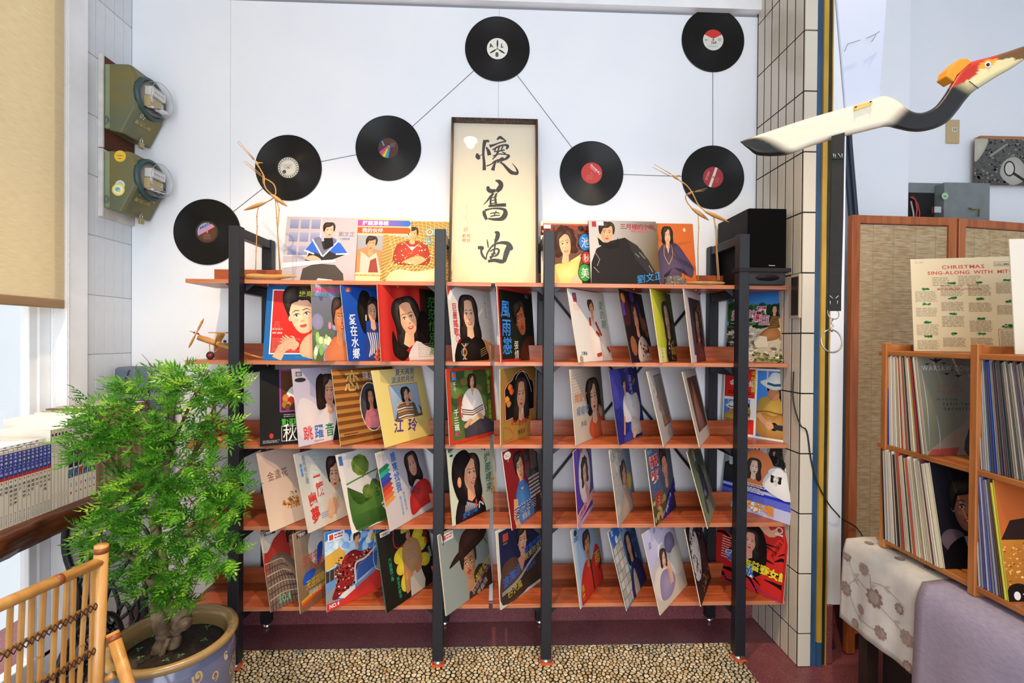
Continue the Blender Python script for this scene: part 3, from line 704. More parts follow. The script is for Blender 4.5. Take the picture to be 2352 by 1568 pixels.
@cover
def T2(a):
    a.bg('ecd69c', 'e3cb95')
    a.rect(.03, .18, .97, .74, '8e8b90', '9ca0a8')
    a.poly([(.02, .18), (.06, .42), (.25, .52), (.4, .56), (.62, .5), (.85, .44), (.98, .3), (.98, .18)], 'b08258')
    a.poly([(.3, .18), (.3, .5), (.42, .4), (.52, .48), (.6, .18)], 'cdb4a8'); a.poly([(.42, .18), (.44, .36), (.52, .4), (.56, .18)], '8a4238')
    a.person(.44, .6, .15, rot=-.12, turn=.2, style='man', smile=0, skin='c9926c')
    for y, c1, c2, t in ((.88, 'c04a9a', '3a6cc4', '鍾鎮濤專輯'), (.77, 'd8562c', 'd8562c', '我的伙伴')):
        a.rect(.1, y, .95, y + .09, c1, right=c2); a.ell(.1, y + .045, .045, .045, c1); a.ell(.95, y + .045, .045, .045, c2)
        a.text(t, .3, y + .015, .075, 'f6eef0', b=.012)
    a.lines(.05, .12, .9, .16, 1, 'a98c4c')
@cover
def T3(a):
    a.bg('8a6a34', 'a8854a')
    for i in range(30):
        a.line([(-.2 + i * .06, 0), (.15 + i * .05, .4), (.0 + i * .06, 1)], .008, 'd8b468', smooth=True); a.line([(0, i * .05 - .3), (.5, i * .05 - .1), (1, i * .05 - .3)], .007, 'e3c47c', smooth=True)
    a.blob([(.1, .02), (.2, .22), (.5, .2), (.85, .26), (.9, .1), (.6, .0)], 'd8b48c', 'e8cfae')
    a.person(.42, .78, .14, style='man', skin='d8a070', dress='a63a2c', low=3.2, wide=1.5)
    a.poly([(.3, .66), (.42, .52), (.54, .66), (.46, .58), (.38, .58)], 'f0e6d8')
    a.blob([(.3, .34), (.5, .3), (.62, .38), (.5, .44)], 'd29e72', n=3)
    for i in range(50): pass
    a.speck(120, .1, .15, .75, .75, .004, .012, ['fff2c8', 'ffe8a0', 'f8d890'], 5)
    a.ell(.66, .82, .05, .05, 'e8d8c0'); a.ell(.66, .82, .035, .035, 'd05a3c'); a.ell(.66, .82, .018, .018, 'e8c040')
    a.ring(.66, .82, .07, .07, .012, '7fb0c0'); a.text('台北', .7, .77, .15, '7fb0c0'); a.text('長在今', .58, .62, .14, '7fb0c0')
    a.ell(.1, .93, .035, .035, 'e8e2d0')
@cover
def T4(a):
    a.bg('e2d5c2'); a.rect(.05, 0, 1, .94, '6b4a3c'); a.line([(.05, .95), (1, .95)], .015, 'c43c28'); a.line([(.055, .95), (.055, .6)], .012, 'c43c28')
    scrub(a, .6, .92, ['7a2a1c', '5a2a20', '3c2a22', 'a04028'], 3)
    a.person(.48, .64, .27, rot=.2, style='curly', skin='e8ae84', lip='c44a3c', hair='3a1c14')
    a.blob([(.1, 0), (.12, .22), (.3, .34), (.52, .36), (.78, .46), (.74, .3), (.82, .1), (.8, 0)], 'e0bb62', 'eed08a')
    a.poly([(.55, .38), (.8, .5), (.72, .42)], 'f0dc9c')
    a.blob([(.55, .05), (.7, .2), (.8, .05)], 'e3b48e', n=3)
    a.rect(.8, 0, 1, .3, '2a2824')
    for x, y, r, c, t in ((.88, .68, .13, '2d78c8', '池'), (.9, .44, .1, 'b83a34', '秋'), (.86, .22, .13, '3a9440', '美')):
        a.ell(x, y, r, r, c); a.ring(x, y, r + .008, r + .008, .012, '26241e'); a.text(t, x - r * .62, y - r * .52, r * 1.3, 'ece8dc')
    a.rect(.06, .88, .2, .94, 'f2eeee')
    a.squeeze(0.74)
@cover
def T5(a):
    a.field(lambda u, v: mixc(H('b8b5b2'), H('5c4a28'), max(0, min(1, u * 1.1 - v * .4 + .1))), 8)
    a.poly([(.0, 0), (.02, .35), (.1, .56), (.3, .68), (.52, .74), (.7, .62), (.85, .4), (.98, .12), (1, 0)], '1d1b1d')
    a.poly([(.55, .72), (.75, .56), (.98, .16), (.9, .1), (.66, .42)], '2a2829')
    for p in (((.08, .5), (.14, .4), (.1, .3)), ((.72, .52), (.8, .42)), ((.85, .32), (.9, .22)), ((.66, .5), (.72, .44)), ((.05, .28), (.12, .2))): a.line(p, .012, '7c7a7c')
    a.person(.26, .80, .215, rot=-.05, turn=.1, style='man', smile=0, skin='d59a74', neck=False, brow=1.3)
    a.poly([(.12, .74), (.2, .66), (.38, .64), (.42, .74), (.44, .6), (.3, .56), (.14, .62)], '151415')
    a.ell(.13, .74, .015, .02, 'd8b03c')
    a.text('三月裡的小雨', .46, .88, .09, 'a32a38', b=.01, gap=-.005); a.text('特別/青春校園', .62, .83, .04, 'd85a78', b=.02)
    a.text('劉文正', .66, .05, .13, '3a8cd0', rot=.2, shear=.2); a.text('劉文正五專輯', .05, -.06, .1, 'c42a2c', b=.02)
    a.rect(.12, .92, .22, .98, 'f4f0f0'); a.rect(.05, .9, .11, .98, 'a82a44')
@cover
def T6(a):
    a.bg('c05a24', 'cc6a30'); a.rect(0, .55, .22, 1, '7c6244', '8a6e50')
    a.blob([(.1, 0), (.14, .4), (.25, .62), (.4, .7), (.62, .68), (.8, .5), (.95, .3), (.88, .16), (.7, .3), (.66, .14), (.35, .12), (.3, .2), (.26, 0)], '463a50', '5a4a62')
    a.poly([(.28, 0), (.36, .18), (.62, .2), (.78, .12), (.8, 0)], '6a6258'); a.speck(60, .3, 0, .78, .17, .01, .025, ['8c8478', '4a463e', 'a09688'], 4)
    a.person(.42, .8, .17, style='bob', turn=.2, skin='e6aa80', vneck=1.6)
    for e in (-1, 1): a.line([(.42 + .08 * e, .66), (.42 + .09 * e, .5), (.42, .36)], .01, 'c8a04c', smooth=True)
    a.blob([(.1, .0), (.2, .08), (.24, .0)], 'e0a47c', n=3); a.text('江玲', .08, .5, .1, '4a6a8c', vert=True); a.ell(.8, .9, .03, .03, 'e8c8a8')
    a.squeeze(.68, .32)
@cover
def R1a(a):
    a.bg('1e62a4', '1a5898'); a.rect(.07, .08, 1, .95, 'e8e0dc'); a.rect(.085, .095, .99, .935, 'b8241f', 'c42e26')
    a.blob([(.45, .1), (.5, .3), (.72, .42), (1.02, .4), (1.05, .0), (.6, .02)], 'dba283', 'e4b08e')
    a.person(.46, .60, .37, rot=.22, style='updo', turn=-.15, skin='e4b092', lip='c04a44', smile=0, neck=False, brow=1.3)
    a.hand(.34, .22, .17, 1.0, 'dfa888'); a.line([(.17, .02), (.23, .16), (.33, .22)], .12, 'dca586')
    a.text('綠島音樂', .4, .86, .09, 'b8b43c', b=.02); a.text('鑫', .1, .44, .1, 'c8544a'); a.text('麗風唱片', .09, .4, .035, 'd8b0a8'); a.text('HY-004', .1, .35, .035, 'f0e6e0', b=.02)
    a.lines(.1, .1, .5, .3, 11, 'e08478', .3, 3, .5); a.text('HAI SHAN', .4, .03, .035, '3f8c98')
@cover
def R1b(a):
    a.field(lambda u, v: mixc(H('6d6a86'), H('4a5c3a'), min(1, (1 - v) * 1.2)), 6)
    bokeh(a, ['5c6b48', '7a7694', '8c8aa4', '50683c', '4c4a60'], 26, 2)
    bokeh(a, ['b9c894', '8fae66', 'c8d6b4', '6f9c4c'], 18, 5, .03, .07, (.05, .02, .5, .32))
    a.blob([(.3, 0), (.42, .24), (.6, .32), (.85, .22), (1, .12), (1, -.1)], 'b5653f', 'c87a50')
    a.person(.66, .56, .32, turn=.9, style='short', skin='c27a50', hair='26120e', lip='b0302c', shad=.6)
    a.ell(.42, .46, .04, .05, 'd0708c', 'e090a8'); a.text('龍樺台語流行歌曲第八集', .04, .9, .075, 'c84878', b=.02, sx=.8); a.text('名作曲家蘇美鴻演唱 左宏元', .06, .845, .06, '5c8ab8', b=.02, sx=.8)
    a.text('品', .82, .08, .15, 'a8322c', b=.02)
    a.squeeze(0.52)
@cover
def R1c(a):
    a.bg('1a3f94', '1c4aa4'); a.rect(.1, .92, .2, .98, 'c8522c'); a.text('海', .12, .925, .05, 'f0e0d0')
    a.blob([(.4, 0), (.42, .3), (.5, .46), (.66, .5), (.84, .38), (.95, .2), (1, 0)], '2c3c7c', '3a4c94')
    for i in range(9): a.line([(.44 + .05 * i, .05 + .02 * (i % 3)), (.5 + .04 * i, .2), (.46 + .05 * i, .38)], .022, 'd8d4dc', smooth=True)
    a.person(.6, .66, .22, rot=-.08, turn=.55, style='curly', skin='e0a684', lip='b03038')
    a.blob([(.34, .84), (.44, .96), (.58, .9), (.46, .66), (.42, .36), (.33, .46), (.29, .68)], '14100e', '2a221c')
    a.line([(.46, .62), (.45, .54)], .025, 'd8d0c4')
    for x, y in ((.66, .12), (.76, .17), (.88, .09), (.6, .04)): a.flower(x, y, .07, 'd8683c', 'a8341c')
    a.text('愛在水鄉', .09, .62, .15, 'e4e6ee', vert=True, shear=.1, b=.012)
    a.squeeze(0.74)
@cover
def R1d(a):
    a.field(lambda u, v: mixc(H('9c1a18'), H('c0342c'), .5 + .5 * math.sin(u * 22)), 18)
    a.rect(.75, 0, 1, 1, '141a10'); a.rect(.68, .2, .8, 1, '4c120e', right='141a10')
    a.blob([(.45, 0), (.6, .28), (.8, .26), (.95, .1), (.95, -.1)], 'd8cfc8', 'ece6e0')
    a.person(.46, .57, .34, rot=.28, style='long', skin='e9ae88', lip='b8302e', turn=.1)
    a.blob([(.7, .7), (.9, .5), (.85, .3), (1, .15), (.7, .22), (.6, .4)], '120c0c', '241818'); a.blob([(.2, .4), (.3, .2), (.45, .1), (.35, .0), (.2, .1)], '160e0d', '2a1a16')
    a.lines(.6, .04, .9, .24, 8, 'a89c94', .2, 4); a.text('茫茫惜別離', .8, .9, .17, '3c8c3a', vert=True, shear=.15)
@cover
def R1e(a):
    a.bg('d8d2c4', 'c9c8c8'); a.poly([(0, 1), (.1, 1), (0, .86)], 'b83030'); a.poly([(0, .84), (.04, .8), (.16, 1), (.12, 1)], 'e6e2da')
    a.poly([(.72, .0), (.74, .3), (1, .2), (1, 0)], 'd89c5c')
    a.blob([(.08, -.05), (.1, .22), (.3, .36), (.5, .36), (.72, .28), (.78, .1), (.76, -.05)], '131010', '241e1c')
    a.person(.43, .63, .32, style='long', skin='e3b796', lip='c2524c', rot=.04, neck=True)
    a.blob([(.1, .0), (.16, .22), (.34, .33), (.44, .3), (.55, .33), (.74, .2), (.78, -.02)], '15110f', '241d1a')
    for i, c in enumerate(('c8a45c', 'b84a30', 'd8c08c', '6c8c88')): a.line([(.2 + .03 * i, .02), (.3 - .04 * i, .12), (.2 + .05 * i, .24)], .014, c, smooth=True)
    for i in range(4): a.line([(.62, .05 + .03 * i), (.78, .1 + .03 * i)], .012, '8c744c')
    a.text('巨星謠歌', .06, .78, .11, 'c43434', vert=True, b=.015); a.ring(.14, .3, .055, .055, .008, 'c43434'); a.text('1', .11, .26, .1, 'c43434')
    a.text('SINCERE', .83, .95, .05, '3c5c7c', vert=True); a.text('ORCATUNE', .9, .92, .09, 'b4b0a8', vert=True)
@cover
def R1f(a):
    a.bg('b3262e'); a.rect(.035, .03, 1, .965, '1c2418', '161a14')
    a.blob([(.55, 0), (.62, .22), (.8, .34), (1.05, .3), (1.05, -.05)], '4a2416', '5c2e1c')
    a.person(.6, .57, .33, rot=.3, turn=.05, style='man', skin='c0683c', smile=0, lip='b03c2c', stache=True, brow=1.4, neck=False, shad=.5)
    a.text('風雨戀', .05, .83, .25, '3d86d6', vert=True, shear=.12, b=.012); a.text('張情', .36, .28, .13, 'e6e0d4', vert=True, shear=.15); a.text('海山', .76, .9, .06, '98988c')
@cover
def R1g(a):
    a.bg('d9d4cc', 'ccc9c8'); a.rect(.1, .82, .2, .95, '2a4c8c'); a.ell(.15, .9, .035, .035, 'c84030'); a.rect(.1, .82, .2, .85, 'c8402c')
    a.lines(.08, .7, .28, .8, 5, 'd89888', .3)
    a.blob([(.42, .04), (.38, .3), (.42, .5), (.62, .56), (.86, .42), (.92, .12), (.7, .0)], 'd8ccc4', 'efe7e0')
    a.person(.56, .76, .14, style='short', skin='d08c64', hair='2a1a12', turn=.2, rot=.1, vneck=1.8)
    for p in (((.62, .56), (.74, .36)), ((.6, .42), (.68, .36)), ((.48, .62), (.46, .5)), ((.52, .08), (.66, .1)), ((.86, .2), (.92, .12))): a.line(p, .05, 'a8402c')
    a.line([(.68, .4), (.7, .05)], .006, '8c7468'); a.text('愛的期', .78, .88, .14, '3c9468', vert=True, shear=.2); a.text('江音品', .1, .1, .05, '4a4c6c', b=.02); a.ell(.08, .04, .04, .05, 'a08c5c')
@cover
def R1h(a):
    a.bg('241420', '1c1216'); bokeh(a, ['3a1824', '5c2420', '8c5430', '2a1c44', '4a2c74'], 18, 9, .05, .15)
    a.blob([(.35, 0), (.4, .24), (.62, .36), (.85, .24), (1, .0)], 'c9b8ae', 'e0d4ca'); a.speck(24, .5, .05, .85, .28, .02, .04, ['8c3424', 'a84a34'], 3)
    a.person(.5, .62, .25, rot=.1, turn=.3, style='bob', skin='d68c68', lip='b82c30')
@cover
def R1h2(a): a.bg('1c2c44', '26384a'); a.line([(.2, .5), (.8, .6)], .02, '6c7c8c'); a.text('夜', .7, .8, .14, '8c9cac')
@cover
def R1i(a):
    a.field(lambda u, v: mixc(H('c8c83c'), H('3c4418'), max(0, min(1, u * 1.7 - .25))), 8); a.rect(0, 0, .3, .2, 'd6d08c')
    a.blob([(.4, 0), (.45, .3), (.7, .34), (1, .2), (1, -.1)], '18161c', '26222c'); a.speck(34, .5, .02, .95, .3, .02, .035, ['c8a83c', '8c6c2c', '5c4c8c'], 3)
    a.person(.62, .62, .28, style='long', skin='c89c7c', smile=0, turn=-.2, rot=.12, lip='b04848'); a.text('YVONNE 與我', .13, .3, .05, '4c4420', vert=True); a.text('花訪問', .6, .1, .12, 'd0b83c', b=.02)
@cover
def R1j(a):
    a.bg('c9b7bd', 'bfb2b4'); a.rect(.2, .1, .92, .9, '4c3c40', '382c30'); a.person(.58, .55, .25, style='long', skin='a06c5c', smile=0, dress='5c2c30')
    a.speck(20, .5, .05, .9, .8, .02, .05, ['7c3c34', '8c4c3c', '5c4c4c'], 7); a.text('夜風', .75, .75, .1, '8c7c3c', vert=True)
@cover
def R1k(a):
    a.rect(0, .55, 1, 1, '5a9ad0', '2c6cb4'); a.rect(0, 0, 1, .55, 'b8aa90', 'c4b89c')
    scrub(a, .5, .82, ['2c5430', '3c6a38', '24462c', '4c7c3c', '1c3c28'], 2, 60); scrub(a, .62, .96, ['3c6a38', '2c5430'], 6, 14, x0=.0, x1=.25); scrub(a, .7, .98, ['3c7038', '2c5430'], 8, 16, x0=.8, x1=1)
    a.speck(160, 0, 0, 1, .5, .015, .05, ['d8cdb8', 'c8bca4', 'a89c84', 'e4dccc', '8c8068', '6c5c48'], 3)
    a.speck(70, .4, 0, 1, .12, .01, .03, ['5c6c30', '8c8c50', '3c4c24'], 5); a.speck(60, 0, .2, .3, .5, .01, .05, ['2c3c2c', '4c4838', '6c6454'], 8)
    a.blob([(.42, .28), (.5, .42), (.62, .5), (.72, .48), (.76, .36), (.62, .3)], '8c5c34', 'a87848'); a.poly([(.58, .5), (.64, .66), (.74, .64), (.72, .48)], '7c5830')
    for i in range(5): a.line([(.58 + .02 * i, .48 + .03 * i), (.74, .5 + .03 * i)], .01, '3c2c1c')
    a.line([(.74, .62), (.76, .5), (.78, .36)], .03, 'd0946c'); a.person(.67, .74, .075, style='long', skin='d09870')
    a.poly([(.4, .28), (.46, .38), (.58, .36), (.6, .22), (.44, .2)], 'cfc4ac')
    for t, x, y, h in (('美', .06, .62, .16), ('麗', .16, .58, .14), ('的', .3, .64, .13), ('瑪', .37, .58, .12), ('麗', .42, .68, .14), ('亞', .46, .54, .15)): a.text(t, x, y, h, 'f0dfe0', b=.05); a.text(t, x, y, h, 'b83c58', b=.01)
    a.line([(.84, .5), (.84, 1)], .006, 'e8ece8'); a.line([(.92, .5), (.92, 1)], .006, 'e8ece8'); a.text('包娜娜之歌', .845, .78, .07, 'd8cc3c', vert=True, b=.02); a.text('電視主題曲', .8, .98, .045, 'c0d0d8', vert=True)
    a.rect(.08, .9, .26, .97, 'e0d8d4'); a.rect(.1, .91, .14, .96, 'b84a40'); a.line([(.05, .56), (.3, .56), (.5, .6)], .006, 'd8e0d8', smooth=True)
@cover
def R2a(a):
    a.bg('0e0c0c', '121010'); a.rect(.35, .42, 1, 1, '8c3c8c'); a.clip = (.38, .44, 1, .98)
    a.rect(.38, .44, 1, .98, '3c2414', '5c3418'); a.blob([(.5, .6), (.55, .74), (.75, .8), (1, .78), (1, .55)], 'd8d0cc', 'efeae6'); a.person(.86, .86, .13, style='bob', skin='d8a078', turn=-.5, rot=.2)
    for x, y, r, c in ((.46, .6, .06, 'c87c3c'), (.56, .57, .06, 'b8342c'), (.44, .52, .05, 'a8702c'), (.52, .52, .04, 'd0a040'), (.5, .48, .05, '6c3c24')): a.ell(x, y, r, r, sh(c, .7), c)
    a.ell(.8, .52, .1, .03, 'd0d4dc'); a.clip = (0, 0, 1, 1); a.lines(.42, .35, 1, .4, 2, 'b8b0b0', .3)
    a.text('第2道彩虹/6月', .38, .25, .1, '4cb83c', b=.015, sx=.85)
    for x, t in ((.38, '秋'), (.7, '霄')): a.frame(x, .04, x + .31, .235, .006, 'd8d8d8'); a.text(t, x + .02, .055, .25, 'd8d8d4', sx=1.05)
    a.ell(.2, .12, .035, .035, 'b82c24'); a.lines(.05, .03, .36, .07, 3, 'a8a8a8', .4)
    a.squeeze(0.66)
@cover
def R2b(a):
    a.field(lambda u, v: mixc(H('c4bccb'), H('8d88a4'), max(0, min(1, v * .8 + u * .3 - .3))), 8)
    a.blob([(.0, .2), (.1, .6), (.4, .5), (.5, .2), (.3, .05)], 'cfc4c8', 'dcd0cc'); a.blob([(.4, 0), (.42, .3), (.62, .46), (.85, .42), (1.05, .3), (1.05, -.1)], 'd9cdd0', 'ece2e0')
    a.person(.7, .66, .27, style='bob', turn=.3, rot=-.05, skin='dca084', lip='b8485c', hair='241814'); a.blob([(.46, .85), (.6, .9), (.55, .6), (.6, .46), (.44, .44), (.42, .6)], '261814', '3c2a22')
    a.rect(.06, .9, .18, .96, '5c5860'); a.text('GO', .08, .91, .05, 'e0dce0'); a.ell(.14, .85, .11, .028, '2c2a30'); a.text('跳躍音符', .1, .08, .19, ['c8383c', '3468b8', '3c8c5c', 'b83c50'], gap=.03, b=.012); a.lines(.3, .02, .5, .05, 1, 'a89870')
    a.squeeze(0.74)
@cover
def R2c(a):
    a.bg('6b401c')
    for i in range(10): a.rect(0, .02 + i * .1, 1, .07 + i * .1, 'a8743a', 'a06a30')
    a.ell(.67, .46, .23, .34, 'e6dccc'); a.ell(.67, .46, .215, .325, '3c3a40', '5c5860', 0, 30); a.clip = (.46, .15, .88, .78)
    a.blob([(.51, .22), (.55, .4), (.67, .46), (.81, .4), (.85, .24), (.71, .16)], 'c8707c', 'dc8c90'); a.person(.67, .58, .14, style='long', skin='c88c6c', smile=0); a.blob([(.53, .26), (.59, .38), (.68, .4), (.79, .36), (.83, .26), (.69, .17)], 'c8707c', 'd8888c'); a.clip = (0, 0, 1, 1)
    a.text('恋', .18, .72, .3, 'd8a860', b=.015, shear=.15); a.text('陳盈潔', .56, .84, .13, 'd8d4d0'); a.lines(.08, .1, .35, .16, 2, '4c2c14', .4)
    a.squeeze(0.82)
@cover
def R2d(a):
    a.bg('d9c470', 'd0c07c'); a.text('夏天再見', .42, .91, .1, '2a5a98', shear=.25, b=.012); a.text('淡淡的月光', .32, .81, .095, '2a5a98', shear=.25, b=.012)
    a.frame(.25, .3, .84, .78, .008, 'b86c38'); a.clip = (.258, .308, .832, .772); a.rect(.25, .3, .84, .78, '8098b4', '9cb0c4')
    a.blob([(.3, .2), (.36, .46), (.5, .54), (.7, .5), (.84, .4), (.84, .2)], '4c4a3c', '5c5848')
    for i in range(7): a.line([(.34, .3 + .035 * i), (.5, .315 + .035 * i), (.66, .3 + .035 * i)], .018, ['c8a07c', 'd8ccb8', 'a85c3c'][i % 3])
    a.person(.56, .62, .13, style='bob', skin='c89880', smile=0, hair='141014'); a.line([(.78, .34), (.74, .5), (.66, .6)], .06, '8fa4b8'); a.ell(.65, .6, .04, .06, 'cc9c82'); a.clip = (0, 0, 1, 1)
    a.text('江玲', .2, .17, .19, '4c2c84', gap=.08, rot=-.1, shear=.2, b=.015); a.lines(.68, .16, .82, .25, 4, 'b0a050', .25)
@cover
def R2e(a):
    a.bg('b93a28'); a.clip = (.07, .05, .95, .96); a.rect(.07, .05, .95, .96, '4c6c2c', '3c4c28'); bokeh(a, ['5c7438', '6c5c34', '34482c', '8c8c5c', '506c2c'], 26, 4, .05, .12, (.05, .3, 1, 1))
    a.blob([(.3, .1), (.35, .3), (.6, .34), (.9, .2), (.95, .05), (.4, .0)], '3c3840', '4c4850'); 
    a.blob([(.26, .3), (.28, .55), (.42, .7), (.62, .68), (.72, .5), (.74, .3), (.5, .28)], 'd6d0cc', 'efebe6')
    for i in range(3): a.line([(.27, .38 + .03 * i), (.48, .34 + .03 * i), (.72, .4 + .03 * i)], .014, ['5c3c2c', '8c5c2c', '3c2c44'][i])
    a.poly([(.4, .2), (.5, .3), (.7, .38), (.66, .28)], 'd8c090'); a.blob([(.3, .22), (.42, .3), (.46, .26), (.34, .18)], 'd09c78', n=3); a.blob([(.6, .36), (.7, .32), (.72, .26), (.62, .28)], 'd09c78', n=3)
    a.person(.5, .8, .12, style='bob', skin='d69c74', vneck=1.7); a.clip = (0, 0, 1, 1)
    a.rect(.1, .84, .18, .95, '3c74b4'); a.ell(.14, .9, .03, .03, 'c84030'); a.text('千千', .11, .82, .07, 'd8dce0', vert=True); a.text('紅葉小唄', .2, .64, .08, 'b83028', vert=True, b=.02); a.text('千三珮', .1, .46, .1, 'e8ece0', vert=True, b=.01)
    a.text('相逢思念海 白雲深處', .83, .94, .07, 'b8b030', vert=True, b=.015); a.text('美黛', .1, .1, .07, 'c84878', b=.02)
@cover
def R2f(a):
    a.bg('a8803c', '8f7034')
    fr = [(.1, .28), (.08, .72), (.16, .8), (.28, .84), (.36, .92), (.55, .99), (.75, .92), (.82, .84), (.92, .8), (.96, .7), (.96, .36), (.8, .36), (.66, .28), (.56, .22), (.44, .28), (.3, .3)]
    a.poly(fr, 'b84a2c'); a.poly([(.53 + (x - .53) * .95, .6 + (y - .6) * .95) for x, y in fr], 'e0d0b8'); a.poly([(.53 + (x - .53) * .93, .6 + (y - .6) * .93) for x, y in fr], '14100f')
    a.line([(.36, .5), (.36, .74), (.46, .9), (.62, .93), (.78, .78), (.86, .62)], .012, 'c8bca8', smooth=True)
    a.person(.55, .6, .3, style='long', skin='d89c78', smile=0, lip='b84a40', turn=-.1)
    for x, y, c in ((.24, .74, 'd0682c'), (.28, .68, 'c85428'), (.16, .58, 'c88c3c'), (.2, .52, 'b87830')): a.blob([(x - .06, y), (x, y + .05), (x + .07, y), (x, y - .05)], c, sh(c, 1.3), n=3)
    a.blob([(.55, .3), (.6, .4), (.56, .42)], 'e0d4c4', n=3)
    for i, t in enumerate('怨如流水情不了'): a.text(t, .26 + .095 * i, .24 - .05 * math.sin(i * .52), .08, 'b43828', b=.01, rot=-.3 + .12 * i)
    for q in ([(.07, .03), (.07, .22), (.24, .18), (.32, .1), (.3, .04)], [(.95, .06), (.95, .24), (.82, .22), (.74, .12), (.76, .06)]): a.line(q + [q[0]], .01, 'c8502c')
    a.text('陳盈潔', .44, .07, .07, '4c3818')
@cover
def R2g(a):
    a.field(lambda u, v: mixc(H('beb0a0'), H('6c6458'), max(0, min(1, u * 1.3 - .3 + v * .2))), 8)
    for i in range(10): a.line([(0, .55 + .04 * i), (.4, .57 + .04 * i), (1, .54 + .04 * i)], .004, '8c8274', smooth=True)
    a.blob([(.45, .08), (.5, .25), (.7, .32), (.95, .26), (1.02, .05), (.7, -.05)], 'b8482c', 'c8643c'); a.person(.66, .56, .32, rot=.08, turn=-.1, style='bob', skin='dda88c', smile=0, lip='b0342c')
    a.hand(.86, .34, .13, .5, 'd89c7c'); a.text('韓愛了', .06, .56, .13, 'c87848', shear=.15); a.text('癡癡等', .08, .38, .13, '5c7ca0', shear=.2); a.text('水仙', .18, .22, .09, '6c6454', shear=.3)
@cover
def R2h(a):
    a.bg('232e7c', '2c2a74'); bokeh(a, ['2c3c94', '28246c', '3c3c8c'], 14, 3, .08, .2); a.blob([(.3, .28), (.34, .56), (.5, .66), (.66, .6), (.86, .62), (.92, .4), (.8, .2), (.55, .24)], 'c9c8cc', 'e4e2e2')
    a.blob([(.5, .08), (.56, .3), (.8, .24), (.95, .12), (.8, .04)], 'bcb4b8', 'd8d0cc'); a.person(.44, .76, .11, style='man', skin='c88c68', smile=0, vneck=2.0, hair='2a1814'); a.line([(.3, .34), (.26, .2), (.22, .1)], .05, 'c88862'); a.blob([(.5, .04), (.58, .14), (.66, .08), (.56, .0)], 'd8b088', 'e8cca4', n=3)
    a.text('海棠梁心', .6, .9, .12, 'b0b4d0', vert=True, shear=.2, rot=.0); a.text('千遍萬遍', .5, .92, .05, '6c8c4c', rot=.6); a.text('溫情', .76, .74, .07, 'a89c3c', rot=.5)
@cover
def R2i(a):
    a.bg('a8a4a4', 'b8b4b0'); a.rect(.36, .2, .92, .92, '4c5484'); a.clip = (.39, .22, .9, .9); a.rect(.36, .2, .92, .92, '6c5c54', '8c8480')
    for i in range(24): a.line([(.36 + .024 * i, .22), (.42 + .02 * i, .5), (.3 + .03 * i, .88)], .012, ['a89c8c', '5c5048', '8c6c4c', 'c0b09c'][i % 4], smooth=True)
    a.rect(.36, .2, .92, .34, '9c6c34', '7c5c44'); a.clip = (0, 0, 1, 1); a.text('曾相', .24, .66, .12, 'a83c34', vert=True); a.text('校', .14, .7, .06, '6c6868'); a.text('民', .5, .06, .09, 'b8684c')
@cover
def R2j(a):
    a.bg('b4aca4', 'a09890'); a.rect(.18, .16, .92, .9, '4c3430', '3c2824'); a.clip = (.18, .16, .92, .9)
    a.blob([(.3, .2), (.34, .6), (.46, .84), (.6, .6), (.66, .2)], '8c4c28', 'c87c34'); a.blob([(.42, .2), (.46, .6), (.54, .4), (.54, .2)], '3c4c7c', '5c6c9c')
    for i in range(12): a.line([(.2 + .06 * i, .16), (.26 + .05 * i, .5), (.2 + .06 * i, .9)], .01, ['7c5440', 'a0785c', '5c3c38', '5c5470'][i % 4], smooth=True)
@cover
def R2k(a):
    a.bg('e4e2dc'); a.rect(.02, .56, .46, .98, 'cc2c22'); a.clip = (.49, .03, .98, .97)
    def gtr(x0, y0, k):
        Q = lambda P: [(x0 + p[0] * k, y0 + p[1] * k) for p in P]
        a.rect(x0, y0, x0 + .5 * k, y0 + k, '2c6cc0', '4484d0')
        for x in (.14, .43): a.line(Q([(x, .7), (x, 1.0)]), .022 * k, 'c8b4b8')
        a.blob(Q([(.02, .1), (.02, .5), (.14, .6), (.36, .6), (.5, .52), (.5, .1)]), 'a08038', 'c09c48')
        a.blob(Q([(.16, .66), (.14, .76), (.22, .8), (.42, .72), (.48, .55), (.36, .5), (.3, .6)]), '14100f', '2a201c'); a.blob(Q([(.16, .58), (.17, .7), (.28, .72), (.31, .6), (.24, .54)]), 'a8704c', 'b88058', n=3)
        a.blob(Q([(.04, .8), (.2, .7), (.36, .72), (.48, .78), (.36, .82), (.34, .92), (.22, .95), (.15, .86)]), 'c4c8c4', 'e0e2dc'); a.line(Q([(.14, .79), (.24, .765), (.36, .78)]), .035 * k, '2c5470')
        a.blob(Q([(.0, .06), (.0, .24), (.1, .36), (.24, .32), (.38, .38), (.5, .3), (.5, .02), (.2, -.03)]), '9c6c34', 'c8964c'); a.line(Q([(.0, .36), (.14, .38), (.3, .36), (.5, .34)]), .02 * k, '7c5428', smooth=True)
        a.ell(x0 + .25 * k, y0 + .17 * k, .055 * k, .06 * k, '1c1412'); a.poly(Q([(.25, .2), (.25, .13), (.5, .12), (.5, .21)]), '2c3034')
        a.line(Q([(.02, .34), (.1, .24), (.2, .18)]), .07 * k, 'c8906c'); a.blob(Q([(.12, .2), (.2, .24), (.25, .16), (.18, .12)]), 'd09c78', n=3)
    gtr(.49, .03, .97); a.clip = (.02, .04, .22, .54); gtr(.02, .06, .46); a.clip = (.25, .27, .46, .54); gtr(.25, .27, .3); a.clip = (0, 0, 1, 1); a.rect(.25, .04, .46, .25, 'cc2c22')
    a.text('金曲一組', .09, .73, .1, 'efe8dc', b=.012, sx=.95); a.text('金咪林集', .4, .96, .08, 'd8b83c', vert=True, b=.012); a.lines(.08, .6, .42, .66, 2, '4c1412', .4); a.ring(.22, .89, .035, .035, .006, 'd8903c')
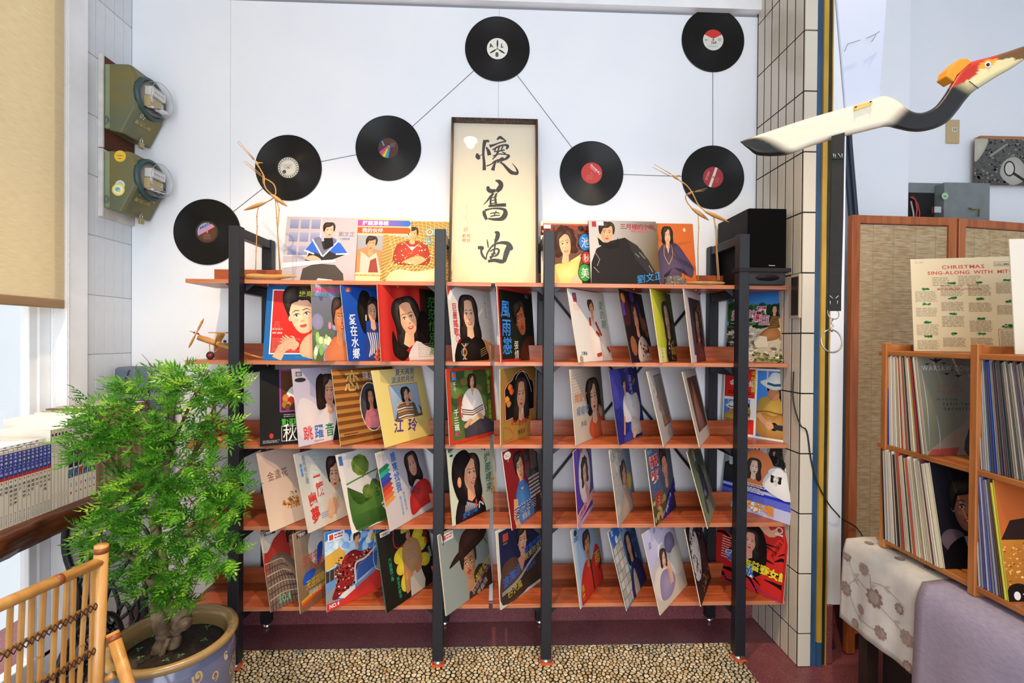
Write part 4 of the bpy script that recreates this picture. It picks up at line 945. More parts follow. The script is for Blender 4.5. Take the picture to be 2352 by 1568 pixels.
@cover
def R3a(a):
    a.field(lambda u, v: mixc(H('e0c9b4'), H('c4aea4'), max(0, min(1, v * 1.2 - u * .3))), 6); a.blob([(.75, .3), (.72, .5), (.86, .62), (1, .6), (1, .2)], 'dcb8a4', 'e8ccb8'); a.blob([(.8, .98), (.76, .8), (.84, .62), (.95, .6), (1.02, .8), (1, 1.02)], '6c3428', '8c4838')
    a.line([(.9, .62), (.78, .52), (.72, .46)], .04, 'd0947c', smooth=True); a.text('金盞花', .1, .62, .125, '6c4a38', rot=.04); a.speck(50, .3, .2, .58, .32, .015, .035, ['d88c4c', 'e0a86c', 'c8743c', 'e8c08c'], 3); a.speck(12, .38, .3, .56, .4, .008, .02, ['8c6c34', '6c7c3c'], 4)
    a.squeeze(0.85)
@cover
def R3b(a):
    a.field(lambda u, v: mixc(H('c9c2b8'), H('8d98a0'), max(0, min(1, v * 1.3 - .4))), 6); a.blob([(.2, .5), (.3, .8), (.5, .7), (.45, .4), (.3, .2)], 'b8bcb8', 'd4d4cc')
    for i in range(4): a.ring(.42, .9 - .06 * i, .08 + .02 * i, .06, .01, 'a8b4b8')
    a.blob([(.4, 0), (.5, .2), (.75, .24), (1, .2), (1, -.1)], 'd0bca4', 'e0d0bc'); a.person(.8, .58, .3, style='short', turn=-.1, rot=-.15, skin='e0b090', hair='1c1414', lip='c0504c', smile=0, neck=False)
    a.hand(.66, .2, .2, -.6, 'dca884'); a.hand(.55, .16, .18, -.4, 'e0b08c'); a.text('一', .3, .58, .17, 'c8342c', b=.025); a.text('簾', .32, .4, .19, 'c8342c', b=.012, rot=.05); a.text('幽', .12, .3, .19, 'c8342c', b=.025, rot=.08); a.text('夢', .12, .1, .2, 'c8342c', b=.025, rot=.08)
    a.text('鳳飛飛之歌', .13, .96, .075, '6c7c8c', vert=True); a.text('劉家昌', .06, .86, .055, '3c7cb8', vert=True, b=.02); a.lines(.33, .1, .5, .18, 3, '7c9cb8', .4)
    a.squeeze(0.72)
@cover
def R3c(a):
    a.bg('d3ccc0', 'bdbabb'); a.rect(.08, 0, 1, .96, 'c9c4bc', 'b0b0b4'); a.blob([(.08, .03), (.08, .56), (.14, .4), (.28, .3), (.44, .4), (.6, .58), (.8, .5), (1.1, .6), (1.1, .0), (.5, .02)], '3c5c28', '4c7430')
    a.rect(.08, .03, 1, .2, '2c4c20', '3c5c28'); a.line([(.08, .6), (.5, .66), (1, .72)], .02, '4c6c30')
    for x, y, r in ((.42, .8, .17), (.46, .44, .11)):
        for i in range(9): an = i * .7; a.ell(x + r * .55 * math.cos(an), y + r * .42 * math.sin(an), r * .5, r * .42, '4c6424' if i % 2 else '5c7430')
        a.ell(x, y, r * .7, r * .5, '587030', '6c843c'); a.line([(x, y - r * .5), (x, y - r)], .02, '6c5c2c')
    for i, c in enumerate(('2c3c6c', '6c2c2c', '8c6c2c', '4c2c3c', 'd0c8b8')): a.line([(.62 + .035 * i, .5), (.74 + .035 * i, .66), (.96 + .035 * i, .95)], .014, c)
    a.rect(.03, .85, .1, .97, '3c5c94'); a.text('金韻獎', .66, .14, .17, 'dcdcd0', b=.012, sx=.95); a.text('5', .6, .34, .16, '2c4a20')
    a.squeeze(0.8)
@cover
def R3d(a):
    a.field(lambda u, v: mixc(H('c0b8b8'), H('8f90ac'), max(0, min(1, u * .7 + v * .7 - .45))), 6)
    for i, c in enumerate(('2c6c4c', '2c9c7c', '2c4ca0', '3c3c8c', 'a83c34', 'c84a34', 'c86a3c', 'd08c4c')): a.poly([(-.02, .78 - .06 * i), (.17, .83 - .06 * i), (.22, .8 - .06 * i), (.17, .77 - .06 * i), (-.02, .72 - .06 * i)], c)
    a.blob([(.48, .05), (.5, .28), (.68, .42), (.92, .42), (1.02, .2), (1.02, .1), (.7, .08)], 'b82a28', 'cc3a34'); a.person(.68, .68, .22, style='long', skin='c89480', turn=-.1, rot=.12, lip='b04040', neck=False); a.blob([(.5, .06), (.52, .26), (.66, .38), (.9, .44), (1.02, .24), (.72, .12)], 'b82a28', 'd0403a')
    a.text('誰來找我', .26, .95, .135, '2c64b4', vert=True, b=.02, sx=.8); a.text('請你聽我說', .36, .4, .05, '6c9cc8', vert=True); a.text('難忘的季節', .28, .36, .05, '6c9cc8', vert=True); a.text('鄭怡', .5, .34, .12, '3c3444', shear=.3, rot=-.3); a.rect(.02, .95, .16, 1, 'c8c4a8'); a.text('GOTV', .03, .955, .04, '3c6c3c')
@cover
def R3e(a):
    a.bg('cdd0b4', 'c2c8b2'); a.blob([(.1, -.05), (.12, .24), (.3, .38), (.5, .3), (.66, .16), (.66, -.05)], '17141a', '28242c')
    for i in range(14): a.line([(.3 + .018 * i, .24 - .008 * i), (.26 + .018 * i, .1)], [.012, .004], 'c8c8d0')
    a.line([(.5, .1), (.52, .22), (.62, .22), (.66, .12)], .03, 'c84a34', smooth=True); a.line([(.56, .08), (.58, .16), (.66, .1)], .022, 'e0e0e0', smooth=True)
    a.person(.42, .58, .32, style='long', turn=.95, skin='dea280', rot=-.06, lip='c04c40'); a.blob([(.05, .6), (.12, .86), (.34, .93), (.46, .8), (.34, .7), (.28, .5), (.3, .2), (.14, .3)], '120e10', '2a2022')
    a.ell(.19, .52, .04, .07, 'd09068', 'e0a884')
    a.text('從那裡來', .74, .8, .14, '2c6c50', vert=True, shear=.15, b=.01); a.text('麗唱', .84, .42, .12, 'd8963c', vert=True, b=.01); a.text('玎玎', .72, .9, .09, 'b8342c', b=.01)
    for x, y, c in ((.68, .97, 'c8983c'), (.72, .88, '8c3c5c'), (.78, .86, '3c3c8c'), (.86, .9, '3c6cb0'), (.9, .97, '3c8c5c'), (.82, .97, 'b83c34')): a.ell(x, y, .02, .022, c)
    a.ring(.07, .95, .03, .014, .005, '4c4c44'); a.ell(.07, .9, .035, .015, '3c3c38'); a.text('愛唱小曲', .2, .03, .08, '3c7cc8', rot=.1, shear=.2)
@cover
def R3f(a):
    a.bg('8a1c22', '7c2026'); a.rect(.62, 0, 1, 1, '3c3838', '4c2428'); bokeh(a, ['8c2c30', '2c4440', '3c2c34', '6c3438', '4c5450'], 16, 7, .04, .09, (.6, .5, 1, 1)); 
    for i in range(5): a.line([(.78 + .04 * i, .6), (.8 + .035 * i, 1)], .01, 'a8a49c')
    a.blob([(.16, -.02), (.2, .34), (.34, .5), (.56, .46), (.66, .26), (.64, -.02)], '3c6ca8', '5088c4'); a.line([(.2, .34), (.14, .12), (.18, -.02)], .12, 'd0986c'); a.person(.42, .7, .25, style='short', skin='dda278', rot=.1, lip='b83434'); a.poly([(.32, .53), (.52, .53), (.54, .44), (.32, .44)], '3c6cac')
    a.lines(.62, .22, .98, .52, 6, 'cfc8c0', .55, 4, .1); a.text('落花時雨', .08, .1, .17, 'e0dcd8', shear=.2, b=.012); a.text('落花時雨', .075, .095, .17, '2c2c5c', shear=.2); a.text('李珮菁', .3, .03, .08, 'd8d0c8'); a.ell(.12, .93, .1, .05, 'd8d4cc'); a.text('海山', .06, .91, .05, 'a82c2c'); a.text('LS', .1, .85, .04, 'd8d4cc')
@cover
def R3g(a):
    a.bg('4c3c94', '54449c'); a.ell(.52, .56, .34, .38, 'cfc4cc', 'e6dcdc'); a.person(.52, .58, .24, style='curly', skin='e2b098', hair='241c1a', rot=.05, lip='b83038'); a.hand(.6, .28, .14, .1, 'deaa8c'); a.poly([(0, .06), (0, .18), (1, .26), (1, .14)], 'd8a8b0'); a.text('珍妮的畫像', .08, .09, .09, '9c2c5c', b=.02, rot=.08); a.text('甜心', .3, .9, .09, 'd88c3c', b=.02); a.rect(0, .0, 1, .06, 'b8a0c0'); a.ell(.85, .85, .08, .04, '6c7c3c')
@cover
def R3h(a):
    a.field(lambda u, v: mixc(H('a8a49c'), H('5c6c84'), max(0, min(1, u * 1.2 - .3 + v * .1))), 6); bokeh(a, ['8c8c90', '6c7888', 'b0aca4'], 12, 6, .06, .14); a.blob([(.2, 0), (.26, .2), (.5, .3), (.75, .18), (.8, 0)], 'a89888', 'c0b0a0'); a.ell(.8, .42, .12, .14, 'c8a83c', 'd8c060'); a.rect(.78, .5, .9, 1, '5c84b0'); a.person(.54, .52, .26, style='short', skin='c09078', hair='2a2020', smile=0, rot=.1)
    a.speck(30, .0, .3, .6, 1, .01, .03, ['c8c8c8', 'b8b4b0', '888890'], 5)
@cover
def R3i(a):
    a.bg('4c5468', '5c6078'); a.rect(0, 0, .55, .35, '3c3c24', '5c5c34'); bokeh(a, ['8c7c4c', '6c5c3c', '4c5c34', 'a89060'], 20, 8, .03, .07, (0, 0, .6, .3)); a.person(.66, .64, .26, style='updo', skin='d89474', rot=.14, lip='b82828', turn=.2, hair='1c1416'); a.blob([(.5, 0), (.6, .24), (.85, .3), (1, .2), (1, -.1)], '1c1c3c', '2c2c54')
    a.poly([(.3, 0), (.55, 0), (1, .3), (1, .42)], '2c2484'); a.text('情歌', .06, .74, .17, 'e8e0e0', b=.05, sx=1.1); a.text('情歌', .06, .74, .17, 'c42c2c', b=.02, sx=1.1); a.text('歡好', .08, .55, .16, 'e8e0e0', b=.05); a.text('歡好', .08, .55, .16, 'c42c2c', b=.02); a.text('五洲', .1, .42, .11, '3c74b4', b=.02); a.lines(.1, .2, .42, .4, 5, 'c83c3c', .5); a.text('夢醒不了情', .48, .04, .07, 'd8d8e8', rot=.55); a.text('愛國歌', .04, .93, .06, '6ca0c8', b=.02)
@cover
def R3j(a):
    a.field(lambda u, v: mixc(H('7c8468'), H('3c4c34'), max(0, min(1, v * .9))), 6); a.blob([(.35, .3), (.4, .7), (.56, .8), (.7, .5), (.66, .25)], '2c2c34', '4c4450'); bokeh(a, ['5c6c4c', '4c5c44', '6c7c70', '3c4438'], 18, 2, .05, .12); a.blob([(.42, .3), (.46, .66), (.58, .7), (.66, .3)], '2a2834', '443c50'); bokeh(a, ['5c547c', '8c4c50', '6c6c8c'], 8, 3, .03, .06, (.4, .15, .9, .4)); a.ell(.3, .93, .05, .03, 'b83c34')
@cover
def R3k(a):
    a.bg('cfcccf'); a.rect(0, 0, 1, .42, '2430b0'); a.rect(0, .0, 1, .16, 'b8b8d8'); a.rect(0, .16, 1, .26, '5c64c8'); a.rect(0, .3, 1, .34, 'b0b4d8'); a.rect(0, .42, 1, 1, 'b4b4b8', '8c8c90')
    a.rect(0, .44, .34, .92, '9a9a9e'); a.person(.1, .74, .12, style='man', skin='c8c8c8', hair='141414', turn=.8, lip='707070', blush=False, dress='303034', smile=0); a.person(.25, .6, .1, style='bob', skin='d0d0d0', hair='181818', turn=-.3, lip='686868', blush=False)
    a.rect(.66, .72, 1, 1, '1c201c', '2c2c28'); bokeh(a, ['2c2824', '3c3c34', '141614'], 10, 2, .03, .08, (.68, .74, 1, 1)); a.person(.72, .9, .04, style='man', skin='b08060', dress='1c1c1c'); a.person(.9, .86, .05, style='bob', skin='c08c68', dress='20201c')
    a.rect(.42, .86, .62, 1, 'b8b8bc'); a.person(.48, .92, .05, style='bob', skin='d0d0d0', hair='202020', blush=False); a.ell(.5, .64, .24, .26, 'd87c4c', 'e08c5c'); a.person(.46, .64, .15, style='long', skin='e6c8b0', smile=0, hair='3c2820', turn=.4); a.rect(.36, .38, .6, .46, 'd87c4c')
    a.blob([(.62, .4), (.66, .6), (.8, .62), (1, .7), (1, .3)], 'd8d8d8', 'ececec'); a.person(.78, .56, .1, style='bob', skin='d4d4d4', hair='161616', smile=0, blush=False, turn=-.2); a.blob([(.68, .6), (.7, .68), (.84, .7), (.9, .6)], 'e4e4e4', n=3); a.person(.93, .72, .11, style='man', skin='cacaca', hair='1c1c1c', smile=0, blush=False, turn=-.7, neck=False)
    a.lines(.3, .28, .66, .42, 5, 'd8d8c8', .5); a.text('小子唱', .18, .05, .14, 'e8e0d0', b=.05); a.text('小子子唱', .2, .05, .15, 'd88c2c', b=.02)
@cover
def R4a(a):
    a.bg('6c5c54', '98908c'); a.blob([(0, .3), (.05, .75), (.3, .95), (.6, .9), (.6, .4)], '9c2c24', 'b03a30'); a.blob([(-.05, .8), (.1, .98), (.45, 1.02), (.55, .96), (.3, .86), (.1, .72)], 'bcb4ac', 'd0c8c0'); a.blob([(.0, -.02), (.04, .5), (.28, .66), (.56, .62), (.9, .3), (1, -.02)], '6c5448', '8c7868')
    for i in range(9): a.line([(.06 + .08 * i, .0), (.1 + .07 * i, .3), (.12 + .055 * i, .6 - .03 * i)], .016, '3c2c2c', smooth=True)
    for i in range(8): a.line([(.02, .06 + .075 * i), (.4, .1 + .07 * i), (.9 - .06 * i, .04 + .07 * i)], .014, 'b09c8c' if i % 2 else '4c3834', smooth=True)
    a.person(.72, .76, .22, style='man', turn=.8, skin='a8684c', neck=True, shad=.5); a.text('SO.4', .22, .06, .12, '7cb88c', b=.06); a.text('SO.4', .22, .06, .12, '3c6c4c'); a.rect(.08, .93, .35, .99, '3c3430'); a.text('麗歌唱片', .09, .94, .045, 'e8e4e0', b=.02)
    a.squeeze(0.56)
@cover
def R4b(a):
    a.field(lambda u, v: mixc(H('7c5c3c'), H('94806c'), max(0, min(1, v * 1.2 - u * .3))), 6); a.rect(.7, .3, 1, 1, '2c2420', '241e1c'); a.poly([(.66, 1), (.66, .6), (.7, .6), (.7, 1)], 'c8a02c'); a.poly([(.7, 1), (.7, .6), (.76, .6), (.76, 1)], 'b8542c'); a.ell(.62, .72, .3, .26, 'c4c0bc', 'dad6d2', .2, 28); a.ring(.62, .72, .12, .1, .006, 'b0aca8')
    for i, c in enumerate(('c8a02c', 'c8642c', 'b8442c')): a.line([(.05, .12 - .03 * i), (.78 + .05 * i, .2 - .03 * i), (.82 + .05 * i, .55)], .035, c)
    a.blob([(.5, .48), (.56, .7), (.7, .72), (.62, .5)], '2c50b0', n=3); a.blob([(.12, .34), (.2, .44), (.46, .44), (.4, .36), (.2, .3)], '2c54b4', n=3); a.text('汪洋中', .14, .53, .14, 'c84c2c', b=.015, rot=.08, shear=.1); a.text('一條船', .3, .42, .13, 'c84c2c', b=.015, rot=.08, shear=.1); a.text('天涯孤情', .18, .24, .12, 'c8a83c', b=.012, shear=.2); a.text('抒情歌王', .24, .14, .08, 'd8d0c8'); a.rect(.08, .92, .42, .98, '3c3430'); a.text('麗歌唱片', .1, .93, .05, 'e8e4e0', b=.02); a.text('紅', .74, .24, .14, 'c8542c', b=.02)
    a.squeeze(0.7)
@cover
def R4c(a):
    a.bg('6ca0d8', '2c74c8'); bokeh(a, ['c0d4e8', 'a8c8e4', 'd8e4ec', '88b4e0'], 26, 4, .04, .12, (0, .55, .8, .85)); a.poly([(0, .52), (0, .7), (.26, .76), (.34, .66), (.4, .56)], 'd8a848'); a.poly([(0, .5), (.42, .54), (.42, .4), (0, .36)], '3c3430'); a.line([(.22, .82), (.3, .72), (.42, .68)], .02, 'd8dce0', smooth=True)
    for i in range(5): a.line([(.06 + .08 * i, .36), (.07 + .08 * i, .52)], .012, '8c8478')
    a.poly([(0, .3), (.3, .42), (.6, .36), (1, .5), (1, .2), (.4, .12), (0, .16)], '6c8cb4'); a.poly([(0, .02), (0, .22), (.16, .28), (.2, .12)], '8c8c90')
    a.blob([(.1, .12), (.18, .3), (.3, .58), (.48, .66), (.64, .6), (.82, .6), (.84, .5), (.6, .46), (.5, .3), (.38, .14)], '7c1c1c', '9c2c28')
    a.speck(150, .16, .16, .52, .62, .008, .022, ['c83c34', '2c1410', 'd8ccc0', 'a82c24', '14100f'], 6); a.speck(50, .5, .48, .82, .6, .008, .02, ['c83c34', 'd8ccc0', '2c1410', 'c8903c'], 7)
    a.person(.56, .78, .12, style='man', skin='d89c74', rot=-.05); a.line([(.52, .2), (.52, .46), (.72, .5), (1, .64)], .03, 'c8ccd4', smooth=True); a.line([(.55, .22), (.7, .26), (1, .4)], .03, 'b0b8c8'); a.poly([(.54, .24), (.56, .42), (1, .56), (1, .36)], '3c5c9c')
    a.poly([(.2, .12), (.28, .16), (.5, .2), (.5, .14), (.3, .08)], 'd8d8d4'); a.poly([(0, 0), (0, .1), (.3, .08), (1, .3), (1, 0)], 'c83830'); a.line([(.95, .95), (.86, .5), (.9, .3), (1, .24)], .008, 'e8e8e8', smooth=True)
    for i in range(9): an = 2.0 + i * .5; a.ell(.95 + .14 * math.cos(an), .86 + .16 * math.sin(an), .06, .035, 'e8e4d8' if i % 2 else 'd8b03c', None, an, 10)
    a.rect(.05, .87, .34, .97, 'e0e8ec'); a.rect(.07, .885, .14, .955, 'c84838'); a.lines(.16, .885, .32, .955, 2, 'b83c34', .5); a.text('NO.4', .04, .03, .07, 'f0ecec', b=.02); a.text('葉啟田', .93, .5, .08, 'c8b838', vert=True, b=.02)
    a.squeeze(0.82)
@cover
def R4d(a):
    a.bg('1c1a16', '262420'); a.line([(.32, .98), (.28, .78), (.36, .68), (.62, .74), (.8, .84), (.82, .98)], .018, 'b82c24', smooth=True)
    for x, y, r in ((.36, .58, .4), (.38, .42, .2), (.4, .22, 1.2), (.76, .74, .3), (.8, .58, .2), (.82, .36, -.4)): a.ell(x, y, .12, .09, 'c8b02c', 'd8c43c', r)
    a.blob([(.4, .06), (.4, .4), (.42, .64), (.56, .74), (.74, .66), (.78, .42), (.72, .3)], 'a07850', 'b88c60'); a.poly([(.46, -.02), (.5, .28), (.72, .3), (.78, .1), (.74, -.02)], 'c8bca8'); a.blob([(.4, .3), (.5, .36), (.56, .26), (.44, .22)], 'c88450', n=3); a.blob([(.62, .3), (.72, .38), (.74, .28), (.64, .24)], 'b87850', n=3)
    a.person(.56, .79, .11, style='man', skin='a87050'); a.blob([(.43, .85), (.49, .95), (.63, .96), (.69, .87), (.56, .84)], 'b8a040', 'd0bc5c', n=3); a.lines(.5, .46, .66, .62, 5, '7c6488', .2, 3); a.text('風雨美麗島', .14, .62, .06, '2c8c5c', vert=True, b=.02); a.text('再會夜都市', .24, .34, .055, '2c8c5c', vert=True, b=.02); a.text('溫泉風', .86, .82, .09, 'a82c28', vert=True, b=.01); a.text('主唱', .9, .5, .08, 'c8c8c4', vert=True); a.text('快快樂', .84, 1.0, .08, 'b8b038', vert=True); a.rect(.06, .92, .24, .98, 'd8d4cc'); a.text('麗歌唱片', .07, .93, .035, '3c3430', b=.02)
@cover
def R4e(a):
    a.field(lambda u, v: mixc(H('8a928c'), H('66706c'), max(0, min(1, u * .6 + v * .4 - .2))), 6); a.blob([(.5, -.05), (.55, .2), (.72, .36), (.9, .3), (1.05, .2), (1.05, -.05)], '3c2820', '4c3428'); a.person(.54, .45, .32, style='man', turn=-.35, skin='a87858', smile=0, stache=True, neck=True, rot=.06, brow=1.4, shad=.5)
    a.blob([(.14, .53), (.3, .65), (.5, .68), (.74, .7), (.92, .86), (.98, .76), (.88, .66), (.6, .59), (.34, .56)], '2a1a14', '3c261c'); a.blob([(.36, .62), (.39, .8), (.52, .9), (.74, .89), (.82, .74), (.6, .66)], '33201a', '4c3026', n=3)
    for i in range(3): a.line([(.86, .76), (.93 + .02 * i, .62 - .03 * i)], .008, '2a1a14')
    a.text('心酸酸女性無心', .6, .12, .1, 'b8a03c', rot=.5, b=.01, sx=.85); a.text('哀怨第一次流', .55, .02, .1, 'a88c84', rot=.5, b=.01, sx=.9); a.text('夜曲情', .66, -.04, .09, 'c0c0b4', rot=.5); a.rect(.05, .88, .28, .98, 'd0ccc4'); a.rect(.07, .9, .13, .96, 'b84838'); a.lines(.14, .9, .27, .97, 2, 'b85848', .5)
@cover
def R4f(a):
    a.bg('c9c7bc'); a.rect(.04, .04, 1, .97, '1c2038', '242848'); a.blob([(.04, .04), (.05, .44), (.2, .56), (.42, .52), (.6, .3), (.62, .04)], '4c342c', '5c4438'); a.person(.55, .7, .24, style='man', skin='d0987c', turn=.2, smile=0, neck=True, rot=-.05); a.poly([(.42, .5), (.5, .3), (.6, .46), (.5, .52)], 'c08468')
    a.poly([(.04, .04), (.04, .2), (.5, .26), (1, .42), (1, .04)], '3c3028'); 
    for i in range(3): a.line([(.04, .19 - .018 * i), (.4, .24 - .016 * i), (.7, .38 - .016 * i), (1, .48 - .014 * i)], .006, 'd8d8d8', smooth=True)
    a.text('寂寞的路', .58, .5, .11, '3464b8', rot=.15, b=.015); a.text('夜來的百花', .58, .42, .1, 'b8a03c', rot=.15, b=.012); a.text('浪淘沙', .08, .24, .14, '3068c0', rot=.2, b=.015); a.text('四港風', .16, .08, .11, 'b8a03c', rot=.12, b=.012); a.text('劉金龍', .6, .26, .08, '3468a8', rot=.15); a.rect(.12, .82, .24, .92, 'b8442c'); a.text('KING', .12, .78, .035, 'a8a048')
@cover
def R4g(a):
    a.bg('93aac4', '7f9cc0'); a.rect(.0, 0, .12, 1, 'b8c4cc', right='93aac4'); a.blob([(.12, -.05), (.14, .3), (.36, .48), (.56, .42), (.76, .56), (.9, .4), (.86, -.05)], 'b02c24', 'c43a2e'); a.person(.46, .64, .25, style='man', skin='b07854', smile=0, stache=True, brow=1.4, hair='14100e'); a.line([(.5, .44), (.54, .02)], .04, '4c2c1c'); a.line([(.78, .2), (.9, .3)], .04, '2c1c18'); a.text('忘他', .78, .94, .18, 'b8b43c', vert=True, b=.01, shear=.1); a.text('雨', .66, .3, .2, 'c8b838', b=.01); a.text('黃竹', .1, .24, .1, 'd0b83c', vert=True); a.ell(.12, .93, .05, .04, '2c3440'); a.lines(.06, .82, .2, .88, 2, '4c5868', .5)
@cover
def R4h(a):
    a.bg('4c6c9c', '3c6cac')
    for i in range(8):
        for j in range(3): a.rect(.02 + .13 * j, .02 + .11 * i, .14 + .13 * j, .12 + .11 * i, ['b8b0a0', 'a8a090', 'c4bcac'][(i + j) % 3])
    a.poly([(.05, .76), (0, .96), (.7, 1.02), (1, 1.0), (1, .92), (.5, .9)], '2c5ca8'); bokeh(a, ['4c74a8', '2c4c84', '6c8cb8'], 10, 3, .06, .14, (.5, .4, 1, .9)); a.blob([(.36, -.02), (.42, .26), (.6, .4), (.86, .34), (1.02, .1), (1.02, -.05)], '2c2c5c', '3c3c74'); a.blob([(.44, 0), (.5, .22), (.6, .3), (.64, .0)], 'b8b0a0', n=3)
    a.person(.6, .62, .2, style='long', skin='d09c80', turn=.2); a.text('小珮故事', .36, .86, .13, 'dce0e8', rot=.06, sx=.85); a.ell(.2, .84, .05, .05, 'c8ccd4'); a.text('愛', .06, .92, .08, 'd8d8d8')
@cover
def R4i(a):
    a.bg('c9b9a4', 'b4b0cc'); a.blob([(0, .55), (.2, .6), (.5, .7), (.8, .86), (1, 1), (0, 1.05)], 'b8b4d4', 'c8c4dc'); a.blob([(.0, .3), (.2, .5), (.5, .44), (.6, .3), (.2, .1)], 'd8c8b8', 'e4d8c8'); a.blob([(.55, .62), (.62, .78), (.85, .78), (.9, .62), (.72, .54)], '6c6480', '847ca0'); a.ell(.85, .4, .24, .18, 'cfc8bc', 'e0dcd0')
    a.blob([(.16, .12), (.2, .34), (.36, .42), (.58, .36), (.66, .2), (.44, .08)], '8c7c9c', 'a898b4'); a.person(.44, .54, .15, style='bob', skin='dcac94', turn=.3, rot=-.2, hair='3c2820', neck=False); a.line([(.3, .62), (.36, .72), (.5, .74)], .03, 'ece6e2', smooth=True); a.line([(.56, .2), (.58, .36), (.54, .48)], .06, 'dcae96', smooth=True); a.line([(.5, .2), (.52, .34), (.5, .44)], .05, 'd4a48c', smooth=True); a.text('水', .55, .9, .09, '4c68a8', shear=.3); a.text('冰', .3, .92, .08, '6c6c84', shear=.3); a.text('淡', .08, .78, .09, '6c6c88', shear=.2)
@cover
def R4j(a):
    a.bg('2c2426', '241c24'); a.blob([(.05, .35), (.1, .8), (.35, .95), (.55, .7), (.5, .4), (.3, .25)], 'c4c0bc', 'dad6d0')
    r = random.Random(5)
    for i in range(22):
        x, y = r.uniform(.08, .5), r.uniform(.34, .86); a.line([(x, y), (x + r.uniform(-.08, .1), y + r.uniform(-.06, .06)), (x + r.uniform(-.1, .1), y + r.uniform(-.1, .1))], .016, '1c1818', smooth=True)
    a.speck(40, .5, .6, 1, 1, .01, .03, ['8c3c3c', '3c5c8c', '6c5c3c', 'b0a8a0'], 3); a.speck(50, .3, .05, .8, .35, .012, .03, ['8c7c34', '6c3c2c', 'a0602c'], 4); a.rect(.55, .2, .9, .62, '40282c')
@cover
def R4k(a):
    a.bg('b82420', 'c02c26')
    r = random.Random(8)
    for i in range(22):
        x, y = r.uniform(-.1, .9), r.uniform(.0, 1); l = r.uniform(.2, .5); a.line([(x, y), (x + l * .5, y + r.uniform(-.03, .06)), (x + l, y - r.uniform(.02, .2))], [.01, r.uniform(.02, .06), .008], '120c0c', smooth=True)
    a.blob([(.28, .3), (.34, .62), (.42, .8), (.56, .96), (.68, .8), (.74, .6), (.72, .3), (.5, .16)], '140c0e', '2a1418'); a.person(.5, .64, .2, style='long', skin='e09c84', lip='b8343c', smile=0, turn=-.1); a.line([(.9, .94), (.76, .84), (.6, .98)], [.06, .1, .12], 'dca080', smooth=True); a.line([(.58, .98), (.62, .88)], .012, 'd8d8dc')
    a.ell(.12, .97, .09, .09, 'd0c04c'); a.ell(.12, .97, .06, .06, '4c2414'); a.text('愛的', .16, .3, .16, 'e8ecf4', b=.05); a.text('歌星', .16, .3, .16, '3464b4', b=.015); a.text('歌', .44, .2, .16, 'e8ecf4', b=.05); a.text('歌', .44, .2, .16, '3c74c0', b=.015); a.text('吉普賽女郎', .42, .3, .13, 'd8cc34', b=.04, rot=-.06, sx=.95)
    a.lines(.1, .3, .24, .62, 9, 'e8d0c8', .3, 4); a.line([(.05, .04), (.5, .06), (.98, .03)], .008, '4c3ca0'); a.text('Monika S', .84, .52, .08, '3c1414', rot=1.2, shear=.3); a.ell(.88, .92, .045, .045, 'd8c8c0'); a.ell(.88, .92, .03, .03, 'a82c28'); a.rect(.83, .85, .93, .87, 'e0d0c8')
    a.rect(.97, 0, 1, 1, 'a81c1c')

print_mat = MC('printed_sleeve_gloss', 0.55, 0.12, coat=0.05, coat_rough=0.15)
card_mat = M('sleeve_card', 'd2c8b4', 0.7, noise=40, col2='bfb49c')
SLV = .311
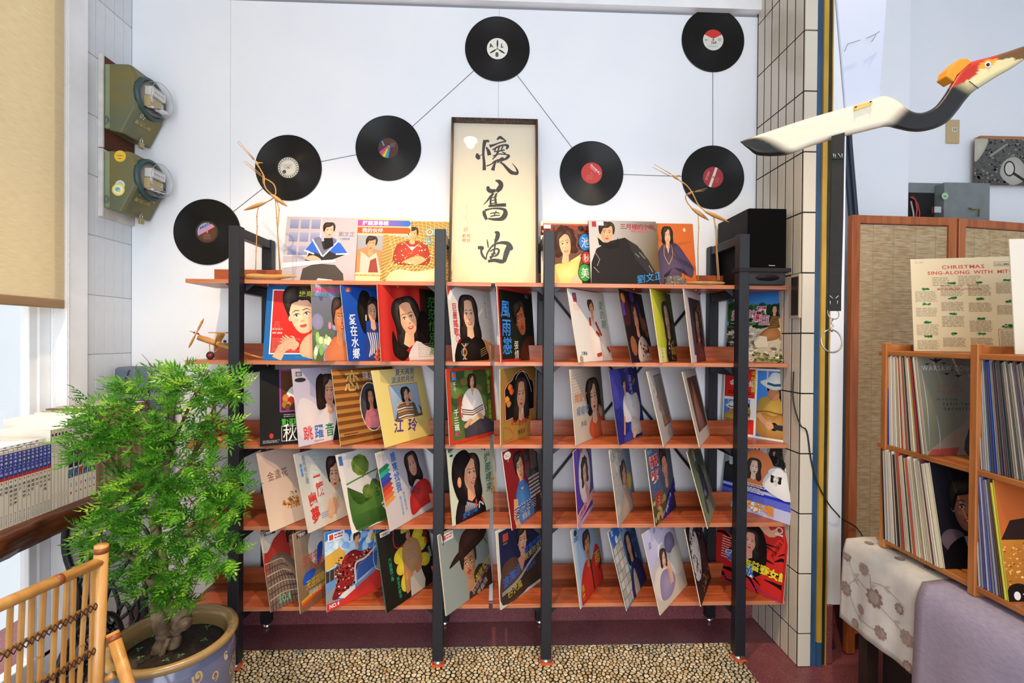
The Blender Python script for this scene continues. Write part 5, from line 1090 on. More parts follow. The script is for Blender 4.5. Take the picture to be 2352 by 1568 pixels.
# name: x, y of the lower left corner, turn, lean, shelf, spine colour, label
POSE = [('T1', -0.925, -0.135, 0.02, 0.21, 0), ('T2', -0.690, -0.118, 0.0, 0.19, 0), ('T3', -0.500, -0.145, 0.02, 0.30, 0), ('T4', 0.205, -0.110, 0.0, 0.16, 0), ('T5', 0.420, -0.158, 0.03, 0.22, 0), ('T6', 0.600, -0.112, 0.0, 0.19, 0),
 ('R1a', -0.935, -0.272, 0.12, 0.17, 1), ('R1b', -0.7183, -0.318, 0.56, 0.13, 1), ('R1c', -0.5804, -0.3149, 0.88, 0.1889, 1), ('R1d', -0.4529, -0.3094, 0.827, 0.0997, 1), ('R1e', -0.1650, -0.3004, 0.9893, 0.1248, 1), ('R1f', 0.0270, -0.2914, 1.0215, 0.0765, 1), ('R1g', 0.3427, -0.3026, 0.8595, 0.1902, 1), ('R1h', 0.5597, -0.3103, 0.9705, 0.2, 1), ('R1i', 0.6817, -0.2958, 0.9593, 0.1492, 1), ('R1j', 0.8140, -0.2953, 0.9511, 0.1246, 1), ('R1k', 1.085, -0.03, -0.92, 0.07, 1),
 ('R2a', -0.9253, -0.3114, 0.47, 0.2998, 2), ('R2b', -0.7703, -0.3177, 0.9716, 0.163, 2), ('R2c', -0.6069, -0.3187, 0.9106, 0.2116, 2), ('R2d', -0.4297, -0.3312, 1.0428, 0.2447, 2), ('R2e', -0.178, -0.2999, 0.9127, 0.0828, 2), ('R2f', 0.0280, -0.2887, 1.0, 0.0187, 2), ('R2g', 0.3355, -0.2924, 0.939, 0.1002, 2), ('R2h', 0.5145, -0.2896, 0.9171, 0.1567, 2), ('R2i', 0.6897, -0.3197, 1.0668, 0.2298, 2), ('R2j', 0.834, -0.3284, 1.0071, 0.2286, 2), ('R2k', 1.071, -0.0283, -0.9047, 0.06, 2),
 ('R3a', -0.8703, -0.3378, 1.1041, 0.2654, 3), ('R3b', -0.7176, -0.3508, 1.1177, 0.2638, 3), ('R3c', -0.5476, -0.3589, 0.9576, 0.3474, 3), ('R3d', -0.4053, -0.3379, 1.1091, 0.2524, 3), ('R3e', -0.1648, -0.2882, 0.9241, 0.1187, 3), ('R3f', 0.0760, -0.336, 1.0561, 0.1623, 3), ('R3g', 0.3423, -0.3282, 1.1544, 0.0772, 3), ('R3h', 0.5105, -0.3102, 1.0591, 0.1355, 3), ('R3i', 0.6622, -0.3087, 0.9239, 0.1438, 3), ('R3j', 0.8696, -0.3329, 1.0295, 0.2712, 3), ('R3k', 1.0686, -0.0335, -1.028, 0.1441, 3),
 ('R4a', -0.88, -0.3127, 0.9341, 0.2793, 4), ('R4b', -0.759, -0.3243, 1.1845, 0.1333, 4), ('R4c', -0.6594, -0.3164, 0.8475, 0.0677, 4), ('R4d', -0.4191, -0.3294, 1.0219, 0.2077, 4), ('R4e', -0.1822, -0.3537, 0.9497, 0.1499, 4), ('R4f', 0.0336, -0.3158, 0.8934, 0.0905, 4), ('R4g', 0.3561, -0.3167, 1.0119, 0.1484, 4), ('R4h', 0.5401, -0.3355, 1.0056, 0.2639, 4), ('R4i', 0.6644, -0.3684, 0.848, 0.2562, 4), ('R4j', 0.8539, -0.3121, 0.9992, 0.2125, 4), ('R4k', 1.0274, -0.0438, -0.9644, 0.1731, 4),
 ('R1h2', 0.5635, -0.2945, 0.9705, 0.2, 1)]
LAB = {'T1': 'grey sleeve, man in a blue jacket at a white table', 'T2': 'cream sleeve, purple and orange title bars, man in tan', 'T3': 'gold net-patterned sleeve with a man in a red waistcoat', 'T4': 'sleeve, curly-haired woman beside blue, red and green circles',
 'T5': 'sleeve with a man in black leather under a dark red title', 'T6': 'orange sleeve with a woman in a purple blouse and gold necklace', 'R1a': 'blue-bordered red sleeve with a large face resting on a hand', 'R1b': 'sleeve with a short-haired woman before blurred green and violet dots', 'R1c': 'blue sleeve with a curly-haired woman and white vertical lettering', 'R1d': 'red curtain sleeve with a laughing long-haired woman and green lettering',
 'R1e': 'pale sleeve, woman in black, red vertical lettering', 'R1f': 'red-edged black sleeve with a man and large blue brush lettering', 'R1g': 'white sleeve with a woman in a red-trimmed white shirt', 'R1h': 'dark maroon sleeve with a woman in a white printed dress', 'R1h2': 'dark navy sleeve tucked behind the dark maroon one', 'R1i': 'yellow-green sleeve with a long-haired woman dressed in black', 'R1j': 'pale pink bordered sleeve around a dark portrait',
 'R1k': 'sleeve with a woman seated on white rocks under blue sky', 'R2a': 'black sleeve with a purple-framed photo, green line and boxed white lettering', 'R2b': 'pale lilac sleeve with red, blue and green lettering', 'R2c': 'brown striped sleeve with an oval portrait of a girl in pink', 'R2d': 'yellow sleeve with a framed photo and purple handwritten name', 'R2e': 'red-bordered garden sleeve with a woman in a white jumper', 'R2f': 'gold sleeve with a scalloped black frame around a long-haired woman',
 'R2g': 'beige sleeve with a dark-haired woman in orange, chin on hand', 'R2h': 'deep blue sleeve with a man in white sitting on the ground', 'R2i': 'grey sleeve with a narrow picture of reeds', 'R2j': 'grey-bordered sleeve with a brown and orange painting', 'R2k': 'red and blue sleeve with a guitarist in a white hat', 'R3a': 'peach sleeve with brown lettering and small orange flowers', 'R3b': 'pale sleeve with a young woman and large red lettering', 'R3c': 'cream sleeve with green hills and two round trees',
 'R3d': 'lilac grey sleeve with a woman in red and coloured pencils', 'R3e': 'pale green sleeve with a black-haired woman in profile', 'R3f': 'red sleeve with a woman in a sleeveless blue top', 'R3g': 'purple sleeve with a curly-haired woman and a pink band', 'R3h': 'silver grey sleeve with a dark-haired woman and a yellow flower', 'R3i': 'sleeve with a smiling woman beside large red lettering', 'R3j': 'dim green sleeve with a blurred dark figure', 'R3k': 'sleeve with black and white photos, an orange circle and blue stripes',
 'R4a': 'sleeve with a man in a plaid shirt and pale green number', 'R4b': 'bronze sleeve with a white oval and red and blue boat lettering', 'R4c': 'sky blue sleeve, man in red patterned shirt at a car', 'R4d': 'black sleeve with a man in a yellow hat and yellow petals', 'R4e': 'grey-green sleeve with a man in a brown cowboy hat', 'R4f': 'dark sleeve, man in brown jacket, blue brush lettering', 'R4g': 'light blue sleeve with a moustached man in red', 'R4h': 'blue sleeve with a long-haired woman beside a stone wall',
 'R4i': 'lilac sleeve with a woman in a headband lying down', 'R4j': 'dark sleeve with white scribbled shape', 'R4k': 'red and black streaked sleeve with a woman and yellow lettering'}
TIER = ['on the top shelf', 'on the second shelf', 'on the third shelf', 'on the fourth shelf', 'on the bottom shelf']
SPINE = {'T5': '1c1a1a', 'R2a': '2a2a24', 'R1h': '2c2420', 'R2h': '6c6c74', 'R4d': '3c5c4c', 'R3g': 'c8a0a8', 'R4k': 'c8bcae'}
for n, x, y, ph, al, k in POSE:
    e = Vector((math.cos(ph), math.sin(ph), 0)); nn = Vector((math.sin(ph), -math.cos(ph), 0))
    up = nn * (-math.sin(al)) + Vector((0, 0, math.cos(al))); by = up.cross(e)
    m = Matrix.Identity(4)
    for i in range(3): m[i][0], m[i][1], m[i][2] = e[i], by[i], up[i]
    T = 0.012 if n == 'T5' else (0.006 if n in ('R3b', 'R4e', 'R4f', 'R4k', 'R4d') else 0.0035)
    m.translation = Vector((x, y, ZS[k] + 0.0005 + (0.0 if al >= 0 else 0)))
    # the back lower edge stands on the board
    m.translation.z += max(0.0, -by.z * T)
    mat = M('sleeve_card_' + n, SPINE[n], 0.6) if n in SPINE else card_mat
    b = MB().box((0, 0, 0), (SLV, T, SLV))
    o = b.build('record_sleeve', mat, origin=(0, 0, 0), bevel=0.0006); o.matrix_world = m
    tag(o, LAB[n] + ' ' + TIER[k], 'record sleeve', 'record sleeves displayed on the racks')
    CV[n].mesh('cover_print', print_mat, SLV, o)
# ================================================================== records on the wall, strings, framed calligraphy, loudspeaker
def vinyl():
    m = bpy.data.materials.new('black_vinyl'); m.use_nodes = True; nt = m.node_tree; b = nt.nodes['Principled BSDF']
    b.inputs['Base Color'].default_value = H('090809'); b.inputs['Roughness'].default_value = 0.3; b.inputs['Specular IOR Level'].default_value = 0.3
    tc = nt.nodes.new('ShaderNodeTexCoord'); ln = nt.nodes.new('ShaderNodeVectorMath'); ln.operation = 'LENGTH'
    mu = nt.nodes.new('ShaderNodeMath'); mu.operation = 'MULTIPLY'; mu.inputs[1].default_value = 2600
    si = nt.nodes.new('ShaderNodeMath'); si.operation = 'SINE'; bp = nt.nodes.new('ShaderNodeBump'); bp.inputs['Strength'].default_value = 0.25; bp.inputs['Distance'].default_value = 0.0006
    L = nt.links.new; L(tc.outputs['Object'], ln.inputs[0]); L(ln.outputs['Value'], mu.inputs[0]); L(mu.outputs[0], si.inputs[0]); L(si.outputs[0], bp.inputs['Height']); L(bp.outputs[0], b.inputs['Normal'])
    return m
vin = vinyl(); label_print = MC('printed_record_label', 0.5, 0.4)
REC = [(475.5, 532.5), (662.5, 385), (892, 340), (1142.5, 112), (1359, 397.5), (1638, 407), (1638, 92)]
def lab0(a):
    a.ell(1, 1, 1.0, 1.0, '3c2c20', n=36); a.ell(1, 1, .84, .84, '5a3422', n=36)
    P = [(1 + .84 * math.cos(t), 1 + .84 * math.sin(t)) for t in np.linspace(math.radians(35), math.radians(205), 18)]; a.poly(P, '9c9cc8')
    a.poly([(.2, .8), (.32, 1.02), (.5, 1.1), (.66, 1.0), (.86, 1.2), (1.1, 1.32), (1.3, 1.62), (1.55, 1.62), (1.68, 1.5), (1.3, 1.26), (.9, 1.02), (.5, .86)], 'e0808c')
    a.text('ARISTA', .42, 1.22, .3, '1c1418', b=.03, rot=.48); a.lines(.7, .35, 1.4, .85, 7, '9c8474', .25, 2); a.ell(1, 1, .1, .1, 'd8d4d0')
def lab1(a):
    a.ell(1, 1, 1, 1, '4c463c', n=36); a.ell(1, 1, .92, .92, 'd8d4c4', n=36)
    for i in range(24): t = 2 * PI * i / 24; a.rect(1 + .82 * math.cos(t) - .05, 1 + .82 * math.sin(t) - .05, 1 + .82 * math.cos(t) + .05, 1 + .82 * math.sin(t) + .05, '141414')
    for i in range(24): t = 2 * PI * (i + .5) / 24; a.rect(1 + .7 * math.cos(t) - .03, 1 + .7 * math.sin(t) - .03, 1 + .7 * math.cos(t) + .03, 1 + .7 * math.sin(t) + .03, '2c2c2c')
    a.lines(.55, .9, 1.4, 1.35, 4, 'a8a498', .3, 3); a.ell(.65, .62, .16, .16, '1c1c1c', '6c6c68'); a.ell(1, 1, .08, .08, '8c7c4c')
def lab2(a):
    a.ell(1, 1, .92, .92, '4c2c24', n=36)
    for i, c in enumerate(('a84ca8', 'c83c48', 'd8783c', 'd8c83c', '4cb04c', '3c7cc8')):
        t0, t1 = math.radians(205 + i * 11), math.radians(216 + i * 11); a.poly([(1 + .05, 1.3 - .02 * i), (1.1 + .02 * i, 1.2), (1 + .92 * math.cos(t1), 1 + .92 * math.sin(t1)), (1 + .92 * math.cos(t0), 1 + .92 * math.sin(t0))], c)
    a.line([(.42, 1.62), (.62, 1.2)], .1, '5ca0d8'); a.lines(1.2, 1.1, 1.7, 1.5, 5, 'a88c7c', .25, 4); a.ell(1, 1, .07, .07, 'c8a860')
def lab3(a):
    a.ell(1, 1, .98, .98, 'e6e4da', n=36)
    for t in (PI / 2, math.radians(212), math.radians(328)): a.ell(1 + .47 * math.cos(t), 1 + .47 * math.sin(t), .36, .075, '1c1c1c', None, t)
    a.text('A', .28, 1.1, .5, '141414', b=.03, shear=-.2); a.text('L', 1.3, 1.1, .5, '141414', b=.03, shear=.3, rot=.2); a.text('8', .82, .26, .56, '141414', b=.04); a.ell(1, 1, .09, .09, 'b8b09c')
def lab4(a):
    a.ell(1, 1, 1, 1, 'b8302c', n=36); a.ell(1, 1, .96, .96, 'c83c34', n=36); a.text('FRANKIE J', .85, 1.72, .24, 'f0e4e0', b=.03, rot=-.75); a.text('OBSESSION', .8, 1.56, .14, 'e8c8c0', rot=-.75); a.lines(.5, .4, 1.2, .85, 5, 'd88478', .25, 3); a.ell(1, 1, .1, .1, '8ca8a0')
def lab5(a):
    a.ell(1, 1, .98, .98, 'a03038', n=36); a.poly([(.56, .12), (.8, .05), (1.42, 1.88), (1.2, 1.95)], 'd8d4cc'); a.text('STARS', .42, .7, .28, 'e0c8c4', rot=1.25); a.lines(1.2, .5, 1.6, 1.0, 4, 'c07c7c', .25); a.ell(1, 1, .1, .1, 'b8a060')
def lab6(a):
    a.ell(1, 1, .98, .98, 'd6d4cc', n=36); P = [(1 + .98 * math.cos(t), 1 + .98 * math.sin(t)) for t in np.linspace(math.radians(32), math.radians(150), 16)]; a.poly([(1, 1.12)] + P, 'cc3430')
    a.text('2a8', .8, .66, .32, '1c1c1c', b=.03); a.text('EG', .2, .92, .18, '2c2c2c', b=.03); a.lines(1.45, .9, 1.85, 1.2, 4, '4c4c4c', .4, 2); a.lines(.5, .32, 1.5, .5, 2, '8c8c88', .3); a.ell(1, 1, .1, .1, 'a8884c')
RL = ['leftmost record on the wall, brown label with pink mountains, partly behind the rack post', 'black record with a cream label ringed by black dashes, behind the bamboo birds', 'black record with a rainbow on its brown label', 'topmost centre record with a white propeller label', 'black record with a bright red label, right of the calligraphy', 'black record with a dark red label crossed by a white band', 'black record at top right with a white label and red top']
rec_pos = []
for i, ((px, py), f) in enumerate(zip(REC, (lab0, lab1, lab2, lab3, lab4, lab5, lab6))):
    c = at(px, py, Y=-0.004); rec_pos.append(c); R = 0.1505
    b = MB().lathe([(0.0036, 0.0), (R - 0.002, 0.0), (R, 0.0012), (R - 0.001, 0.0028), (R - 0.004, 0.0022), (0.06, 0.0022), (0.0505, 0.0026), (0.0036, 0.0026)], (c.x, -0.002, c.z), 72, 'Y')
    o = b.build('vinyl_record', vin, origin=(c.x, -0.002, c.z)); tag(o, RL[i], 'record', 'records on the wall')
    a = Art(2, 2); f(a); a.mesh('paper_label', label_print, 0.1, o, y0=0.0, origin=(-0.05, -0.0028, -0.05))
    MB().lathe([(0.0005, 0.0), (0.0042, 0.0), (0.0042, 0.004), (0.0005, 0.0044)], (c.x, -0.0022, c.z), 12, 'Y').build('nail_head', M('brass', 'b59a5c', 0.3, 0.9), o)
thread = M('black_thread', '2a2a2c', 0.7)
for i, j, lb in ((0, 1, 'thin black thread between the leftmost record and the bamboo birds record'), (1, 2, 'thin black thread leading to the rainbow label record from the left'), (2, 3, 'thin black thread rising from the rainbow label record to the top centre record'), (3, 4, 'thin black thread falling from the top centre record to the bright red label record'), (4, 5, 'thin level black thread between the two red label records'), (5, 6, 'thin upright black thread between the two rightmost records')):
    a, b = rec_pos[i], rec_pos[j]; d = (b - a).normalized(); off = Vector((0.02, 0, 0)) if (i, j) == (5, 6) else Vector((0, 0, 0))
    a2, b2 = a + d * 0.14 + off * 0, b - d * 0.14
    tag(MB().tube([(a2.x, -0.0015, a2.z), (b2.x, -0.0015, b2.z)], 0.0011, 5).build('thread', thread), lb, 'thread', 'threads between the records')

# framed calligraphy -----------------------------------------------------------
FW, FH, FL = 0.392, 0.775, math.radians(7.4)
fb = at(1133.5, 643, Y=-0.160); L0 = Vector((fb.x, -0.160, ZS[0] + 0.0012))
fr = empty('framed_calligraphy', L0, 'tall dark wood frame with black brush calligraphy on cream paper, centre of the top shelf', 'framed picture'); fr.rotation_euler = (-FL, 0, 0)
dark_frame = wood('dark_streaked_frame_wood', '1c100a', '2c1a10', '7a4a22', (30, 30, 1.6), 0.35, 2.5)
def fbox(x0, y0, z0, x1, y1, z1): return MB().box((L0.x + x0, L0.y + y0, L0.z + z0), (L0.x + x1, L0.y + y1, L0.z + z1))
w = 0.0095
for x0, z0, x1, z1, nm in ((-FW / 2, 0, -FW / 2 + w, FH, 'frame_side'), (FW / 2 - w, 0, FW / 2, FH, 'frame_side'), (-FW / 2 + w, FH - w, FW / 2 - w, FH, 'frame_rail'), (-FW / 2 + w, 0, FW / 2 - w, w, 'frame_rail')):
    fbox(x0, 0, z0, x1, 0.040, z1).build(nm, dark_frame, fr, bevel=0.001)
fbox(-FW / 2 + w, 0.033, w, FW / 2 - w, 0.038, FH - w).build('backing_board', M('backing', '6c5a44', 0.8), fr)
pw_, ph_ = FW - 2 * w, FH - 2 * w
A = Art(1.0, ph_ / pw_); HH = ph_ / pw_
A.bg('e6d8a8', 'e8dcc4')
def cz(zx, zy):
    t = (zy - 150) / 1350.0; l = 158 - 6 * t; r = 833 + 24 * t
    return ((zx - l) / (r - l), HH * (1 - t * 0.968))
def st(P, W, col='33302a'): A.line([cz(*p) for p in P], [q / 690.0 for q in W], col, smooth=True)
INK = [([(352, 418), (358, 445), (372, 470)], [14, 40, 22]), ([(350, 450), (390, 430), (408, 405)], [8, 6, 4]), ([(418, 298), (408, 350), (404, 420), (412, 500), (414, 566)], [34, 26, 20, 24, 30]), ([(402, 310), (440, 304), (446, 318)], [14, 22, 8]), ([(428, 360), (446, 395), (456, 432)], [12, 28, 34]),
 ([(516, 292), (540, 270), (560, 280), (592, 300)], [12, 26, 20, 8]), ([(455, 352), (490, 340), (540, 318), (592, 304)], [30, 18, 12, 16]), ([(480, 384), (530, 352), (580, 338), (606, 346), (596, 376)], [12, 16, 16, 26, 14]), ([(506, 366), (500, 392)], [14, 10]), ([(536, 356), (526, 392)], [14, 12]), ([(566, 350), (552, 386)], [14, 10]), ([(492, 400), (540, 392), (582, 382)], [10, 12, 12]),
 ([(530, 392), (512, 430), (480, 470)], [18, 16, 8]), ([(482, 440), (530, 420), (600, 424), (614, 438), (580, 468), (530, 478)], [8, 10, 12, 26, 18, 12]), ([(560, 400), (590, 415)], [8, 16]), ([(536, 470), (500, 486), (478, 500)], [18, 14, 6]), ([(510, 478), (496, 520), (484, 566)], [16, 20, 32]), ([(430, 530), (470, 512), (500, 490)], [10, 10, 6]), ([(520, 500), (552, 462), (572, 460), (548, 498)], [10, 20, 14, 8]),
 ([(540, 490), (572, 510), (606, 548), (640, 580), (672, 590)], [10, 18, 26, 34, 22]), ([(640, 580), (684, 590), (690, 566), (672, 532), (644, 498)], [30, 26, 18, 10, 3]),
 ([(508, 654), (540, 664), (556, 690), (544, 722), (518, 752)], [10, 34, 38, 44, 30]), ([(446, 706), (452, 735), (474, 748), (510, 742)], [20, 36, 36, 26]), ([(494, 766), (462, 806), (436, 842), (408, 870)], [20, 18, 10, 3]), ([(478, 790), (470, 836), (474, 880)], [14, 16, 20]), ([(522, 764), (508, 800), (516, 858)], [14, 16, 20]), ([(484, 806), (524, 792)], [9, 8]), ([(480, 832), (522, 818)], [9, 8]), ([(478, 858), (522, 846)], [9, 9]), ([(452, 880), (500, 874), (552, 868), (600, 866)], [14, 22, 28, 30]),
 ([(418, 918), (420, 950), (440, 996)], [22, 30, 22]), ([(424, 916), (480, 900), (550, 898), (596, 910)], [18, 12, 18, 24]), ([(588, 904), (596, 940), (574, 980), (540, 992)], [26, 40, 40, 22]), ([(452, 986), (500, 992), (560, 990)], [12, 22, 30]), ([(468, 944), (510, 934), (548, 938)], [8, 10, 8]), ([(470, 968), (512, 958), (550, 956)], [10, 10, 8]), ([(520, 918), (500, 960)], [8, 8]),
 ([(508, 1102), (534, 1110), (530, 1150), (516, 1182)], [12, 34, 34, 22]), ([(516, 1160), (512, 1220), (500, 1290), (476, 1330)], [20, 14, 16, 12]), ([(446, 1164), (452, 1200), (458, 1236)], [5, 12, 8]), ([(370, 1236), (410, 1236), (398, 1262), (412, 1304), (440, 1334)], [28, 26, 18, 20, 14]), ([(440, 1334), (450, 1280), (490, 1220), (540, 1194), (600, 1192)], [10, 12, 14, 18, 28]), ([(560, 1188), (620, 1198), (652, 1236), (640, 1250)], [22, 34, 26, 14]), ([(632, 1216), (608, 1280), (590, 1350)], [44, 44, 30]), ([(456, 1350), (510, 1340), (570, 1350), (600, 1340)], [22, 28, 34, 20]), ([(470, 1268), (510, 1244), (545, 1250), (536, 1288), (506, 1310)], [10, 12, 16, 18, 10]), ([(480, 1290), (520, 1280)], [10, 14]), ([(470, 1320), (500, 1300)], [16, 20])]
for P, W in INK: st(P, W)
st([(278, 868), (268, 900), (282, 940), (264, 980), (280, 1020), (274, 1062), (270, 1110)], [1.5, 2, 1.5, 2, 1.5, 2, 1.5], 'a89c84')
for t, x, y, h in (('印', 248, 1100, .058), ('司', 276, 1150, .05), ('劉', 238, 1150, .05), ('樹', 238, 1188, .05), ('好', 276, 1188, .05)):
    u, v = cz(x, y); A.text(t, u, v, h, 'cf6a58')
o = A.mesh('calligraphy_paper', MC('calligraphy_paper', 0.75, 0.2), pw_, fr, y0=0.0, origin=(-FW / 2 + w, 0.0325, w))
fbox(-FW / 2 + w, 0.0290, w, FW / 2 - w, 0.0305, FH - w).build('glass_pane', glass_mat('picture_glass', strength=1.4), fr)

# loudspeaker --------------------------------------------------------------
sx0, sx1, sy0, sy1, sz0, sz1 = 1.0465, 1.208, -0.292, -0.018, ZS[0] + 0.0012, ZS[0] + 0.318
sp = empty('loudspeaker', ((sx0 + sx1) / 2, (sy0 + sy1) / 2, sz0), 'black box loudspeaker standing at the right end of the top shelf', 'speaker')
blk = M('black_vinyl_cabinet', '121011', 0.6, spec=0.25, noise=30, col2='0e0d0d', bump=(200, 0.05)); cloth_blk = M('black_grille_cloth', '050506', 0.9, spec=0.1, bump=(900, 0.2))
MB().box((sx0, sy0 + 0.012, sz0), (sx1, sy1, sz1)).build('cabinet', blk, sp, bevel=0.003)
gr = MB().box((sx0 + 0.001, sy0, sz0 + 0.058), (sx1 - 0.001, sy0 + 0.0118, sz1 - 0.001)).build('grille', cloth_blk, sp, bevel=0.004, seg=2)
a = Art(); a.text('Panasonic', .0, .0, .12, 'e8e4dc', b=.02, shear=.1); a.mesh('maker_badge', MC('badge_print', .4), 0.05, gr, origin=(sx1 - sp.location.x - 0.075, sy0 - sp.location.y - 0.0003, sz0 + 0.078 - sp.location.z))
bf = MB().box((sx0 + 0.001, sy0 + 0.003, sz0), (sx1 - 0.001, sy0 + 0.0118, sz0 + 0.054)).build('bass_panel', M('dark_plastic', '26262b', 0.4), sp, bevel=0.003)
MB().lathe([(0.0005, 0), (0.048, 0.0), (0.05, 0.002), (0.05, 0.004)], ((sx0 + sx1) / 2 + .002, sy0 + 0.004, sz0 + 0.030), 24, 'Y').build('port', M('port_black', '030303', 0.7), bf)
for ch in bf.children: ch.scale = (1, 1, 0.28); ch.location.z += (sz0 + .030 - sp.location.z) * 0.72
stp = MB()
zb = sz0 + 0.050
for (a_, b_) in (((0.994, -0.3185), (sx1 + 0.003, -0.3185)), ((0.994, -0.3185), (0.994, -0.262)), ((0.994, -0.262), (1.0455, -0.262))): 
    stp.box((min(a_[0], b_[0]) - .0008, min(a_[1], b_[1]) - .0008, zb), (max(a_[0], b_[0]) + .0008, max(a_[1], b_[1]) + .0008, zb + 0.016))
stp.box((sx1 + 0.0015, -0.3185, zb), (sx1 + 0.003, -0.05, zb + 0.016))
tag(stp.build('tie_strap', M('black_webbing', '121214', 0.8, bump=(600, 0.2)), bevel=0.0006), 'black strap tying the loudspeaker to the rack post', 'strap')

# bamboo birds -------------------------------------------------------------------
bam = wood('pale_split_bamboo', 'a8783c', 'b98a4c', 'cba162', (8, 8, 1.5), 0.5, 4)
drift = wood('driftwood_base', '9a6c34', 'b0854a', 'c49c5e', (3, 12, 12), 0.55, 4)
def ztf(x0, y0, s): return lambda zx, zy: (x0 + zx / s, y0 + zy / s)
def bird(e, f, Y, body, neck, head, beaks, legs, crest=None):
    Q = lambda p, dy=0: at(*f(*p), Y=Y + dy)
    a, b = Q(body[0]), Q(body[1]); d = b - a
    pts_ = [a + d * t for t in (0, .12, .35, .6, .82, 1)]
    MB().tube(pts_, [0.002, .0058, .0085, .0078, .005, .0008], 8).build('body', bam, e)
    MB().tube([Vector(q) for q in smooth_path([tuple(Q(p)) for p in neck], 4)], .0026, 6).build('neck', bam, e)
    h = Q(head); n_ = Q(neck[-1]); MB().tube([n_, n_ + (h - n_) * .5, h, h + (Q(beaks[0][0]) - h) * .6], [.0024, .005, .0052, .002], 8).build('head', bam, e)
    for k, bk in enumerate(beaks): MB().tube([Q(bk[0], .003 * k), Q(bk[1], .003 * k)], [.0018, .0009], 6).build('beak', bam, e)
    if crest: MB().tube([h, Q(crest)], [.003, .0015], 6).build('crest', bam, e)
    for k, lg in enumerate(legs):
        P = [Q(p, .006 * k) for p in lg]; m = MB().tube(P, .0021, 6)
        for q in P[1:-1]: m.lathe([(.0005, -.0025), (.0032, -.001), (.0032, .001), (.0005, .0025)], q, 8)
        m.build('leg', bam, e)
f1 = ztf(380, 280, 3.92); YB1 = -0.262
e1 = empty('bamboo_bird_pair', at(620, 640, Y=YB1), 'pair of split-bamboo wading birds on a rough wooden base, left end of the top shelf', 'bird figurine', 'bamboo bird figurines')
e1.location.z = ZS[0]
mbb = MB(); xa0, xa1 = at(556, 640, Y=YB1).x, at(684, 640, Y=YB1).x
mbb.tube([(xa0 + (xa1 - xa0) * t, YB1 + .012 * math.sin(t * 5), ZS[0] + .013 + .002 * math.sin(t * 9)) for t in np.linspace(0, 1, 12)], [.003, .010, .012, .0125, .012, .0125, .0118, .011, .0095, .008, .006, .002], 10).build('base', drift, e1)
bird(e1, f1, YB1, ((948, 648), (1098, 762)), [(968, 662), (915, 612), (890, 560), (890, 500), (862, 440), (832, 392)], (822, 368), [((800, 334), (656, 168)), ((796, 342), (644, 180))], [[(1000, 690), (1024, 790), (1010, 980), (1036, 1362)], [(990, 690), (1002, 860), (1018, 1150), (1030, 1362)]], (878, 368))
bird(e1, f1, YB1 + 0.016, ((908, 722), (704, 796)), [(905, 724), (968, 686), (994, 632), (978, 566), (935, 530), (892, 508)], (878, 494), [((862, 474), (716, 346)), ((858, 486), (700, 356))], [[(836, 762), (822, 850), (826, 940), (816, 1160), (812, 1352)]], (880, 556))
f2 = ztf(1240, 280, 4.127); YB2 = -0.262
e2 = empty('bamboo_bird_pair', at(1622, 650, Y=YB2), 'pair of split-bamboo wading birds on a smooth oval base beside the loudspeaker', 'bird figurine', 'bamboo bird figurines'); e2.location.z = ZS[0]
c0 = at(1622, 652, Y=YB2); bx = MB().lathe([(0.0005, 0.0), (0.035, 0.0), (0.048, 0.006), (0.05, 0.012), (0.046, 0.0135), (0.0005, 0.0135)], (0, 0, 0), 32)
bx.v = [Vector((c0.x + p.x * 1.72, YB2 + .012 + p.y * .62, ZS[0] + 0.0005 + p.z)) for p in bx.v]; bx.build('base', drift, e2)
bird(e2, f2, YB2, ((1556, 842), (1796, 952)), [(1570, 850), (1500, 782), (1462, 706), (1430, 650), (1385, 596), (1315, 548)], (1272, 516), [((1246, 496), (1082, 400)), ((1232, 512), (1068, 428))], [[(1645, 896), (1662, 990), (1676, 1180), (1702, 1500)], [(1650, 900), (1668, 1000), (1672, 1250), (1688, 1500)]], (1332, 505))
bird(e2, f2, YB2 + 0.018, ((1436, 814), (1604, 934)), [(1440, 818), (1396, 760), (1380, 712), (1392, 690)], (1436, 668), [((1470, 658), (1586, 628)), ((1470, 664), (1562, 650))], [[(1500, 880), (1506, 1000), (1498, 1200), (1500, 1500)]])
# ================================================================== window side
# roller blind
def blind_mat():
    m = bpy.data.materials.new('cream_blind_fabric'); m.use_nodes = True; nt = m.node_tree; b = nt.nodes['Principled BSDF']
    tc = nt.nodes.new('ShaderNodeTexCoord'); mp = nt.nodes.new('ShaderNodeMapping'); mp.inputs['Scale'].default_value = (1, 6, 160)
    n = nt.nodes.new('ShaderNodeTexNoise'); n.inputs['Scale'].default_value = 4; n.inputs['Detail'].default_value = 3
    r = nt.nodes.new('ShaderNodeValToRGB'); r.color_ramp.elements[0].color = H('ead9b6'); r.color_ramp.elements[0].position = .3; r.color_ramp.elements[1].color = H('f6ecd2'); r.color_ramp.elements[1].position = .7
    L = nt.links.new; L(tc.outputs['Object'], mp.inputs[0]); L(mp.outputs[0], n.inputs['Vector']); L(n.outputs['Fac'], r.inputs[0]); L(r.outputs[0], b.inputs['Base Color'])
    b.inputs['Roughness'].default_value = .9
    t = nt.nodes.new('ShaderNodeBsdfTranslucent'); L(r.outputs[0], t.inputs[0]); mx = nt.nodes.new('ShaderNodeMixShader'); mx.inputs[0].default_value = .6
    out = nt.nodes['Material Output']; L(b.outputs[0], mx.inputs[1]); L(t.outputs[0], mx.inputs[2]); L(mx.outputs[0], out.inputs['Surface'])
    return m
BX = XL + 0.018; by1 = at(146, 300, X=BX).y; bz = at(138, 690, X=BX).z
bl = empty('roller_blind', (BX, by1 - 0.5, bz - 0.02), 'cream woven roller blind pulled halfway down over the window', 'blind')
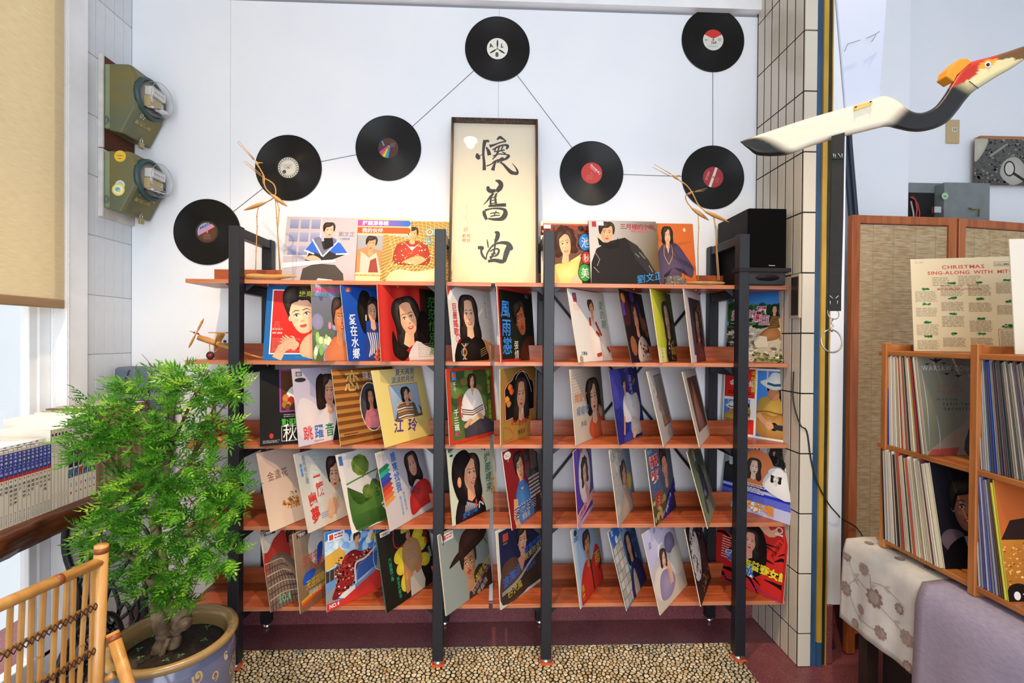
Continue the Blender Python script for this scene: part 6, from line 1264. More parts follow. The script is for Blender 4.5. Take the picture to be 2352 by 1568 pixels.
MB().box((BX - 0.001, -1.70, bz), (BX + 0.001, by1, CEIL - 0.18)).build('fabric', blind_mat(), bl)
MB().box((BX - 0.006, -1.70, bz - 0.030), (BX + 0.006, by1, bz + 0.004)).build('bottom_bar', wood('blind_bar', '8c6a48', '9c7a56', 'a88a66', (8, 1, 8), .6), bl, bevel=0.002)
def chain(x, y, z0, z1, name, lb):
    m = MB(); z = z0
    while z < z1:
        m.lathe([(.0004, -.0022), (.0020, -.001), (.0020, .001), (.0004, .0022)], (x, y, z), 6); z += 0.0052
    m.tube([(x, y, z0), (x, y, z1)], .0006, 4)
    return tag(m.build(name, white_trim), lb, 'blind chain', 'bead chains of the blind')
chain(XL + 0.03, at(158, 400, X=XL + .03).y, 0.95, CEIL - 0.2, 'bead_chain', 'white bead chain hanging beside the window casing')
chain(XL + 0.008, at(122, 800, X=XL + .008).y, 0.98, bz + 0.1, 'bead_chain', 'white bead chain hanging below the blind in the window')

# electricity meters on boards ------------------------------------------------
mw = M('meter_olive_paint', '766a38', 0.45, noise=6, col2='5c6650', bump=(40, .05)); mteal = M('meter_teal_paint', '2c4a48', 0.45, noise=12, col2='34504c')
rust = M('rust_board', '6c3a20', 0.8, noise=10, col2='4c2a18'); wboard = M('flaking_white_board', 'dcdad4', 0.7, noise=12, col2='c4bfb4', bump=(30, .2))
dome = glass_mat('meter_glass_dome', strength=2.0)
bY0, bY1 = at(226, 300, X=XL).y, -0.006
zt_, zm_, zb_ = at(232, 128, X=XL).z, at(226, 340, X=XL).z, at(218, 494, X=XL).z
for z0, z1, mt, lb in ((zm_ + .004, zt_, rust, 'rusty brown mounting board behind the upper meter'), (zb_, zm_, wboard, 'white painted mounting board behind the lower meter')):
    e = empty('mounting_board', (XL + .01, (bY0 + bY1) / 2, z0), lb, 'board')
    MB().box((XL + .0005, bY0 + .006, z0), (XL + 0.016, bY1, z1)).build('board', mt, e, bevel=.001)
    MB().box((XL + .0005, bY0 - .004, z0), (XL + 0.020, bY0 + .0055, z1)).build('edge_strip', wboard, e, bevel=.001)
def meter(z0, z1, lb, chalk, stickers):
    x0 = XL + 0.0175; xd = x0 + 0.022; x1 = x0 + 0.128; y0, y1 = bY0 + 0.006, -0.008; h = z1 - z0; yc = (y0 + y1) / 2
    e = empty('electricity_meter', (x0, yc, z0), lb, 'electric meter', 'electricity meters on the left wall')
    def octa(x, ins, iz0, iz1): return [(x, y0 + ins, z0 + iz0), (x, y1 - ins, z0 + iz0), (x, y1 - ins, z1 - iz1), (x, y0 + ins, z1 - iz1)]
    MB().box((x0, y0, z0 + .01), (xd, y1, z1)).build('back_box', M('meter_pale_green', '8a9470', .5, noise=10, col2='7c8866'), e, bevel=.004)
    # housing: box whose lower front is cut back and corners chamfered
    c = 0.045
    prof = [(xd, z0 + .004), (xd + .052, z0 - .006), (x1, z0 + .10), (x1, z1 - .045), (xd + .085, z1), (xd, z1)]
    m = MB(); n = len(prof); vs = []
    for y, k in ((y0, 0), (y0 + .012, 1), (y1 - .012, 1), (y1, 0)):
        for (x, z) in prof: vs.append((x - (0 if k else .008 * (x > xd + .01)), y, z))
    fs = [tuple(range(n)), tuple(range(3 * n, 4 * n))] + [(j * n + i, j * n + (i + 1) % n, (j + 1) * n + (i + 1) % n, (j + 1) * n + i) for j in range(3) for i in range(n)]
    m._add(vs, fs); m.build('housing', mw, e, bevel=.003, seg=2)
    zc = z0 + h * .62; r = 0.082
    MB().lathe([(r + .006, -.004), (r + .006, .010), (r - .002, .016), (r - .008, .014), (r - .008, 0)], (x1 - .002, yc, zc), 32, 'X').build('collar_ring', mteal, e)
    MB().lathe([(.0005, 0.0), (r - .009, 0.0), (r - .009, .004), (.0005, .004)], (x1 - .001, yc, zc), 28, 'X').build('dial_back', M('meter_inside_grey', '8c8880', .5), e)
    d = MB().box((x1 + .004, yc - .04, zc + .004), (x1 + .040, yc + .04, zc + .042)).build('register_plate', M('register_white', 'd8d6d0', .5), e, bevel=.002)
    a = Art(1, .48); a.text('00000', .12, .12, .2, '2c2c2c', gap=.05); a.lines(.1, .36, .9, .46, 1, '8c8c88'); a.mesh('register_print', MC('register_print', .5), .08, d, y0=0, plane='YZ', origin=(x1 + .0403 - e.location.x, yc - .04 - e.location.y, zc + .004 - e.location.z))
    pl = MB().box((x1 + .004, yc - .045, zc - .046), (x1 + .028, yc + .045, zc)).build('name_plate', M('plate_tan', 'b8a478', .45), e, bevel=.002)
    for s in (-1, 1): MB().lathe([(.0005, 0), (.006, 0), (.005, .003), (.0005, .003)], (x1 + .028, yc + s * .03, zc - .02), 10, 'X').build('plate_screw', chrome, pl)
    MB().lathe([(.0005, 0.0), (.05, 0.0), (.05, .003), (.0005, .003)], (x1 + .02, yc, zc - .052), 20, 'Z').build('spinning_disc', chrome, e)
    MB().lathe([(r - .010, .010), (r - .010, .045), (r - .016, .058), (r - .028, .068), (.0005, .071)], (x1, yc, zc), 32, 'X', cap=False).build('glass_dome', dome, e)
    MB().tube([(x1 + .054, yc + (r - .014) * math.cos(t), zc + (r - .014) * math.sin(t)) for t in np.linspace(0, 2 * PI, 33)[:-1]], .0012, 5, closed=True).build('dome_rim', M('glass_edge', '9aa4a8', .1, spec=.8), e)
    # slot with ruled plate, hasp and padlock on the cut-back lower front
    A0 = Vector((xd + .052, 0, z0 - .006)); A1 = Vector((x1, 0, z0 + .10)); dd = (A1 - A0); nrm = Vector((dd.z, 0, -dd.x)).normalized()
    P = lambda t, y, o: A0 + dd * t + nrm * o + Vector((0, y, 0))
    q = [P(.52, yc - .055, .0005), P(.52, yc + .03, .0005), P(.66, yc + .03, .0005), P(.66, yc - .055, .0005)]
    MB().prism(q, nrm * .002).build('slot_plate', M('slot_yellow', 'a89858', .6, noise=60, col2='6c6438'), e)
    k0 = P(.12, yc + .01, .004)
    lk = MB().box(k0 + Vector((-.006, -.012, -.040)), k0 + Vector((.006, .012, -.014))).build('padlock', M('brass_dull', 'a89a6c', .4, .6), e, bevel=.002)
    MB().tube([k0 + Vector((0, .008 * math.cos(t), -.014 + .018 * math.sin(t))) for t in np.linspace(0, PI, 9)], .0018, 6).build('shackle', chrome, lk)
    # chalk marks and stickers
    if chalk:
        a = Art(1, .4); a.text(chalk, 0, .1, .3, 'c8d0c8', rot=-.12, shear=.2); o = a.mesh('chalk_mark', MC('chalk', .9), .10, e, y0=0)
        M3 = Matrix.Identity(4); ax = Vector((0, 1, 0)); up = dd.normalized()
        for i in range(3): M3[i][0], M3[i][1], M3[i][2] = ax[i], -nrm[i], up[i]
        M3.translation = P(.70, yc - .05, .0012) - e.location; o.matrix_local = M3
    for si, (sx, sz, r_, kind) in enumerate(stickers):
        a = Art(2, 2)
        if kind == 0: a.ell(1, 1, 1, 1, 'e0b830'); a.ell(1, 1.45, .16, .16, 'f0e0c0'); a.ell(1, 1.45, .09, .09, '3c4c9c'); a.lines(.5, 1.0, 1.5, 1.2, 1, '8c6c14'); a.lines(.75, .5, 1.25, .7, 1, '8c6c14')
        elif kind == 1: a.ell(1, 1, 1, 1, 'e8d050'); a.ell(1, 1, .72, .72, 'dfe4d8'); a.ell(.9, 1.05, .4, .36, '6ca8b8'); a.ell(1.15, .8, .25, .2, 'd8c050')
        else: a.ell(1, 1, 1, 1, 'c8d4c4'); a.ell(1, 1, .6, .6, 'a8c0b0')
        a.mesh('sticker', label_print, r_ * 2, e, y0=0, origin=(x0 + sx - r_ - e.location.x, y0 - 0.0006 - .0012 * (si == 2) - e.location.y, z0 + sz - r_ - e.location.z), dz=.0002)
    for kk in range(3): MB().tube([(x0 + .010 + (.010 - .003 * kk) * math.cos(t), y0 - .0002, z0 + .045 + (.018 - .005 * kk) * math.sin(t)) for t in np.linspace(0, 2 * PI, 17)[:-1]], .0008, 4, closed=True).build('knockout_ring', mteal, e)
meter(at(240, 300, X=XL + .02).z, zt_ - .035, 'upper olive green electricity meter with a glass dome on the left wall', '01', [])
meter(zb_ + .028, zm_ - .008, 'lower olive green electricity meter with yellow round stickers', '0286.00', [(.066, .225, .024, 0), (.066, .105, .02, 2), (.06, .085, .026, 1)])

# plank table made from a thick live-edge slab ---------------------------------
TZ = 0.752; SXF = -1.415
slab_w = wood('live_edge_slab', '2c1608', '5c3014', '7c4a20', (14, 1.0, 9), .35, 2.2, coat=.3)
tb = empty('slab_table', (-1.53, -0.85, 0), 'thick dark live-edge slab table under the window on a black iron base', 'table')
m = MB(); n = 40; r = random.Random(4); vs = []
for i in range(n + 1):
    y = -1.62 + (1.62 - 0.20) * i / n; w1 = .010 * math.sin(i * .9) + .006 * math.sin(i * 2.3 + 1) ; w2 = .012 * math.sin(i * .6 + 2) + .004 * r.uniform(-1, 1)
    vs += [(XL + .02, y, TZ), (SXF + w1, y, TZ), (SXF + .018 + w1, y, TZ - .018), (SXF + .014 + w2, y, TZ - .055), (SXF - .01 + w2, y, TZ - .085 + .006 * math.sin(i * .7)), (XL + .02, y, TZ - .085)]
m._add(vs, [(i * 6 + k, i * 6 + (k + 1) % 6, i * 6 + 6 + (k + 1) % 6, i * 6 + 6 + k) for i in range(n) for k in range(6)] + [tuple(range(6)), tuple(n * 6 + k for k in range(6))], None, True)
m.build('slab_top', slab_w, tb)
iron = M('black_cast_iron', '14161b', 0.38, noise=60, col2='1c1f26', bump=(120, .1))
for yy_ in (-0.36, -1.25):
    fx = lambda u: -1.625 + u * 0.34
    pth = lambda P: [Vector((fx(u), yy_, v)) for u, v in smooth_path(P, 5)]
    for P, rr in (([(.02, .66), (.0, .5), (.14, .34), (.10, .18), (-.02, .03)], .013), ([(.98, .66), (1.0, .5), (.86, .34), (.90, .18), (1.05, .03)], .013), ([(0, .655), (.5, .64), (1, .655)], .012)): MB().tube(pth(P), rr, 8).build('iron_leg', iron, tb)
    for P in ([(.12, .36), (.3, .46), (.5, .38), (.7, .46), (.88, .36)], [(.1, .2), (.3, .12), (.5, .2), (.7, .12), (.9, .2)], [(.14, .34), (.4, .24), (.86, .16)], [(.86, .34), (.6, .24), (.14, .16)], [(.5, .38), (.42, .28), (.5, .2), (.58, .28), (.5, .38)], [(.02, .52), (.2, .6), (.3, .5), (.2, .44), (.16, .52)], [(.98, .52), (.8, .6), (.7, .5), (.8, .44), (.84, .52)], [(.3, .46), (.36, .56), (.5, .62), (.64, .56), (.7, .46)], [(.2, .16), (.35, .3), (.5, .2)], [(.8, .16), (.65, .3), (.5, .2)]):
        MB().tube(pth(P), .0075, 6).build('iron_scroll', iron, tb)
    MB().tube([Vector((fx(.5 + .3 * math.cos(t)), yy_, .27 + .09 * math.sin(t))) for t in np.linspace(0, 2 * PI, 21)[:-1]], .008, 6, closed=True).build('iron_hoop', iron, tb)
# treadle wheel and pedal of the iron base
for rr, nm in ((.13, 'wheel_rim'), (.03, 'wheel_hub')):
    MB().tube([Vector((-1.32, -0.62 + rr * math.cos(t), .26 + rr * math.sin(t))) for t in np.linspace(0, 2 * PI, 29)[:-1]], .009, 6, closed=True).build(nm, iron, tb)
for t in range(6): MB().tube([(-1.32, -0.62, .26), (-1.32, -0.62 + .13 * math.cos(t * PI / 3), .26 + .13 * math.sin(t * PI / 3))], .005, 5).build('wheel_spoke', iron, tb)
MB().tube([(-1.55, -.36, .11), (-1.55, -1.25, .11)], .01, 6).build('iron_stretcher', iron, tb); MB().tube([(-1.38, -.36, .11), (-1.38, -1.25, .11)], .01, 6).build('iron_stretcher', iron, tb)
for k in range(7): MB().box((-1.53 + .02 * k, -0.98, .085), (-1.522 + .02 * k, -0.62, .097)).build('pedal_bar', iron, tb)

# books along the table ---------------------------------------------------------
spine_print = MC('printed_book_spine', 0.45, 0.4, coat=.15); page = M('book_pages', 'e6e2d6', .8, noise=90, col2='d8d4c8', stretch=(1, 30, 1))
bkc = M('book_cover_white', 'e2dfd6', .4); bkb = M('book_cover_brown', '7c6450', .5, noise=20, col2='6c5644')
BSX = SXF - .018
def book(y, t, h, d, cov, art, lb, grp):
    e = empty('book', (BSX - d / 2, y + t / 2, TZ + .001), lb, 'book', grp)
    MB().box((BSX - d, y, TZ + .001), (BSX, y + .0012, TZ + h)).box((BSX - d, y + t - .0012, TZ + .001), (BSX, y + t, TZ + h)).box((BSX - .0015, y, TZ + .001), (BSX, y + t, TZ + h)).build('cover', cov, e)
    MB().box((BSX - d + .003, y + .0013, TZ + .003), (BSX - .0016, y + t - .0013, TZ + h - .003)).build('page_block', page, e)
    if art: art.mesh('spine_print', spine_print, t, e, y0=-.0002, plane='YZ', origin=(BSX - e.location.x, y - e.location.y, TZ + .001 - e.location.z))
names = ['甘地', '聖女貞德', '貝多芬', '李白', '華盛頓', '居禮夫人', '南丁格爾', '孔子', '米開朗基羅', '華德迪士尼', '倫琴', '牛頓', '林肯', '愛迪生']
ya = [at(px, 1100, X=BSX).y for px in (117, 160, 235, 318)]
y = ya[0]; hb = 0.226
tb_ = 0.0128
for i, nm in enumerate(names):
    y -= tb_ + .0006; H_ = hb / tb_
    a = Art(1, H_); a.bg('dcd6c6', 'd6d0c0'); a.rect(0, H_ * .66, 1, H_ * .965, '2a3c98'); a.rect(0, H_ * .62, 1, H_ * .66, 'b8302c'); a.text('世界偉人傳記', .2, H_ * .955, .62, 'e6e6ee', vert=True, b=.01, gap=.2); a.poly([(.3, H_ * .6), (.7, H_ * .6), (.5, H_ * .57)], 'b8302c'); a.text(nm, .12, H_ * .54, .76, '2c2824', vert=True, b=.012, gap=.25); a.text('東方出版社', .28, H_ * .17, .42, '5c6c94', vert=True, gap=.12)
    a.line([(.02, 0), (.02, H_)], .04, 'b8b0a0')
    book(y, tb_, hb + .0015 * ((i * 7) % 3), .152, bkc, a, ORD[i] + ' white biography with blue and red spine top, counting from the plant', 'blue-topped biographies')
y = ya[0] + .0006; gi = 0
for i, t in enumerate((.0105, .0125, .0105, .0125, .0115)):
    H_ = .262 / t; a = Art(1, H_); a.bg('dedacc'); a.ell(.5, H_ * .93, .3, .5, '2c2c30'); a.text('自然科學', .2, H_ * .84, .6, ['3c3c3c', '4c8cb8'][i % 2], vert=True, gap=.2); a.lines(.4, H_ * .08, .6, H_ * .2, 4, '9c9488'); a.line([(.03, 0), (.03, H_)], .05, 'a8a294')
    book(y, t, .262, .175, bkc, a, ORD[i] + ' of five thin white volumes beside the blue-topped biographies', 'thin white volumes'); y += t + .0006
    if y > ya[1] - .006: pass
for i in range(6):
    t = .0175 if i else .022; H_ = .288 / t; a = Art(1, H_); a.bg('dedbd0'); a.rect(.12, H_ * .42, .88, H_ * .62, '1c2c38'); a.rect(.12, H_ * .3, .88, H_ * .4, '24404c'); a.text('小百科', .25, H_ * .61, .5, 'd0d4d0', vert=True, gap=.2); a.text('動物植物', .28, H_ * .395, .4, 'c0ccc8', vert=True); a.text(str(i + 1), .3, H_ * .19, .9, ['3c6ca8', '3c6ca8', 'b83838', '3c6ca8', '4c7c8c', '3c6ca8'][i], b=.01); a.ell(.5, H_ * .12, .14, .2, 'b83830'); a.lines(.25, H_ * .8, .75, H_ * .94, 4, '5c5c58')
    a.line([(.03, 0), (.03, H_)], .05, '9c9890')
    if i < 4: a.poly([(.05, H_ * .36), (.95, H_ * .42), (.95, H_ * .37), (.05, H_ * .31)], ['3c7c94', '2c5cb0', 'b8302c', '2c54a8'][i])
    book(y, t, .288, .21, bkc, a, ORD[i] + ' of six tall white volumes with dark spine panels', 'numbered tall volumes'); y += t + .0006
i = 0
while y < at(330, 1000, X=BSX).y:
    t = .0125 + .004 * (i % 3 == 1); hh = .292 if i < 3 else .300; H_ = hh / t; a = Art(1, H_); a.bg(['8c745c', '7c6450', 'a08870', '6c5444'][i % 4]); a.rect(0, H_ * .8, 1, H_ * .82, 'c8b898'); a.text('文學名著', .2, H_ * .76, .6, 'd8ccb4', vert=True, gap=.2); a.lines(.2, H_ * .1, .8, H_ * .14, 2, 'c0b090')
    book(y, t, hh, .215, bkb if i % 2 else bkc, a, ORD[i] + ' brown-spined volume behind the leaves, counting from the window side', 'brown-spined volumes'); y += t + .0006; i += 1
BOOK_END = y
# a flat picture book leaning its printed front over the biographies' tops
a = Art(1, .3); a.bg('f0f0f0')
for q in range(7): a.blob([(.06 + .13 * q, .16), (.1 + .13 * q, .22), (.14 + .13 * q, .17), (.1 + .13 * q, .12)], ['2c3444', '5c4c3c', '7c8c9c'][q % 3], n=3)
a.text('LIBRARY OF NATURE', .3, .04, .05, '6c6c6c')
pb = tag(MB().box((BSX - .175, ya[0] - .17, TZ + hb + .0045), (BSX - .01, ya[0] - .012, TZ + hb + .0135)).build('picture_book', bkc, bevel=.001), 'white picture book lying flat on top of the biographies', 'book')
a.mesh('spine_print', spine_print, .15, pb, y0=0, plane='YZ', origin=(.0828, -.078, .0004)).scale = (1, 1, .2)
# two slate-blue carved stone bookends
st_m = M('slate_blue_stone', '4a5468', 0.55, noise=7, col2='69758a', bump=(25, .3))
for k, (px0, px1, lb) in enumerate(((258, 313, 'left one of two slate-blue carved stone bookends behind the books'), (312, 367, 'right one of two slate-blue carved stone bookends behind the books'))):
    Yb = -0.135; xa_, xb_ = at(px0, 850, Y=Yb).x, at(px1, 850, Y=Yb).x; zt2 = at(285, 843, Y=Yb).z
    e = empty('stone_bookend', ((xa_ + xb_) / 2, Yb + .03, TZ), lb, 'bookend', 'stone bookends'); wd = xb_ - xa_
    MB().box((xa_ + .002, Yb, TZ + .001), (xb_ - .002, Yb + .10, zt2)).build('shaft', st_m, e, bevel=.016, seg=4)
    MB().tube([(xa_ + wd * (.1 + .02 * q), Yb - .004, zt2 - .10 - q * .012) for q in range(3)] + [(xa_ + wd * .2, Yb - .004, TZ + .012)], [.03, .044, .046, .04], 12).build('rounded_toe', st_m, e)
    MB().tube([(xb_ - wd * .28, Yb - .001, zt2 - .012), (xb_ - wd * .42, Yb - .003, zt2 - .05), (xb_ - wd * .46, Yb - .003, zt2 - .12)], .0035, 6).build('carved_line', M('stone_groove', '2c3442', .7), e)

# bamboo toy planes on the shelf ends ------------------------------------------
pw1 = wood('toy_plane_bamboo', 'a06a30', 'b8823f', 'c9965a', (3, 12, 12), .45, 4); redp = M('red_bead', 'a81c20', .3); tyre = M('toy_tyre', '1c1c1e', .6)
fz = ztf(0, 680, 3.485); Q = lambda zx, zy, Y: at(*fz(zx, zy), Y=Y)
Yp = -0.20
e = empty('toy_plane', (Q(1700, 500, Yp).x, Yp, ZS[1]), 'bamboo toy aeroplane with red wheels at the left end of the second shelf', 'toy plane', 'bamboo toy planes')
MB().tube([Q(1590, 330, Yp), Q(1660, 352, Yp), Q(1780, 395, Yp), Q(1880, 430, Yp), Q(2000, 470, Yp), Q(2120, 500, Yp)], [.0115, .0125, .011, .008, .005, .003], 10).build('fuselage', pw1, e)
MB().tube([Q(1520, 280, Yp), Q(1600, 308, Yp)], .0018, 6).build('propeller_shaft', chrome, e)
pr_ = MB(); a_, b_ = Q(1632, 176, Yp - .012), Q(1510, 415, Yp - .012); c_ = (a_ + b_) / 2
pr_.tube([a_, a_ + (c_ - a_) * .25, a_ + (c_ - a_) * .7, c_, c_ + (b_ - c_) * .3, c_ + (b_ - c_) * .75, b_], [.001, .0052, .0045, .0022, .0045, .0052, .001], 6).build('propeller', pw1, e)
for zx, zy in ((1553, 291), (1585, 301)): MB().lathe([(.0005, -.004), (.004, -.002), (.004, .002), (.0005, .004)], Q(zx, zy, Yp - .004), 10, 'X').build('red_bead', redp, e)
for k in range(7): MB().tube([Q(1716 + 4 * k, 398 + 2 * k, Yp - .012 + .004 * k), Q(1742 + 10 * k, 288 + 2 * k, Yp - .012 + .004 * k)], .0022, 5).build('cockpit_slat', pw1, e)
for s in (-1, 1):
    MB().box(tuple(Q(1735, 296, Yp + s * .03)), tuple(Q(1812, 288, Yp + s * .09))).build('upper_wing', pw1, e, bevel=.001)
    c1 = Q(1683, 487, Yp + s * .022); c1.z = ZS[1] + .0165
    MB().lathe([(.0005, -.003), (.0085, -.0035), (.0155, -.003), (.0162, 0), (.0155, .003), (.0085, .0035), (.0005, .003)], c1, 20, 'Y').build('wheel', tyre, e)
    MB().lathe([(.0005, -.0042), (.008, -.0042), (.008, .0042), (.0005, .0042)], c1, 14, 'Y').build('wheel_hub', redp, e)
    MB().tube([Q(1676, 380, Yp + s * .006), c1], .0022, 6).build('strut', pw1, e); MB().tube([Q(1770, 408, Yp + s * .006), c1], .0022, 6).build('strut', pw1, e)
MB().lathe([(.0005, -.003), (.006, -.002), (.0065, 0), (.006, .002), (.0005, .003)], Q(1800, 362, Yp - .006), 10, 'Y').build('pilot_bead', tyre, e)
tl = Q(2085, 492, Yp); MB().prism([tl, tl + Vector((.03, 0, -.004)), tl + Vector((.032, 0, .02)), tl + Vector((.018, 0, .016))], (0, .002, 0)).build('tail_fin', pw1, e)
MB().tube([tl + Vector((.01, 0, -.002)), (tl.x + .01, Yp, ZS[1] + .001)], .002, 5).build('tail_skid', pw1, e)
Yp = -0.19
e = empty('toy_plane', (Q(1720, 1100, Yp).x, Yp, ZS[2]), 'bamboo toy aeroplane on a peg, behind the leaves on the third shelf', 'toy plane', 'bamboo toy planes')
pb0, pb1 = Q(1540, 1150, Yp).x, Q(1815, 1150, Yp).x
MB().box((pb0, Yp - .03, ZS[2] + .0005), (pb1, Yp + .03, ZS[2] + .011)).build('base', pw1, e, bevel=.002)
MB().tube([(Q(1720, 900, Yp).x, Yp, ZS[2] + .011), Q(1720, 775, Yp)], .0045, 8).build('peg', pw1, e)
MB().tube([Q(1410, 722, Yp), Q(1500, 735, Yp), Q(1600, 752, Yp), Q(1740, 765, Yp), Q(1830, 772, Yp), Q(1870, 774, Yp)], [.002, .004, .0075, .0085, .0085, .003], 10).build('fuselage', pw1, e)
a_, b_ = Q(1972, 608, Yp - .02), Q(1782, 905, Yp - .02); c_ = (a_ + b_) / 2
MB().tube([a_, a_ + (c_ - a_) * .25, a_ + (c_ - a_) * .7, c_, c_ + (b_ - c_) * .3, c_ + (b_ - c_) * .75, b_], [.001, .006, .005, .0025, .005, .006, .001], 6).build('propeller', pw1, e)
MB().tube([c_ + Vector((0, .002, 0)), Q(1860, 774, Yp)], .002, 6).build('propeller_shaft', chrome, e)
tl = Q(1440, 725, Yp); MB().prism([tl, tl + Vector((.028, 0, .002)), tl + Vector((.004, 0, .028))], (0, .002, 0)).build('tail_fin', pw1, e)
for s in (-1, 1): MB().box(tuple(Q(1650, 760, Yp + s * .008)), tuple(Q(1720, 756, Yp + s * .075))).build('wing', pw1, e, bevel=.0008)

# bamboo chair --------------------------------------------------------------------
bam2 = wood('honey_bamboo_pole', 'b07a3a', 'c4904c', 'd4a664', (6, 6, 1.2), .32, 4, coat=.3); node_m = M('bamboo_node_brown', '8c4c24', .4); lash = M('dark_lashing_cord', '4a2418', .8)
pA = at(233, 1262, Z=0.80); pB = at(0, 1392, Z=0.775)      # far post top, rail at the picture's edge
dv = (pB - pA); dv.z = 0; dvn = dv.normalized(); LEN = 0.44
out = Vector((-dvn.y, dvn.x, 0)); out = out if out.x < 0 else -out      # towards the window: the seat side
ch = empty('bamboo_chair', (pA.x + dvn.x * LEN / 2 - .1, pA.y + dvn.y * LEN / 2, 0), 'honey-coloured bamboo chair with a slatted back, tucked towards the window table', 'chair')
def bpole(name, a, b, r, nodes=(), parent=None, taper=1.0):
    a, b = Vector(a), Vector(b); o = MB().tube([a, a + (b - a) * .5, b], [r, r * (1 + taper) / 2, r * taper], 12).build(name, bam2, parent or ch)
    for t in nodes:
        c = a + (b - a) * t; d = (b - a).normalized() * .007; MB().tube([c - d, c, c + d], [r * 1.01, r * 1.09, r * 1.01], 12).build('bamboo_node', node_m, o)
    return o
lean = out * -0.05
for k, t in enumerate((0, LEN)):
    top = Vector((pA.x, pA.y, .80)) + dvn * t; foot = Vector((pA.x, pA.y, .0026)) + dvn * t + out * .03
    bpole('back_post', foot, top + Vector((0, 0, .012)), .0145, (.50, .985, .18))
T0 = Vector((pA.x, pA.y, .772)); sl = (pB.z - 0.772) / dv.length
T1 = T0 + dvn * LEN + Vector((0, 0, 0.01))
bpole('top_rail', T0, T1, .0125, (.22, .78))
B0 = Vector((pA.x, pA.y, .47)) + out * .012; B1 = B0 + dvn * LEN
bpole('lower_rail', B0, B1, .0105, (.4,))
ns = 20; slats = []
for i in range(ns):
    t = (i + .75) / (ns + .5); jit = random.Random(i).uniform(-.010, .010)
    a, b = B0 + (B1 - B0) * (t + (.012 if i % 4 == 1 else 0)) , T0 + (T1 - T0) * (t + jit)
    q = MB().bar(a, b, .0108, .006, up=out).build('slat', bam2, ch, bevel=.0022, seg=2); slats.append((a, b))
    if i % 2: MB().bar(a + (b - a) * (.3 + .1 * (i % 3)) - (b - a) * .008, a + (b - a) * (.3 + .1 * (i % 3)) + (b - a) * .008, .0113, .0067, up=out).build('bamboo_node', M('slat_node', 'b88448', .45), q)
for tz in (.30, .66):
    bpole('cross_cane', B0 + (T0 - B0) * tz - out * -.008, B1 + (T1 - B1) * tz + out * .008, .0045)
    for ph in (0, 1):
        P = []
        for i in range(0, 4 * ns + 1):
            t = i / (4 * ns); c = (B0 + (B1 - B0) * t) + ((T0 + (T1 - T0) * t) - (B0 + (B1 - B0) * t)) * tz
            P.append(c + Vector((0, 0, .0085 * math.sin(i * PI / 2 + ph * PI))) - out * .0062)
        MB().tube(P, .0013, 5).build('lashing', lash, ch)
SZ = .42
for t in (0.0, LEN):
    bpole('front_leg', Vector((pA.x, pA.y, .0026)) + dvn * t + out * .40, Vector((pA.x, pA.y, .60)) + dvn * t + out * .38, .0145, (.4, .8)) if False else None
for t in (.02, LEN - .02):
    base = Vector((pA.x, pA.y, 0)) + dvn * t
    bpole('seat_rail', base + Vector((0, 0, SZ)) + out * .0, base + Vector((0, 0, SZ)) + out * .20, .012, (.5,))
    bpole('front_leg', base + Vector((0, 0, .0026)) + out * .20, base + Vector((0, 0, SZ + .01)) + out * .20, .0135, (.3, .7))
for i in range(14):
    t = .03 + (LEN - .06) * i / 13; base = Vector((pA.x, pA.y, SZ + .012)) + dvn * t; MB().bar(base + out * .005, base + out * .205, .018, .006).build('seat_slat', bam2, ch, bevel=.002)
# slanting brace beside the far post
sb0, sb1 = at(258, 1452, Y=pA.y + .012), at(300, 1590, Y=pA.y - .02)
bpole('side_brace', sb1 + (sb1 - sb0) * 1.3, sb0, .0135, (.96,), taper=1.0)
bpole('brace_peg', at(246, 1560, Y=pA.y), at(262, 1548, Y=pA.y), .008)
# ================================================================== right side: screen, record crates, cloths, crane, boxes
teak = wood('screen_frame_teak', '8c4418', 'a85a28', 'b86a34', (12, 12, 1), .4, 3)
# folding screen with woven bamboo blinds
def weave(name):
    m = bpy.data.materials.new(name); m.use_nodes = True; nt = m.node_tree; b = nt.nodes['Principled BSDF']
    tc = nt.nodes.new('ShaderNodeTexCoord'); mp = nt.nodes.new('ShaderNodeMapping'); mp.inputs['Scale'].default_value = (9, 9, 40)
    n = nt.nodes.new('ShaderNodeTexNoise'); n.inputs['Scale'].default_value = 2.5
    r = nt.nodes.new('ShaderNodeValToRGB'); r.color_ramp.elements[0].position = .35; r.color_ramp.elements[0].color = H('c8a878'); r.color_ramp.elements[1].position = .65; r.color_ramp.elements[1].color = H('e6cfa6')
    L = nt.links.new; L(tc.outputs['Object'], mp.inputs[0]); L(mp.outputs[0], n.inputs['Vector']); L(n.outputs['Fac'], r.inputs[0]); L(r.outputs[0], b.inputs['Base Color']); b.inputs['Roughness'].default_value = .6
    return m
weave_m = weave('split_bamboo_reeds'); backing_m = M('screen_backing', '8c5838', .9)
SCR_Y = -0.27
